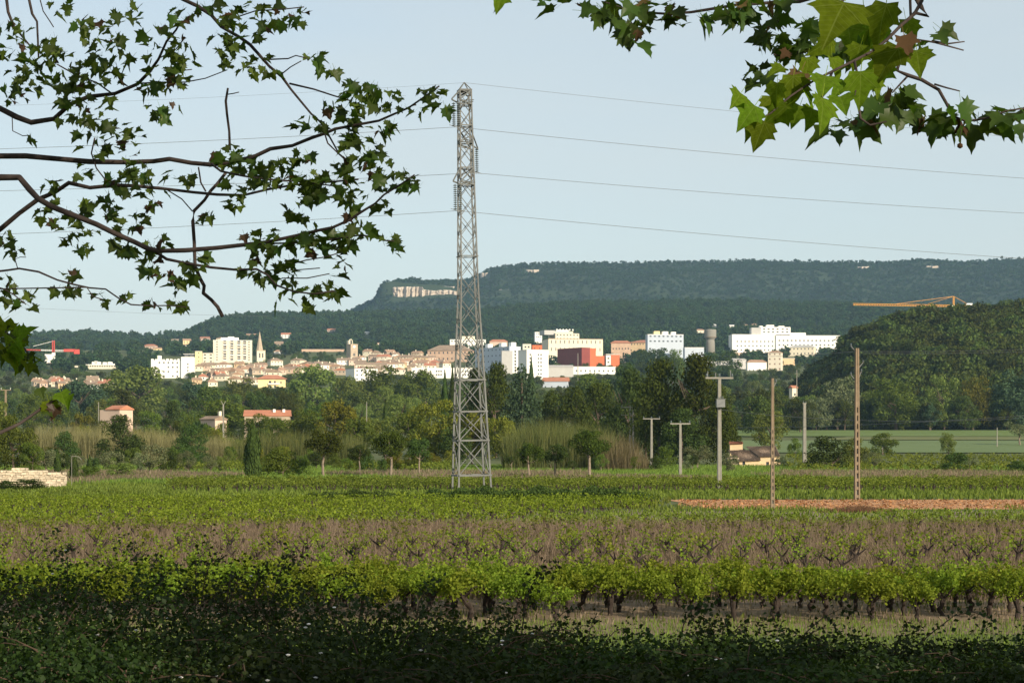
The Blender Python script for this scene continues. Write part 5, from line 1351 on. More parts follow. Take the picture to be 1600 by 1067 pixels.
# ------------------------------------------------------------------ trees of the valley, one by one
T = [
 ('umbrella', 505, 746, 671, 62, 'young umbrella pine with bare pale trunk left of the pylon, tallest at far left', None, 208),
 ('umbrella', 562, 746, 693, 38, 'small umbrella pine left of the twin trunked pine', M_F_DARK, 214),
 ('umbrella', 610, 746, 673, 62, 'broad umbrella pine nearest left of the pylon', None, 206),
 ('umbrella', 655, 746, 684, 42, 'dark umbrella pine just left of the pylon leg', M_F_DARK, 216),
 ('umbrella', 827, 751, 692, 50, 'flat topped umbrella pine right of the pylon', None, 196),
 ('umbrella', 868, 751, 694, 44, 'dark low umbrella pine between two larger ones', M_F_DARK, 200),
 ('umbrella', 921, 751, 671, 70, 'large umbrella pine with pale trunk in front of the reeds', None, 194),
 ('cypress', 395, 749, 660, 21, 'tall dark cypress column in the left meadow', None, 200),
 ('cypress', 90, 742, 702, 9, 'thin young cypress left of the lamp post', None, 215),
 ('cypress', 116, 746, 713, 11, 'short thick young cypress beside the lamp post', None, 188),
 ('cypress', 140, 746, 712, 8, 'thin young cypress right of the lamp post', None, 200),
 ('bush', 440, 748, 698, 62, 'bright green rounded shrub right of the tall cypress', M_F_BROAD, 210),
 ('bush', 470, 748, 715, 40, 'low green shrub beside the rounded shrub', M_F_BROAD, 214),
 ('olive', 180, 746, 704, 56, 'grey green olive tree left of centre in the meadow', None, 205),
 ('olive', 235, 748, 694, 58, 'large grey olive tree with forked pale trunk', None, 206),
 ('olive', 293, 745, 704, 34, 'small olive tree with white trunk', None, 215),
 ('olive', 330, 747, 711, 32, 'slim young olive tree near the tall cypress', None, 214),
 ('bush', 190, 750, 722, 50, 'low olive brown shrub under the olive tree', M_F_LIME, 200),
 ('bush', 140, 752, 728, 44, 'spreading low shrub by the young cypresses', M_F_BROAD, 196),
 ('olive', 72, 738, 702, 60, 'wide grey olive behind the stone wall', None, 232),
 ('pine', 190, 722, 650, 76, 'dark round pine standing in the left reed bed', M_F_DARK, 300),
 ('pine', 299, 722, 665, 68, 'dark rounded pine right of the reed bed gap', M_F_DARK, 300),
 ('pine', 100, 722, 675, 56, 'low dark pine in front of the left reeds', M_F_DARK, 290),
 ('broad', 22, 742, 650, 66, 'fresh green tree at the left edge above the stone wall', M_F_BROAD, 235),
 ('broad', 50, 742, 690, 46, 'low fresh green tree beside the left edge tree', M_F_BROAD, 228),
 ('broad', -15, 735, 628, 80, 'tall olive green tree cut by the left edge', M_F_LIME, 300),
 ('bush', 38, 770, 747, 66, 'dark bush in front of the stone wall', M_F_DARK, 150),
 ('bush', 5, 770, 750, 40, 'small dark bush at the left end of the stone wall', M_F_DARK, 151),
 ('bush', 1040, 726, 697, 38, 'bright green round bush behind the T poles', M_F_BROAD, 285),
 ('olive', 1090, 730, 694, 56, 'grey green olive tree right of the T pole', None, 270),
 ('bush', 1298, 736, 680, 76, 'large dark green bush left of the tall ladder pole', M_F_DARK, 268),
 ('bush', 1335, 734, 682, 52, 'paler green bush behind the tall ladder pole', M_F_LIME, 276),
 ('bush', 1379, 714, 675, 54, 'round green bush in the crop field', M_F_BROAD, 420),
 ('bush', 1241, 716, 683, 26, 'small green bush left of the pale pole', M_F_BROAD, 400),
 ('broad', 1482, 714, 676, 28, 'small pale green tree alone in the crop field', M_F_LIME, 420),
 ('bush', 1493, 742, 706, 46, 'dark bush with grey side in the right vineyard', M_F_DARK, 240),
 ('olive', 1515, 742, 710, 34, 'grey bush beside the dark bush at right', None, 242),
 ('bush', 1592, 744, 719, 40, 'dark low bush at the right edge', M_F_DARK, 236),
 ('olive', 1365, 738, 706, 36, 'thin grey bush right of the tall ladder pole', None, 262),
 ('broad', 1205, 716, 638, 62, 'pale yellow green tree behind the small farmhouse', M_F_LIME, 420),
 ('olive', 1594, 706, 655, 56, 'grey brown tree at the right edge of the field', None, 500),
 ('bush', 1228, 735, 712, 40, 'brownish shrub at the right end of the farmhouse', M_F_OLIVE, 290),
 ('pine', 1032, 725, 566, 100, 'tall dark aleppo pine left of the transformer pole', None, 330),
 ('pine', 1088, 727, 556, 112, 'biggest dark aleppo pine behind the transformer pole', None, 325),
 ('pine', 1122, 727, 605, 64, 'right hand pine of the dark pine group by the farmhouse', None, 320),
 ('pine', 985, 722, 580, 86, 'pine at the left end of the tall pine group', M_F_DARK, 360),
 ('pine', 1010, 724, 640, 70, 'lower pine filling the foot of the tall pine group', None, 345),
 ('pine', 1065, 727, 640, 80, 'lower pine in front of the tall pine group', M_F_DARK, 318),
 ('pine', 936, 712, 602, 92, 'broad round topped pine above the reeds', None, 400),
 ('pine', 895, 712, 606, 82, 'rounded pine left of the broad round topped pine', None, 395),
 ('pine', 862, 712, 612, 60, 'narrow pine right of the cedar', None, 405),
 ('cedar', 815, 715, 572, 92, 'dark blue green cedar right of the pylon', None, 380),
 ('pine', 775, 715, 570, 72, 'olive dark pine between pylon and cedar', M_F_PINE, 400),
 ('pine', 745, 715, 578, 60, 'dark pine directly behind the pylon', M_F_DARK, 410),
 ('cypress', 695, 706, 585, 13, 'left one of two tall cypresses beside the pylon', None, 440),
 ('cypress', 707, 706, 578, 11, 'right one of two tall cypresses beside the pylon', None, 440),
 ('broad', 680, 724, 622, 86, 'yellow green tree lit by the sun left of the pylon', M_F_GOLD, 330),
 ('broad', 738, 726, 640, 66, 'yellow green tree seen through the pylon legs', M_F_GOLD, 320),
 ('broad', 785, 726, 648, 62, 'yellow green tree just right of the pylon legs', M_F_GOLD, 315),
 ('broad', 712, 727, 668, 60, 'low dark green tree at the pylon foot', M_F_DARK, 300),
 ('broad', 640, 722, 640, 64, 'mid green tree left of the yellow green tree', M_F_BROAD, 350),
 ('broad', 525, 716, 622, 78, 'olive green tree with pale top above the umbrella pines', M_F_GOLD, 370),
 ('broad', 560, 720, 650, 62, 'green tree behind the small umbrella pine', M_F_BROAD, 345),
 ('broad', 602, 720, 648, 62, 'green tree behind the broad umbrella pine', M_F_LIME, 350),
 ('cypress', 602, 706, 628, 9, 'slender dark cypress tip above the umbrella pine', None, 430),
 ('broad', 480, 718, 640, 60, 'dark green tree left of the olive green tree', M_F_BROAD, 380),
 ('broad', 440, 716, 652, 46, 'mid green tree at the right end of the red tiled farmhouse', M_F_BROAD, 390),
 ('broad', 408, 716, 644, 40, 'green tree breaking the line of the red farmhouse roof', M_F_BROAD, 432),
 ('bush', 395, 716, 652, 44, 'green bush hiding the wall of the long red roofed farmhouse', M_F_BROAD, 440),
 ('broad', 425, 716, 650, 46, 'leafy tree in front of the white chimneys', M_F_BROAD, 436),
 ('bush', 455, 716, 655, 40, 'green bush at the right corner of the red roofed farmhouse', M_F_GOLD, 440),
 ('bush', 318, 716, 662, 30, 'small bush at the left foot of the pink gable', M_F_BROAD, 410),
 ('bush', 166, 706, 655, 46, 'green bush hiding the foot of the small cream cottage', M_F_BROAD, 430),
 ('bush', 338, 706, 666, 40, 'green bush hiding the foot of the pink gable', M_F_GOLD, 400),
 ('broad', 345, 706, 621, 92, 'fresh green wide tree behind the Y headed pole', M_F_BROAD, 520),
 ('pine', 268, 706, 628, 52, 'dark round tree right of the small cottage', M_F_DARK, 500),
 ('broad', 232, 706, 640, 52, 'green tree right of the cottage gable', M_F_BROAD, 480),
 ('broad', 300, 706, 648, 40, 'small green tree between dark round tree and fresh green tree', M_F_BROAD, 480),
 ('broad', 130, 706, 645, 40, 'green shrubby tree left of the cottage', M_F_GOLD, 480),
 ('broad', 215, 676, 568, 118, 'huge pale olive green tree in front of the white crenellated block', M_F_LIME, 900),
 ('broad', 120, 676, 590, 90, 'grey green tree under the red crane roofs', M_F_BLUE, 880),
 ('broad', 490, 676, 570, 92, 'tall pale green plane tree below the old town', M_F_LIME, 880),
 ('broad', 545, 676, 585, 70, 'pale green tree right of the tall plane tree', M_F_LIME, 850),
 ('broad', 600, 676, 574, 96, 'rich green wide tree below the belfry', M_F_BROAD, 860),
 ('broad', 655, 676, 577, 84, 'rounded green tree below the long white slab', M_F_BROAD, 840),
 ('umbrella', 664, 672, 584, 46, 'umbrella shaped dark tree in front of the long white slab', M_F_DARK, 900),
 ('broad', 380, 676, 592, 80, 'pale tree below the church tower', M_F_LIME, 900),
 ('broad', 310, 676, 596, 80, 'grey green tree below the beige tower block', M_F_BLUE, 880),
 ('broad', 430, 676, 604, 60, 'dark tree right of the yellow villa', M_F_DARK, 870),
 ('broad', 975, 676, 566, 60, 'dark green round tree right of the low white hall', M_F_DARK, 800),
 ('broad', 920, 676, 580, 80, 'green tree below the low white hall', M_F_BROAD, 800),
 ('cypress', 830, 660, 560, 9, 'slim cypress in front of the white corner tower', None, 900),
 ('broad', 1130, 640, 545, 60, 'dark round tree under the water tower', M_F_DARK, 1350),
 ('broad', 1020, 640, 542, 60, 'round tree in front of the ochre building', M_F_DARK, 1500),
 ('broad', 1050, 640, 546, 40, 'smaller round tree in front of the ochre building right end', M_F_BROAD, 1480),
 ('broad', 1308, 676, 592, 70, 'grey domed willow at the foot of the wooded hill', M_F_OLIVE, 760),
 ('broad', 1475, 676, 583, 58, 'pale yellow green tree at the foot of the wooded hill, left of pair', M_F_LIME, 755),
 ('broad', 1520, 676, 590, 64, 'pale yellow green tree at the foot of the wooded hill, right of pair', M_F_GOLD, 755),
 ('broad', 1400, 676, 592, 90, 'broad mid green tree right of the tall ladder pole top', M_F_BROAD, 750),
 ('broad', 1590, 676, 580, 80, 'grey green tree at the right edge under the hill', M_F_BLUE, 750),
 ('broad', 1275, 676, 620, 50, 'cream flowering tree at the far side of the wheat field', M_F_OLIVE, 745),
]
for (kd, x, bs_, tp, w_, lb, m_, Y_) in T:
    ptree(kd, x, bs_, tp, w_, lb, m_, Y_)

# belts of further trees, told apart only by where they stand
brng = random.Random(31)
BM = [M_F_BROAD, M_F_BROAD, M_F_DARK, M_F_FOREST, M_F_LIME, M_F_FOREST]
def belt(group, label, n, x0, x1, Y0, Y1, h0, h1, kinds, mats=BM, toprow=None):
    for k in range(n):
        Y_ = brng.uniform(Y0, Y1); x = lerp(x0, x1, (k + brng.random()) / n); kd = brng.choice(kinds)
        h_ = brng.uniform(h0, h1)
        if toprow is not None:
            mx = H + (YH - toprow - brng.uniform(0, 14)) / F * Y_ - ground(0, Y_)
            h_ = max(3.0, min(h_, mx))
        w_ = h_ * brng.uniform(.75, 1.15) if kd != 'cypress' else h_ * .2
        trow = YH - (ground(0, Y_) + h_ - H) / Y_ * F; hw_ = w_ / 2 / Y_ * F
        hide = [c_ for c_ in CLEAR if c_[4] > Y_ and x + hw_ > c_[0] and x - hw_ < c_[1] and trow < c_[3] - .3 * (c_[3] - c_[2]) and c_[3] - c_[2] < 60]
        if hide and Y_ > 560:
            lim = max(c_[3] - .25 * (c_[3] - c_[2]) for c_ in hide); h_ = H + (YH - lim) / F * Y_ - ground(0, Y_)
            if h_ < 3.5: continue
            w_ = min(w_, h_ * 1.3)
        tree(kd, (PX(x, Y_), Y_, ground(0, Y_)), w_, h_, label, brng.choice(mats) if kd != 'cypress' else None, group)
belt('trees of the left valley belt', 'green tree in the thick belt between reeds and town, left half', 76, -60, 700, 620, 1200, 11, 19, ['broad', 'broad', 'broad', 'pine'], toprow=602)
belt('trees below the old town', 'tree growing between the lowest town houses', 50, -40, 720, 1230, 1420, 8, 14, ['broad', 'pine', 'broad', 'cypress'], toprow=594)
belt('trees of the right valley belt', 'green tree in the belt between pines and hospital', 60, 720, 1260, 600, 1400, 12, 19, ['broad', 'broad', 'pine'], toprow=586)
belt('trees under the wooded hill', 'tree in the dark line along the far side of the wheat field', 46, 1130, 1680, 742, 800, 8, 15, ['broad', 'broad', 'pine'], [M_F_BROAD, M_F_DARK, M_F_DARK, M_F_FOREST, M_F_BLUE], toprow=612)
belt('trees between town buildings', 'dark tree standing between town buildings right of the pylon', 50, 860, 1240, 1420, 1800, 8, 13, ['broad', 'pine', 'broad'], [M_F_DARK, M_F_BROAD, M_F_FOREST], toprow=552)
belt('trees on the town slope', 'tree on the slope behind the town houses', 70, 380, 720, 1900, 2180, 7, 11, ['broad', 'pine', 'pine'], [M_F_DARK, M_F_FOREST, M_F_BROAD])
belt('low trees behind the reeds', 'low green tree behind the reed bed', 26, 20, 690, 400, 560, 4.5, 8, ['broad', 'pine', 'bush'], [M_F_BROAD, M_F_GOLD, M_F_DARK, M_F_BROAD], toprow=648)
belt('low trees at the foot of the pines', 'dark low growth at the foot of the pines', 16, 760, 1150, 345, 430, 4.5, 8, ['broad', 'pine', 'bush'], [M_F_DARK, M_F_PINE], toprow=650)

belt('trees under the terrace wall', 'dark tree below the long pink terrace wall', 18, 452, 545, 2080, 2190, 8, 16, ['broad', 'pine'], [M_F_DARK, M_F_FOREST], toprow=549)

belt('trees right of the hospital houses', 'green tree on the rise below the hospital houses', 30, 1090, 1300, 820, 1240, 10, 15, ['broad', 'broad', 'pine'], [M_F_BROAD, M_F_DARK, M_F_FOREST, M_F_LIME], toprow=588)
belt('trees under the left roofs', 'green tree in front of the lowest roofs on the left', 44, -60, 430, 1240, 1520, 8, 13, ['broad', 'broad', 'pine'], [M_F_BROAD, M_F_DARK, M_F_FOREST, M_F_LIME], toprow=592)

belt('shrubs before the left reeds', 'low shrub in front of the left reed bed', 26, 40, 385, 232, 300, 1.8, 3.4, ['bush', 'olive', 'bush', 'broad'], [M_F_BROAD, M_F_OLIVE, M_F_DARK, M_F_GOLD, M_F_LIME])
belt('shrubs behind the umbrella pines', 'low shrub behind the umbrella pines left of the pylon', 20, 400, 705, 225, 300, 1.8, 3.6, ['bush', 'bush', 'broad'], [M_F_BROAD, M_F_DARK, M_F_GOLD, M_F_BROAD])
belt('trees over the left reeds', 'mid green tree rising behind the left reed bed', 18, 50, 480, 345, 400, 4.5, 6.5, ['broad', 'pine', 'broad'], [M_F_BROAD, M_F_DARK, M_F_GOLD], toprow=652)
belt('shrubs before the right reeds', 'low shrub in front of the right reed bed', 10, 790, 1150, 238, 258, 1.5, 3.0, ['bush', 'olive'], [M_F_BROAD, M_F_OLIVE, M_F_DARK])

# ------------------------------------------------------------------ reeds and grasses (uncountable)
def blades(name, label, base, height, lean, width, m, rng):
    """one triangle-strip blade per base point"""
    n = len(base); a = rng.uniform(0, 6.283, n); d = np.stack([np.cos(a), np.sin(a), np.zeros(n)], 1)
    ph = rng.uniform(0, 6.283, n); s = np.stack([np.cos(ph), np.sin(ph), np.zeros(n)], 1)
    h = height[:, None]; l = lean[:, None]; w = width[:, None]
    p0 = base; p1 = base + np.array([0, 0, 1]) * h * .6 + d * l * h * .3; p2 = base + np.array([0, 0, 1]) * h + d * l * h
    v = np.stack([p0 - s * w * .5, p0 + s * w * .5, p1 + s * w * .45, p1 - s * w * .45, p2], 1).reshape(-1, 3)
    i = np.arange(n)[:, None] * 5
    f = np.concatenate([i + np.array([[0, 1, 2]]), i + np.array([[0, 2, 3]]), i + np.array([[3, 2, 4]])], 1).reshape(-1, 3)
    o = link(name, np_mesh(name, v, f, m)); tag(o, label, kind='stuff')
    return o
g5 = np.random.default_rng(55)
def reed_bed(label, regions, m, dens=5.0, w=.05):
    B, Hh = [], []
    for (x0, x1, toprow, Y0, Y1) in regions:
        Ym = (Y0 + Y1) / 2
        n = int((PX(x1, Ym) - PX(x0, Ym)) * (Y1 - Y0) * dens)
        Y_ = g5.uniform(Y0, Y1, n); px = g5.uniform(x0, x1, n)
        z_ = np.interp(Y_, GK_Y, GK_Z)
        tr = np.interp(px, np.linspace(x0, x1, len(toprow)), toprow) + g5.normal(0, 2.5, n) + 3.0 * np.sin(px * .21) * np.sin(px * .067)
        h_ = np.maximum(.8, H + (YH - tr) / F * Y_ - z_) * g5.uniform(.45, 1.06, n)
        B.append(np.stack([(px - 800) / F * Y_, Y_, z_], 1)); Hh.append(h_)
    B = np.concatenate(B); Hh = np.concatenate(Hh); n = len(B)
    return blades('reed_bed', label, B, Hh, np.abs(g5.normal(.05, .22, n)), g5.uniform(w * .7, w * 1.5, n), m, g5)
reed_bed('tall dry tan reeds on the left behind the dark pines', [(48, 365, [664, 661, 663, 666, 670, 678, 682], 318, 336)], M_REED, 22.0, .045)
reed_bed('greenish reeds left of the pylon behind the umbrella pines', [(360, 570, [682, 672, 668, 672, 680], 300, 312)], M_REED_G, 18.0, .045)
reed_bed('dense green and tan reed bed right of the pylon', [(785, 960, [672, 655, 650, 654, 662, 668], 262, 280)], M_REED_G, 24.0, .04)
reed_bed('golden mound of dry reeds beside the double pole', [(935, 1014, [680, 672, 674, 684, 712], 252, 264)], M_REED, 16.0, .04)

def grass(name, label, x0, x1, Y0, Y1, dens, h0, h1, m, w=.02, lean=(.05, .5), patch=None, power=1.0):
    A = 0; 
    n = int(dens * (Y1 - Y0) * ((x1[0] - x0[0]) + (x1[1] - x0[1])) / 2)
    t = g5.random(n) ** power; Y_ = Y0 + (Y1 - Y0) * t
    X_ = (x0[0] + (x0[1] - x0[0]) * t) + g5.random(n) * ((x1[0] - x0[0]) + ((x1[1] - x0[1]) - (x1[0] - x0[0])) * t)
    if patch is not None:
        k = fbm(X_, Y_, patch[0], 3, patch[1]) > patch[2]; X_, Y_ = X_[k], Y_[k]; n = len(X_)
    z_ = np.interp(Y_, GK_Y, GK_Z)
    return blades(name, label, np.stack([X_, Y_, z_], 1), g5.uniform(h0, h1, n), g5.uniform(*lean, n), g5.uniform(w * .6, w * 1.4, n), m, g5)
def fx(Y, pad=60): return (PX(-pad, Y), PX(1600 + pad, Y))
def band(name, label, Y0, Y1, dens, h0, h1, m, w, **k):
    a, b_ = fx(Y0), fx(Y1)
    return grass(name, label, (a[0], b_[0]), (a[1], b_[1]), Y0, Y1, dens, h0, h1, m, w, **k)
band('verge_grass', 'short green grass between brambles and front vines', 27, 41.5, 170, .03, .13, M_GRASS, .014)
band('vine_weeds', 'thin weeds on the soil under the front vines', 41, 48, 22, .04, .2, M_GRASS, .02, patch=(12, 5.0, .05))
band('vine_litter', 'dry stalks on the soil under the front vines', 40.5, 48, 25, .03, .14, M_DRY, .02)
band('dry_grass', 'dry mauve brown grass among the old vines', 47.0, 86, 95, .2, .6, M_DRY, .022)
band('weed_grass', 'green weeds among the old vines', 48, 90, 16, .15, .4, M_GRASS, .03, patch=(4, 14.0, .10))
band('field_margin_grass', 'green grass along the near side of the red earth strip', 88, 108.5, 14, .05, .22, M_GRASS, .07)
band('far_margin_grass', 'green grass along the far side of the red earth strip', 129.3, 176, 10, .12, .4, M_GRASS, .09)
grass('left_margin_grass', 'green grass between the left vineyard and the pylon', (PX(-60, 110), PX(-60, 130)), (PX(1020, 110), PX(1060, 130)), 110, 130, 9, .12, .35, M_GRASS, .08)
band('meadow_grass', 'pale dry meadow grass behind the middle vineyard', 174, 236, 9, .3, .75, M_DRY, .06, patch=(6, 45.0, -.1))
band('meadow_weeds', 'green meadow grass behind the middle vineyard', 172, 300, 7, .2, .55, M_GRASS, .07)
# clear the red earth strip: it carries only a thin fringe
# ------------------------------------------------------------------ vines
M_VTRUNK = mat('vine_trunk', (0.036, 0.027, 0.022), noise=0.45, nscale=9, bump=.3)
vr = random.Random(77)
def vine_trunk(seed, h=.55, arms=4):
    r = random.Random(seed); mb = MB(); tips = []; kx, ky = r.uniform(-.09, .09), r.uniform(-.09, .09)
    p0 = Vector((0, 0, -.05)); p1 = Vector((r.uniform(-.06, .06), r.uniform(-.06, .06), h * .5)); p2 = Vector((r.uniform(-.1, .1), r.uniform(-.1, .1), h))
    mb.tube([p0, p0.lerp(p1, .35) + Vector((kx * .4, ky * .4, 0)), p0.lerp(p1, .75) + Vector((-kx * .5, ky, 0)), p1 + Vector((kx, 0, 0)), p1.lerp(p2, .5), p2], [.09, .062, .07, .056, .078, .066], 8)
    for k in range(arms):
        a = k * 6.283 / arms + r.uniform(-.5, .5); l = r.uniform(.22, .42)
        q = p2 + Vector((math.cos(a) * l * .5, math.sin(a) * l * .5, l * .25)); e = p2 + Vector((math.cos(a) * l, math.sin(a) * l, l * r.uniform(.5, .9)))
        mb.tube([p2 - Vector((0, 0, .05)), q, e], [.042, .030, .017], 5); tips.append(e)
    return mb.mesh('vine_trunk', M_VTRUNK), tips
def vine_leaves(seed, tips, n, spread, hgt, size, m):
    rng = np.random.default_rng(seed); T_ = np.array([list(t) for t in tips]); ns = len(tips) * 4
    st = T_[rng.integers(0, len(tips), ns)]; en = st + np.stack([rng.normal(0, spread, ns), rng.normal(0, spread, ns), rng.uniform(-.05, hgt * 1.1, ns)], 1)
    k = rng.integers(0, ns, n); t = rng.random(n)[:, None] ** .8
    p = st[k] * (1 - t) + en[k] * t + rng.normal(0, .07, (n, 3)); p[:, 2] -= (rng.random(n) < .14) * rng.uniform(.05, .25, n)
    nr = rng.normal(size=(n, 3)) + np.array([0, 0, .7])
    v, f = leaf_cards(p, nr, size * rng.uniform(.6, 1.3, n), rng, .95)
    return np_mesh('vine_leaves', v, f, m)
LEAFY, OLDV = [], []
for k in range(9):
    tm, tips = vine_trunk(300 + k, vr.uniform(.46, .6), 5); LEAFY.append((tm, vine_leaves(400 + k, tips, 880, .29, .46, .082, M_F_VINE)))
for k in range(9):
    tm, tips = vine_trunk(330 + k, vr.uniform(.50, .68), 4); OLDV.append((tm, vine_leaves(430 + k, tips, 62, .14, .48, .085, M_F_VINE)))
count = 0
def put_vine(lib, x, y, s, label, group):
    tm, lm = lib[vr.randrange(len(lib))]
    e = empty('grapevine', (x, y, 0), vr.uniform(0, 6.28), (s, s, s * vr.uniform(.9, 1.12))); tag(e, label, 'vine', group)
    link('trunk', tm, e); link('leaves', lm, e)
for row in range(5):
    Y_ = 41.6 + row * 1.15; a, b_ = fx(Y_, 40); x = a + vr.uniform(0, .6)
    while x < b_:
        if vr.random() > .05:
            put_vine(LEAFY, x, Y_ + vr.uniform(-.2, .2), vr.uniform(.70, .93), 'leafy bush vine with thick dark trunk in the %s of the green rows' % ['first', 'second', 'third', 'fourth', 'fifth'][row], 'leafy vines, row %d' % (row + 1)); count += 1
        x += vr.uniform(.75, 1.15)
row = 0
while count < 300:
    Y_ = 48.8 + row * 1.7; a, b_ = fx(Y_, 30); x = a + vr.uniform(0, 1.2)
    while x < b_ and count < 300:
        if vr.random() > .12:
            put_vine(OLDV, x + vr.uniform(-.4, .4), Y_ + vr.uniform(-.7, .7), vr.uniform(.7, 1.0), 'old gnarled vine with few shoots standing in dry grass', 'old vines in the dry grass'); count += 1
        x += vr.uniform(1.35, 1.8)
    row += 1
Y_OLD_END = 48.8 + row * 1.7

def vine_mass(name, label, pts, rng, nleaf, size, h0, h1, m, spread=.38, trunk=True, bare=0.0):
    """further vines, one mass: leaves and trunks joined"""
    n = len(pts); k = np.repeat(np.arange(n), nleaf); N = len(k)
    hh = rng.uniform(h0, h1, n)
    d = rng.normal(0, spread * .6, (N, 3)); d[:, 2] = rng.uniform(.45, 1.0, N) * hh[k]
    p = pts[k] + d; nr = rng.normal(size=(N, 3)) + np.array([0, 0, .6])
    v, f = leaf_cards(p, nr, size * rng.uniform(.6, 1.3, N), rng, .95)
    o = tag(link(name, np_mesh(name, v, f, m)), label, None, None, 'stuff')
    if trunk:
        base = pts + np.stack([rng.normal(0, .04, n), rng.normal(0, .04, n), np.zeros(n)], 1)
        V, Fc = [], []
        cr = np.array([[1, 0, 0], [-.5, .87, 0], [-.5, -.87, 0]]) * .085
        top = base + np.stack([rng.normal(0, .12, n), rng.normal(0, .12, n), hh * .62], 1)
        vv = np.concatenate([base[:, None] + cr[None], top[:, None] + cr[None] * .8], 1).reshape(-1, 3); i = np.arange(n)[:, None] * 6
        ff = np.concatenate([i + np.array([[0, 1, 4, 3]]), i + np.array([[1, 2, 5, 4]]), i + np.array([[2, 0, 3, 5]])], 1).reshape(-1, 4)
        tb = link('vine_trunks', np_mesh('vine_trunks', vv, ff, M_VTRUNK), o); tb['kind'] = 'stuff'
    return o
def grid_pts(Y0, Y1, dy, dx, rng, x0=-60, x1=1660, drop=.08, jit=.25):
    out = []
    for Y_ in np.arange(Y0, Y1, dy):
        a, b_ = PX(x0, Y_) if not callable(x0) else PX(x0(Y_), Y_), PX(x1, Y_) if not callable(x1) else PX(x1(Y_), Y_)
        xs_ = np.arange(a, b_, dx) + rng.uniform(0, dx)
        for x in xs_:
            if rng.random() > drop: out.append((x + rng.normal(0, jit * .5), Y_ + rng.normal(0, jit), ground(0, Y_)))
    return np.array(out)
g6 = np.random.default_rng(66)
pt = grid_pts(Y_OLD_END, 84, 1.8, 1.6, g6, drop=.1)
vine_mass('old_vineyard', 'further old vines with few shoots in the dry grass', pt, g6, 24, .10, .55, .9, M_F_VINE2, .26)
pt = grid_pts(80, 122, 1.7, 1.25, g6, x1=lambda Y: np.interp(Y, [80, 90, 100, 112, 122], [330, 760, 900, 1000, 1010]))
vine_mass('green_vineyard', 'bright green vineyard behind the old vines on the left', pt, g6, 50, .12, .45, .78, M_F_VINE, .42)
pt = grid_pts(84, 95, 1.8, 1.5, g6, x0=lambda Y: np.interp(Y, [84, 95], [760, 900]), drop=.3)
vine_mass('edge_vineyard', 'green weeds and vines towards the red earth strip', pt, g6, 40, .13, .3, .62, M_F_VINE2, .5)
pt = grid_pts(148, 172, 2.4, .95, g6, x0=270, drop=.05, jit=.15)
pt = pt[(np.abs(pt[:, 0] - PX(735, 146)) > 2.2) | (pt[:, 1] > 150)]
vine_mass('middle_vineyard', 'hedge like rows of green vines behind the pylon', pt, g6, 60, .14, .72, 1.05, M_F_VINE2, .40)
pt = np.concatenate([grid_pts(236, 290, 4.0, 1.5, g6, x0=245, x1=385, drop=.05), grid_pts(236, 290, 4.0, 1.5, g6, x0=540, x1=700, drop=.05)])
vine_mass('far_left_vineyard', 'bright green vine rows behind the olive trees', pt, g6, 30, .24, .9, 1.3, M_F_VINE2, .5)
pt = grid_pts(236, 400, 6.0, 2.2, g6, x0=1230, x1=1680, drop=.05)
vine_mass('far_right_vineyard', 'olive green vine rows in the right middle distance', pt, g6, 18, .30, .7, 1.2, M_F_VINE2, .6, trunk=False)

# dark weedy bank in front of the pylon and right of it
def bank(label, x0, x1, Y0, Y1, h, n, m, size=.12):
    rng = g6; Y_ = rng.uniform(Y0, Y1, n); px = rng.uniform(x0, x1, n); u = (px - x0) / (x1 - x0)
    prof = np.clip(np.sin(np.pi * u) * 3, 0, 1) * h * (0.75 + .25 * np.sin(px * .11) * np.sin(px * .043))
    z_ = rng.random(n) ** .7 * prof
    v, f = leaf_cards(np.stack([(px - 800) / F * Y_, Y_, z_], 1), rng.normal(size=(n, 3)) + np.array([0, -.2, .7]), size * rng.uniform(.6, 1.4, n), rng, .8)
    return tag(link('weed_bank', np_mesh('weed_bank', v, f, m)), label, None, None, 'stuff')
bank('dark green weedy bank in front of the pylon foot', 640, 1030, 123, 129, 1.0, 12000, M_F_DARK, .16)
bank('dark weedy bank left of the pylon foot', 470, 650, 128, 133, .6, 4000, M_F_DARK, .16)
bank('low brush along the left margin below the stone wall', -40, 300, 136, 150, .30, 5000, M_F_BROAD, .15)
n_ = 2600; px_ = 1340 + g6.normal(0, 34, n_); Yb_ = g6.uniform(104.5, 109.5, n_)
blades('red_brush', 'reddish dry brush at the foot of the tall ladder pole', np.stack([(px_ - 800) / F * Yb_, Yb_, np.zeros(n_)], 1), (.08 + .26 * np.exp(-((px_ - 1340) / 38) ** 2)) * g6.uniform(.5, 1.1, n_), g6.uniform(.1, .5, n_), g6.uniform(.01, .035, n_), mat('red_brush', (0.11, 0.06, 0.032), island=.4), g6)
n_ = 5000; Yb_ = g6.uniform(110.5, 127.5, n_); px_ = g6.uniform(1060, 1650, n_)
v_, f_ = leaf_cards(np.stack([(px_ - 800) / F * Yb_, Yb_, g6.uniform(.03, .07, n_)], 1), g6.normal(0, .3, (n_, 3)) + np.array([0, 0, 1.0]), g6.uniform(.06, .24, n_), g6, .8)
tag(link('earth_clods', np_mesh('earth_clods', v_, f_, mat('red_clods', (0.36, 0.185, 0.085), island=.3))), 'rough clods of turned red earth', kind='stuff')
grass('strip_fringe', 'ragged grass along the near edge of the red earth strip', (PX(1000, 106), PX(1000, 114)), (PX(1660, 106), PX(1660, 114)), 106, 114, 16, .05, .3, M_GRASS, .05, patch=(9, 14.0, .05))
grass('strip_weeds', 'sparse weeds on the red earth strip', (PX(1000, 112), PX(1000, 129)), (PX(1660, 112), PX(1660, 129)), 112, 129, 2, .05, .25, M_GRASS, .05, patch=(10, 10.0, .3))

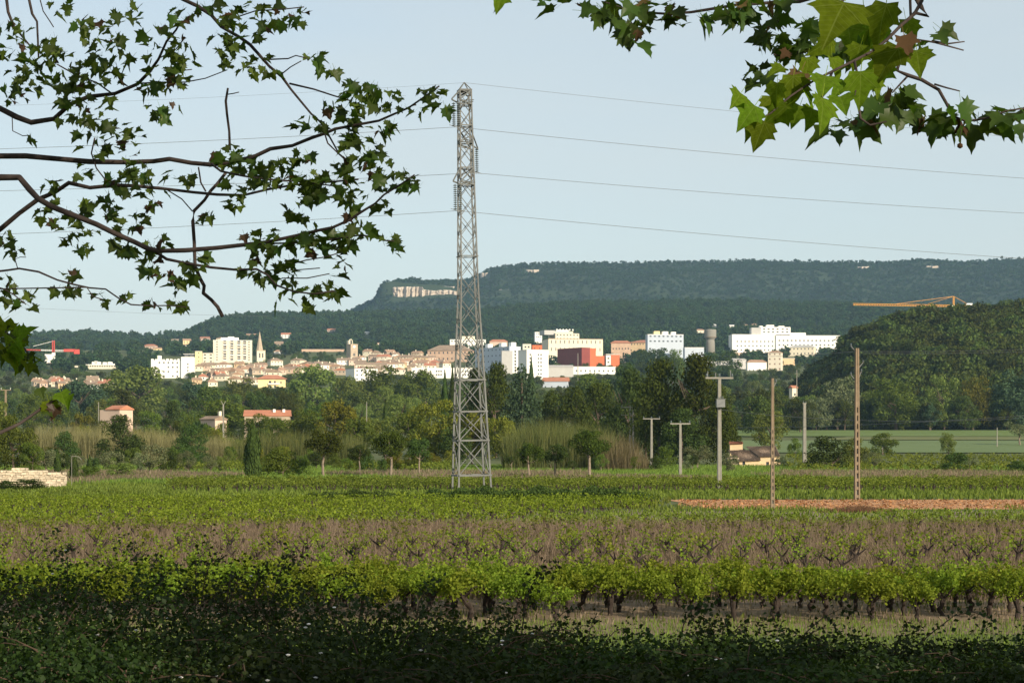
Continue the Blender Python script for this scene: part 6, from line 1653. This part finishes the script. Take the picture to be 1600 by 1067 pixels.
# ------------------------------------------------------------------ brambles on the shaded bank
M_STEM = mat('bramble_stem', (0.075, 0.05, 0.035), noise=.3, nscale=8)
M_FLOWER = mat('bramble_flower', (0.75, 0.72, 0.70))
br = np.random.default_rng(88)
BR = [(-40, 900, 260, 24), (90, 896, 240, 25), (215, 893, 240, 25.5), (340, 897, 220, 26), (450, 912, 190, 25.5), (560, 938, 200, 24.5), (680, 945, 170, 24.5), (790, 952, 190, 24), (900, 978, 180, 23), (1010, 985, 180, 22.5), (1110, 968, 170, 23), (1220, 972, 190, 23), (1330, 992, 180, 22.5), (1430, 985, 170, 22.5), (1530, 1000, 170, 22), (1630, 975, 190, 22.5),
      (40, 960, 340, 20.5), (270, 950, 340, 20.5), (480, 975, 320, 20), (700, 985, 320, 20), (920, 1010, 320, 19.5), (1130, 1005, 320, 19.5), (1350, 1020, 320, 19.2), (1560, 1015, 320, 19.2),
      (130, 1020, 380, 17.5), (420, 1025, 380, 17.5), (720, 1035, 380, 17.4), (1010, 1045, 380, 17.3), (1300, 1048, 380, 17.3), (1560, 1048, 340, 17.3)]
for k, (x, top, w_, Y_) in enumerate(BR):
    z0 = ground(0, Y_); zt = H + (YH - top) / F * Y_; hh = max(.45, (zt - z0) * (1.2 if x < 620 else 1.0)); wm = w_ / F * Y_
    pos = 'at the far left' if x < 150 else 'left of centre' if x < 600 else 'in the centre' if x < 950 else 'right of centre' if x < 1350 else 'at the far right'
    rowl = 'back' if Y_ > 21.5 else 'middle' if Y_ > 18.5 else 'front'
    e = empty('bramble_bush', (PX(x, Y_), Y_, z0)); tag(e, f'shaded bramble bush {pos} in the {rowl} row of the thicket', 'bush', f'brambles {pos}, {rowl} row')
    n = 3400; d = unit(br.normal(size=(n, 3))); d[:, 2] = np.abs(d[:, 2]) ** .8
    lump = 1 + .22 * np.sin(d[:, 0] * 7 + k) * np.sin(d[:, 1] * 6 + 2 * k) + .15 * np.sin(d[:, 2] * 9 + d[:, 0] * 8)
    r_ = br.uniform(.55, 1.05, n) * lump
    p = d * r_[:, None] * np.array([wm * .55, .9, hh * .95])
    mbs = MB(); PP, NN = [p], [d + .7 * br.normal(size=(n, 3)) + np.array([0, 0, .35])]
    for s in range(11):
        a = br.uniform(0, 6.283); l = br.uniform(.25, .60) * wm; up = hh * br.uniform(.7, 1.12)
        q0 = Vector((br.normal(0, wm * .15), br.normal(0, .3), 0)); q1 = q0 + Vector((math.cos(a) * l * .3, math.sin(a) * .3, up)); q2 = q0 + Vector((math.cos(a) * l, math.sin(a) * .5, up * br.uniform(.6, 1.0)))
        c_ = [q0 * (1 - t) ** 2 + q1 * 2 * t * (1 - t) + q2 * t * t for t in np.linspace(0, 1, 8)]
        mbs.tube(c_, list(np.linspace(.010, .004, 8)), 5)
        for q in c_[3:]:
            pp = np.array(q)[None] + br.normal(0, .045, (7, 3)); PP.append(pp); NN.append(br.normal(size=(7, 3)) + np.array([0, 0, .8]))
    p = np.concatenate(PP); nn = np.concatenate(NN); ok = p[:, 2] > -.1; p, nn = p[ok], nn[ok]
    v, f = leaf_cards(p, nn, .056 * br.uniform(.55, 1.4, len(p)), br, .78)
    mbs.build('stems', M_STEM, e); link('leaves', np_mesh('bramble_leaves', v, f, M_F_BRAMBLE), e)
    if k in (1, 3, 6, 17, 18, 19, 21, 25, 26):
        mbf = MB()
        for q in range(9):
            c_ = p[br.integers(0, len(p))] * np.array([1.02, 1.0, 1.04]) + np.array([0, -.05, .02]); mbf.lathe(tuple(c_), [(.004, -.01), (.02, .0), (.022, .006), (.006, .012)], 6)
        mbf.build('flowers', M_FLOWER, e)
# tall arching shoots
def shoot(label, pts, Y_, nl, spread=.05, r0=.009, size=.065):
    c_ = [P(x, y, Y_) for (x, y) in pts]; o = c_[0].copy(); o.z = ground(0, Y_)
    e = empty('bramble_shoot', o); tag(e, label, 'shoot')
    mb = MB(); mb.tube([q - o for q in c_], list(np.linspace(r0, r0 * .4, len(c_))), 5); mb.build('stem', M_STEM, e)
    P_ = []
    for k in range(nl):
        t = br.uniform(.25, 1) * (len(c_) - 1); i = min(int(t), len(c_) - 2); P_.append(np.array(c_[i].lerp(c_[i + 1], t - i) - o) + br.normal(0, spread, 3))
    P_ = np.array(P_); v, f = leaf_cards(P_, br.normal(size=(nl, 3)) + np.array([0, -.3, .5]), size * br.uniform(.6, 1.3, nl), br, .8)
    link('leaves', np_mesh('shoot_leaves', v, f, M_F_BRAMBLE), e)
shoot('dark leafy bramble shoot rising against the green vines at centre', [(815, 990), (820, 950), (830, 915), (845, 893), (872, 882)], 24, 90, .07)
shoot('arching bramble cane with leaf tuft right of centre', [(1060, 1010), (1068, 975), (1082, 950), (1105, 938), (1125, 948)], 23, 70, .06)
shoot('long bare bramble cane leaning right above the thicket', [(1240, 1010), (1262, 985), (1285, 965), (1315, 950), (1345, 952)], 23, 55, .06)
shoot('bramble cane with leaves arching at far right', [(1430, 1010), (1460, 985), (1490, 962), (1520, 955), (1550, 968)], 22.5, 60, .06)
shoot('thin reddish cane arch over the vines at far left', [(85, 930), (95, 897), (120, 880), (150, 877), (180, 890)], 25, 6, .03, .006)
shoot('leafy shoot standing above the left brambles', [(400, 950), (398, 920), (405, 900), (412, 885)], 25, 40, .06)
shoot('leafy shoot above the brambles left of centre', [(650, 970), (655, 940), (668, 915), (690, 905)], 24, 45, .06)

# ------------------------------------------------------------------ plane trees
def plane_leaf(seed, m, wide=False):
    r = random.Random(seed)
    pts = [(0, 0), (.18, -.03), (.36, -.05), (.40, .08), (.56, .20), (.46, .30), (.60, .50), (.44, .50), (.28, .58), (.22, .78), (.10, .98), (0, 1.18)] if wide else [(0, 0), (.16, .02), (.42, -.10), (.36, .06), (.52, .20), (.40, .26), (.56, .48), (.33, .46), (.20, .56), (.19, .72), (.06, .86), (0, 1.0)]
    L = [(x * r.uniform(.92, 1.08), y) for (x, y) in pts]
    R = [(-x * r.uniform(.92, 1.08), y) for (x, y) in pts[1:-1]][::-1]
    out = L + R; v = []; fold = r.uniform(.12, .30); curl = r.uniform(.15, .42); tw = r.uniform(-.15, .15)
    for (x, y) in out: v.append((x, y, abs(x) * fold - curl * (y - .3) ** 2 + tw * x * y + r.uniform(-.015, .015)))
    v.append((0, .38, -.02)); c_ = len(v) - 1
    f = [(c_, i, (i + 1) % len(out)) for i in range(len(out))]
    st = len(v); v += [(-.012, 0, 0), (.012, 0, 0), (.01, -.40, .12), (-.01, -.40, .12)]; f.append((st, st + 1, st + 2, st + 3))
    mb = MB(); mb.add(v, f); return mb.mesh('leaf', m, True)
LEAVES = [plane_leaf(k, M_F_PLANE) for k in range(6)]
M_F_DRYLEAF = foliage('leaf_plane_dry', (0.085, 0.055, 0.03), (0.14, 0.09, 0.045), trans=.25, gloss=0, obj_var=.3)
DRY = [plane_leaf(50 + k, M_F_DRYLEAF) for k in range(2)]
NEAR = [plane_leaf(80 + k, M_F_PLANE_NEAR, True) for k in range(5)]
lr = random.Random(99)
def leaf_frame(nrm, tip, s):
    n_ = Vector(nrm).normalized(); t_ = Vector(tip); t_ = (t_ - n_ * t_.dot(n_)).normalized(); x_ = t_.cross(n_)
    return Matrix((x_ * s, t_ * s, n_ * s)).transposed().to_4x4()
class PlaneTree:
    def __init__(s, base, label, group=None):
        s.e = empty('plane_tree', base); tag(s.e, label, 'tree', group); s.o = Vector(base); s.items = []
    def limb(s, pts, r0, r1, name='limb', n=7):
        q = [Vector(p) - s.o for p in pts]; m = len(q); rad = [lerp(r0, r1, i / (m - 1)) * lr.uniform(.92, 1.08) for i in range(m)]
        MB().tube(q, rad, n).build(name, M_PLANE_BARK, s.e, True)
    def leaf(s, p, nrm, tip, size, lib):
        s.items.append((leaf_frame(nrm, tip, size), Vector(p) - s.o, lib, size))
    def finish(s, cap):
        it = sorted(s.items, key=lambda q: -q[3] / (q[1] + s.o).y); V, Fc = [], []
        for i, (M_, p, lib, sz) in enumerate(it):
            me = lib[lr.randrange(len(lib))]
            if i < cap:
                o = link('leaf', me, s.e); o.matrix_local = Matrix.Translation(p) @ M_
            else:
                n0 = len(V); V += [tuple(p + (M_ @ v.co)) for v in me.vertices]; Fc += [tuple(j + n0 for j in f.vertices) for f in me.polygons]
        if V:
            mb = MB(); mb.v, mb.f = V, Fc; o = mb.build('leaves', M_F_PLANE, s.e); o['kind'] = 'stuff'

def smooth(pts, k=3):
    out = []
    for i in range(len(pts) - 1):
        for j in range(k): out.append(tuple(lerp(pts[i][a], pts[i + 1][a], j / k) for a in range(len(pts[0]))))
    return out + [pts[-1]]
LT = PlaneTree((-9.5, 14.5, 2.0), 'plane tree at the left whose leafy branches hang into the view')
tb = Vector((-9.5, 14.5, 2.0))
LT.limb([tb + Vector((0, 0, -.2)), tb + Vector((.05, 0, 2.2)), tb + Vector((-.05, .1, 4.5)), tb + Vector((.1, 0, 7.5)), tb + Vector((.3, .2, 11))], .42, .2, 'trunk', 14)
# branches of the left tree: photo path, depth start, depth end, radii in mm
LB = [([(-60, 246), (0, 244), (40, 244), (100, 249), (140, 252), (200, 254), (240, 253), (265, 248), (300, 254), (330, 257), (360, 255), (400, 245), (423, 232), (457, 228), (485, 216), (507, 209), (524, 201), (552, 196), (592, 188), (620, 176), (639, 170), (659, 154), (687, 135)], 14.2, 12.6, 21, 5),
 ([(-60, 140), (0, 169), (25, 182), (50, 191), (85, 187), (110, 163), (140, 152), (180, 146), (215, 132), (235, 112), (247, 92), (260, 65), (275, 48), (283, 33)], 14.6, 13.6, 24, 5),
 ([(6, -30), (12, 20), (20, 40), (35, 58), (50, 75)], 15, 14.5, 14, 6), ([(38, -30), (50, 22), (57, 35), (59, 65), (60, 90)], 14.7, 14.4, 12, 6),
 ([(215, -60), (285, 0), (310, 10), (330, 25), (345, 42), (375, 58), (390, 70), (405, 86), (420, 103), (440, 121), (455, 140), (470, 158), (485, 178), (500, 190), (512, 210), (530, 240), (548, 255)], 13.8, 12.8, 17, 4),
 ([(452, 131), (490, 139), (520, 150), (548, 158)], 13.2, 12.7, 8, 4), ([(418, 93), (450, 92), (462, 87), (480, 92)], 13.3, 13.0, 6, 3), ([(440, 116), (455, 105), (470, 96)], 13.2, 13, 5, 3),
 ([(-70, 270), (0, 278), (30, 277), (45, 295), (60, 310), (80, 322), (110, 335), (150, 350), (180, 364), (210, 378), (230, 388), (250, 393), (290, 391), (340, 388), (370, 384), (400, 380), (420, 378), (460, 370), (500, 360), (520, 355), (545, 345), (565, 330), (585, 318), (600, 305), (625, 290), (648, 274)], 13.8, 12.2, 24, 4),
 ([(238, 391), (260, 405), (290, 412), (330, 417), (370, 422), (400, 421), (418, 430), (432, 445), (460, 455), (490, 460), (522, 455)], 13.2, 12.5, 12, 4),
 ([(425, 380), (470, 379), (520, 374), (560, 368), (580, 369), (600, 376), (615, 377)], 12.8, 12.3, 7, 3), ([(450, 415), (480, 407), (510, 402), (525, 396)], 12.8, 12.5, 5, 3), ([(440, 424), (480, 421), (500, 419)], 12.7, 12.5, 4, 3), ([(440, 434), (480, 435), (515, 428)], 12.7, 12.5, 4, 3),
 ([(-60, 400), (0, 358), (30, 335), (60, 312), (85, 300), (108, 286), (140, 293), (180, 290), (210, 290), (260, 296), (300, 301), (340, 305), (380, 305), (420, 296), (460, 290), (520, 285), (560, 280)], 14.1, 12.8, 18, 5),
 ([(360, 236), (358, 205), (354, 180), (352, 158), (356, 139)], 13.5, 13.5, 10, 8), ([(355, 147), (364, 146), (373, 144)], 13.5, 13.5, 4, 3),
 ([(352, 270), (340, 288), (330, 298), (320, 312), (304, 330), (302, 345), (303, 380), (305, 415), (312, 435), (318, 446), (318, 458), (330, 468), (340, 480), (348, 495)], 13.4, 13.2, 12, 14),
 ([(311, 262), (313, 285), (322, 300)], 13.4, 13.4, 6, 6), ([(260, 296), (285, 312), (302, 330)], 13.4, 13.4, 5, 4),
 ([(330, 257), (345, 268), (380, 276), (420, 280), (470, 283), (520, 290)], 13.2, 12.8, 9, 4), ([(507, 209), (512, 225), (530, 242), (548, 258)], 12.8, 12.7, 6, 3),
 ([(-50, 430), (10, 422), (30, 420), (60, 425), (90, 438), (115, 445), (140, 449), (165, 452), (185, 465), (205, 475), (230, 478), (265, 477), (290, 480)], 13.5, 12.9, 9, 3), ([(135, 448), (145, 463), (160, 468)], 13.1, 13, 5, 3), ([(28, 419), (24, 405), (32, 402), (40, 401)], 13.3, 13.3, 4, 2),
 ([(147, 215), (142, 240), (150, 262), (165, 280), (180, 290)], 13.7, 13.5, 6, 4), ([(215, 132), (245, 128), (290, 128), (320, 122), (355, 110)], 13.7, 13.3, 6, 3), ([(20, 184), (20, 205), (35, 212), (48, 212)], 14, 14, 4, 3), ([(62, 0), (68, 18), (78, 35), (84, 42)], 14.4, 14.3, 5, 3),
 ([(-40, 440), (5, 450), (20, 460), (40, 475)], 12.5, 12.4, 6, 3), ([(-40, 500), (0, 512), (30, 535), (55, 565)], 11, 10.8, 8, 4), ([(175, 146), (150, 130), (120, 118), (90, 100)], 14, 13.8, 7, 4), ([(247, 92), (275, 78), (290, 60)], 13.7, 13.5, 5, 3),
 ([(345, 42), (365, 28), (400, 18), (440, 16), (475, 12)], 13.4, 13, 6, 3), ([(255, 110), (275, 112), (300, 108)], 13.7, 13.5, 4, 3)]
for k, (pp, ya, yb, ra, rb) in enumerate(LB):
    n = len(pp); q = [P(x + lr.uniform(-1, 1), y + lr.uniform(-1, 1), lerp(ya, yb, i / (n - 1))) for i, (x, y) in enumerate(pp)]
    if k in (0, 1, 8, 14, 23): q = [tb + Vector((.1, 0, q[0].z - 2.0 - .6)), (tb + Vector((.1, 0, q[0].z - 2.0))).lerp(q[0], .5)] + q; ra *= 1.25
    LT.limb(q, ra * .00092, rb * .00092 + .001)
LC = [(15, 40, 15, 4), (95, 12, 20, 5), (30, 60, 18, 6), (60, 90, 30, 14), (50, 120, 35, 16), (20, 85, 18, 6), (25, 150, 20, 7), (105, 120, 35, 17), (90, 80, 30, 8), (150, 50, 28, 11), (170, 70, 22, 8), (200, 22, 22, 7), (130, 35, 14, 4), (160, 100, 25, 9), (215, 95, 20, 5), (240, 45, 15, 3), (240, 72, 12, 3), (285, 28, 22, 7), (280, 60, 15, 4), (285, 80, 20, 7), (290, 105, 20, 8), (255, 115, 25, 9), (235, 132, 18, 6), (270, 135, 15, 4), (175, 115, 20, 6), (125, 140, 30, 11), (110, 170, 25, 7), (130, 180, 18, 5), (170, 165, 18, 4), (150, 205, 25, 7), (190, 205, 25, 8), (205, 215, 18, 4), (150, 228, 20, 5), (45, 212, 8, 2), (242, 172, 16, 5), (272, 165, 10, 2), (200, 242, 15, 4), (220, 270, 22, 8), (190, 275, 22, 7), (265, 275, 12, 3), (320, 8, 20, 5), (350, 30, 18, 6), (340, 60, 15, 4), (355, 85, 20, 6), (385, 110, 12, 3), (400, 8, 22, 6), (410, 45, 18, 6), (455, 20, 25, 9), (380, 25, 18, 5), (365, 65, 15, 5), (370, 100, 20, 6), (405, 95, 14, 4), (490, 98, 22, 6), (515, 108, 9, 2), (425, 115, 10, 3), (355, 246, 28, 10), (385, 240, 14, 3),
 (485, 195, 22, 7), (545, 165, 28, 12), (560, 140, 20, 6), (510, 165, 15, 4), (580, 140, 15, 4), (600, 150, 18, 5), (595, 165, 15, 4), (545, 200, 22, 7), (560, 215, 18, 5), (590, 205, 14, 4), (605, 195, 12, 4), (635, 158, 15, 4), (655, 172, 14, 3), (665, 145, 11, 3), (685, 142, 9, 4), (690, 165, 8, 2), (470, 240, 15, 3), (482, 253, 14, 3), (555, 235, 25, 9), (560, 265, 28, 12), (590, 230, 12, 3), (600, 265, 20, 6), (520, 275, 25, 9), (440, 270, 25, 9), (480, 280, 25, 8), (400, 262, 18, 6), (430, 255, 15, 5), (470, 292, 22, 8), (375, 282, 20, 7), (640, 275, 14, 5), (650, 287, 10, 3), (625, 290, 9, 3), (505, 300, 22, 7), (545, 300, 22, 7), (580, 295, 18, 6), (420, 290, 18, 6), (600, 320, 14, 3),
 (75, 290, 12, 4), (130, 272, 20, 5), (205, 292, 25, 9), (240, 310, 22, 7), (85, 330, 25, 9), (120, 325, 20, 7), (165, 320, 22, 8), (135, 355, 18, 6), (110, 360, 12, 4), (130, 386, 14, 4), (112, 376, 9, 2), (205, 345, 22, 7), (195, 362, 15, 4), (240, 377, 18, 6), (185, 387, 16, 5), (205, 396, 14, 4), (235, 411, 18, 6), (275, 445, 14, 4), (285, 432, 12, 3), (260, 430, 12, 4), (305, 405, 20, 7), (320, 342, 14, 5), (365, 310, 18, 6), (300, 280, 10, 3), (5, 375, 14, 5), (22, 388, 9, 3), (8, 440, 15, 5), (12, 462, 15, 5), (40, 476, 14, 4), (50, 460, 10, 3), (105, 430, 12, 4), (95, 452, 8, 3), (120, 454, 6, 2), (162, 466, 12, 4), (198, 463, 10, 3), (240, 476, 10, 4), (275, 473, 10, 3), (290, 481, 5, 2),
 (395, 375, 20, 7), (415, 370, 16, 5), (440, 380, 20, 7), (470, 377, 20, 7), (490, 382, 15, 5), (460, 335, 16, 5), (470, 315, 14, 4), (485, 360, 15, 4), (500, 382, 14, 4), (545, 340, 14, 4), (530, 372, 18, 6), (545, 383, 15, 4), (560, 350, 12, 3), (572, 362, 10, 2), (610, 378, 13, 5), (613, 390, 9, 2), (530, 410, 12, 3), (525, 398, 9, 2), (400, 422, 20, 6), (420, 432, 18, 5), (440, 427, 20, 7), (450, 415, 14, 4), (455, 447, 14, 4), (440, 466, 14, 3), (485, 457, 12, 3), (505, 450, 12, 3), (525, 455, 11, 4), (520, 433, 8, 2), (480, 475, 10, 2), (410, 402, 15, 4), (475, 338, 10, 3)]
def cloud(tree_, clusters, Yf, smin, smax, dry=.10, lib=LEAVES, mul=1.0, face=0.0):
    for (cx, cy, r_, n) in clusters:
        Yc = Yf(cx, cy)
        for k in range(int(round(n * mul))):
            a = lr.uniform(0, 6.283); q = r_ * math.sqrt(lr.random()); s = lr.uniform(smin, smax)
            p = P(cx + q * math.cos(a), cy + q * math.sin(a) * .8, Yc + lr.uniform(-.35, .35))
            nrm = Vector((lr.gauss(0, .6), lr.gauss(-.35 - face, .5), lr.gauss(.55 - face * .4, .45))); tip = Vector((math.cos(a) * .7 + lr.gauss(0, .4), lr.gauss(-.1, .4), lr.gauss(-.75, .4)))
            dd = lr.random() < dry
            tree_.leaf(p, nrm, tip, s * (.75 if dd else 1), DRY if dd else lib)
cloud(LT, LC, lambda x, y: np.interp(x, [0, 250, 700], [14.0, 13.4, 12.4]), .055, .115, mul=1.45)
# a nearer low branch at the left edge
NB = [(6, 500, 10, 5), (10, 520, 16, 10), (26, 528, 14, 8), (12, 545, 16, 10), (34, 556, 12, 7), (44, 568, 9, 5), (2, 556, 10, 5)]
cloud(LT, NB, lambda x, y: 10.9, .06, .11, lib=NEAR, dry=.05)
LT.limb([P(-80, 720, 5.2), P(0, 676, 5.3), P(30, 662, 5.4), P(62, 640, 5.5), P(85, 625, 5.5), P(105, 612, 5.6)], .006, .003)
for (x, y, s) in ((95, 612, .05), (76, 626, .05), (110, 616, .045), (62, 606, .035), (88, 634, .04), (70, 640, .03)):
    LT.leaf(P(x, y, 5.5), (lr.gauss(0, .3), -1, lr.gauss(.5, .3)), (lr.gauss(0, .5), 0, -.6), s, NEAR)
LT.finish(300)

RT = PlaneTree((5.2, 1.2, 2.2), 'plane tree at the right whose large sunlit leaves hang from the top of the view')
tb = Vector((5.2, 1.2, 2.2))
RT.limb([tb + Vector((0, 0, -.2)), tb + Vector((.05, .05, 2)), tb + Vector((-.1, 0, 4)), tb + Vector((0, .2, 7)), tb + Vector((.3, 0, 10))], .42, .2, 'trunk', 14)
RT.limb([tb + Vector((0, 0, 3.6)), (4.2, 2.6, 6.6), (2.9, 4.2, 6.4), (1.9, 5.0, 5.7), P(1455, -40, 5.6), P(1440, 0, 5.6)], .06, .006)
RT.limb([tb + Vector((0, .1, 4.2)), (4.6, 4.5, 7.6), (3.9, 8.5, 7.7), (3.0, 11.4, 7.4), P(1400, -60, 12)], .09, .02)
RB = [([(1440, 0), (1428, 22), (1410, 38), (1385, 62), (1362, 80), (1335, 96), (1300, 112), (1270, 126), (1235, 152), (1205, 178), (1180, 190)], 5.6, 5.2, 4, 1.5), ([(1335, 96), (1340, 120), (1335, 150)], 5.4, 5.3, 3, 1.5), ([(1300, 112), (1290, 140), (1280, 165)], 5.4, 5.2, 3, 1.5), ([(1385, 62), (1395, 85), (1405, 110)], 5.5, 5.4, 3, 1.5),
 ([(1400, -60), (1330, -20), (1250, 2), (1210, 4), (1150, 8), (1080, 20), (1040, 23), (1000, 20), (970, 12), (945, 4)], 12, 11.6, 10, 3), ([(978, 14), (985, 32), (992, 45)], 11.6, 11.6, 4, 2), ([(1200, 4), (1210, 25), (1225, 45)], 11.8, 11.7, 4, 2), ([(1330, -20), (1290, 40), (1262, 62), (1255, 82), (1225, 90), (1210, 85)], 11.8, 11.3, 7, 3),
 ([(1400, -60), (1440, 10), (1450, 25), (1430, 20), (1415, 35)], 9, 9, 9, 6), ([(1420, -40), (1425, 60), (1460, 66), (1505, 80)], 8.4, 8.4, 5, 2), ([(1455, 65), (1480, 68), (1508, 66)], 8.4, 8.4, 4, 2),
 ([(1425, 60), (1400, 110), (1418, 119), (1440, 124), (1468, 140), (1480, 165), (1490, 182), (1510, 190), (1540, 185), (1575, 172), (1600, 170)], 8.4, 8.2, 7, 2.5), ([(1460, 132), (1480, 138), (1500, 142)], 8.3, 8.3, 3, 2), ([(1418, 119), (1405, 135), (1395, 145)], 8.4, 8.3, 4, 2), ([(1340, 150), (1345, 185), (1360, 195), (1385, 190)], 7, 7, 4, 2), ([(1502, 188), (1500, 225)], 8.2, 8.2, 1.2, 1.2)]
for (pp, ya, yb, ra, rb) in RB:
    n = len(pp); RT.limb([P(x + lr.uniform(-1, 1), y + lr.uniform(-1, 1), lerp(ya, yb, i / (n - 1))) for i, (x, y) in enumerate(pp)], ra * .0014, rb * .0014)
BIG = [(1320, 2, 105, 5.5), (1385, 5, 80, 5.6), (1405, 72, 84, 5.4), (1432, 78, 58, 5.5), (1345, 112, 64, 5.3), (1285, 152, 66, 5.2), (1240, 118, 60, 5.3), (1180, 165, 52, 5.2), (1158, 145, 42, 5.2), (1230, 165, 56, 5.25), (1312, 150, 50, 5.3), (1262, 90, 44, 5.35), (1195, 190, 52, 5.2), (1290, 118, 55, 5.3), (1365, 120, 40, 5.4), (1215, 130, 44, 5.2), (1375, 30, 60, 5.7), (1300, 60, 50, 5.7), (1325, 40, 55, 5.8), (1170, 188, 40, 5.25), (1255, 140, 50, 5.3), (1345, 70, 45, 5.6), (1270, 170, 45, 5.25), (1350, 20, 60, 5.9), (1415, 30, 50, 5.8), (1205, 150, 45, 5.3), (1325, 130, 46, 5.5), (1300, 90, 46, 5.6), (1380, 95, 52, 5.7), (1250, 165, 40, 5.4), (1225, 105, 36, 5.4), (1360, 50, 46, 5.9)]
for (x, y, s, Yb) in BIG:
    dx = (x - 1330) / 300.0
    RT.leaf(P(x, y, Yb), (lr.gauss(.1, .65), -1, lr.gauss(.35, .55)), (dx + lr.gauss(0, .35), lr.gauss(0, .3), -1), s / F * Yb * .85, NEAR)
for (x, y, s) in ((1412, 55, 40), (1252, 112, 40), (1230, 125, 36)): RT.leaf(P(x, y, 5.35), (.2, -1, .2), (lr.gauss(0, .3), 0, -1), s / F * 5.3, DRY)
RC = [(795, -2, 6, 1), (868, 8, 12, 3), (890, 8, 10, 2), (903, 12, 8, 2), (935, 14, 18, 7), (950, 30, 16, 6), (965, 42, 12, 4), (990, 45, 15, 6), (1003, 58, 12, 4), (995, 8, 14, 4), (1020, 12, 10, 3), (1045, 30, 8, 3), (1065, 34, 6, 2), (1050, 8, 10, 3), (1092, 25, 8, 3), (1112, 24, 5, 2), (1145, 25, 14, 6), (1160, 12, 16, 6), (1150, 40, 6, 2), (1185, 10, 16, 6), (1210, 25, 12, 4), (1215, 8, 14, 4), (1195, 48, 14, 5), (1215, 60, 16, 6), (1225, 78, 14, 5), (1240, 72, 14, 5), (1192, 62, 8, 3), (1255, 38, 14, 5), (1262, 60, 10, 3), (1300, 70, 14, 5), (1320, 82, 14, 5), (1275, 75, 10, 3), (1330, 65, 16, 5), (1190, 120, 12, 3), (1182, 112, 10, 3)]
cloud(RT, RC, lambda x, y: 11.5, .095, .16, lib=LEAVES, dry=.14)
RC2 = [(1462, 50, 10, 2), (1448, 72, 8, 2), (1400, 150, 16, 6), (1420, 175, 16, 5), (1410, 165, 14, 5), (1450, 195, 10, 3), (1465, 190, 8, 2), (1480, 178, 10, 3), (1500, 160, 9, 3), (1478, 198, 7, 2), (1502, 192, 8, 3), (1550, 184, 13, 4), (1570, 180, 10, 3), (1594, 172, 10, 2), (1583, 196, 6, 1), (1528, 192, 6, 2), (1385, 160, 16, 6), (1300, 200, 8, 3), (1365, 185, 14, 5), (1330, 185, 12, 4)]
cloud(RT, RC2, lambda x, y: 8.3, .085, .14, lib=LEAVES, dry=.12)
RT.leaf(P(786, -12, 5.5), (0, -1, .2), (-.3, 0, -1), .06, NEAR)
mb = MB(); c_ = P(1500, 228, 8.2) - RT.o; mb.lathe(tuple(c_), [(.003, .012), (.012, .006), (.012, -.006), (.003, -.012)], 8); mb.build('seed_ball', M_F_DRYLEAF, RT.e)
RT.finish(300)

# the rest of the two plane trees' crowns, above the picture
def over_crown(tree_, c0, rad, n, zmin):
    rng = np.random.default_rng(int(abs(c0[0]) * 10)); d = unit(rng.normal(size=(n, 3))); p = np.array(c0) + d * np.array(rad) * rng.random((n, 1)) ** .4
    lob = fbm(p[:, 0] * 60, p[:, 1] * 60 + p[:, 2] * 50, 3, 3, 220.0) > -.25
    p = p[(p[:, 2] > zmin + .26 * np.maximum(0, p[:, 1])) & lob]; n = len(p)
    v, f = leaf_cards(p - np.array(tree_.o), rng.normal(size=(n, 3)) + np.array([0, 0, .6]), rng.uniform(.14, .26, n), rng, .9)
    o = link('crown', np_mesh('crown_overhead', v, f, M_F_PLANE), tree_.e); o['kind'] = 'stuff'
over_crown(LT, (-9.0, 14.5, 13.5), (7.0, 6.5, 5.0), 15000, 5.6)
over_crown(RT, (7.5, 3.0, 13.0), (5.5, 6.5, 4.5), 5200, 6.2)

# roadside row behind the viewpoint: its shade lies over the brambles
SH = crown_mesh('crown_roadside', 'broad', 501, 5200, .05, M_F_PLANE)
ST = trunk_mesh('trunk_roadside', .5, .022, 6, 502, M_PLANE_BARK)
for k, (x, y, w_, h_) in enumerate([(-8, -9, 12, 17), (2.5, -10, 11, 16), (24.0, -8, 12.5, 18.5), (32.5, -8, 12.5, 18.5), (41, -8, 12.5, 18), (50, -8, 12, 17)]):
    e = empty('plane_tree', (x, y, 2.2), k * 1.1, (w_, w_, h_)); tag(e, 'tall roadside plane tree in the row behind the viewpoint', 'tree', 'roadside plane trees behind the viewpoint')
    link('trunk', ST, e); link('crown', SH, e)

# ------------------------------------------------------------------ haze
hz = MB().box(-6000, 6000, -300, 7000, -2, 500).build('haze', None)
hm = bpy.data.materials.new('haze'); hm.use_nodes = True; t = hm.node_tree; t.nodes.clear()
o_ = t.nodes.new('ShaderNodeOutputMaterial'); pv = t.nodes.new('ShaderNodeVolumePrincipled')
pv.inputs['Color'].default_value = (0.44, 0.72, 1.0, 1); pv.inputs['Density'].default_value = 5.0e-5; pv.inputs['Anisotropy'].default_value = 0.0
t.links.new(pv.outputs[0], o_.inputs['Volume']); hz.data.materials.append(hm)
tag(hz, 'pale blue haze over the valley', None, None, 'stuff')
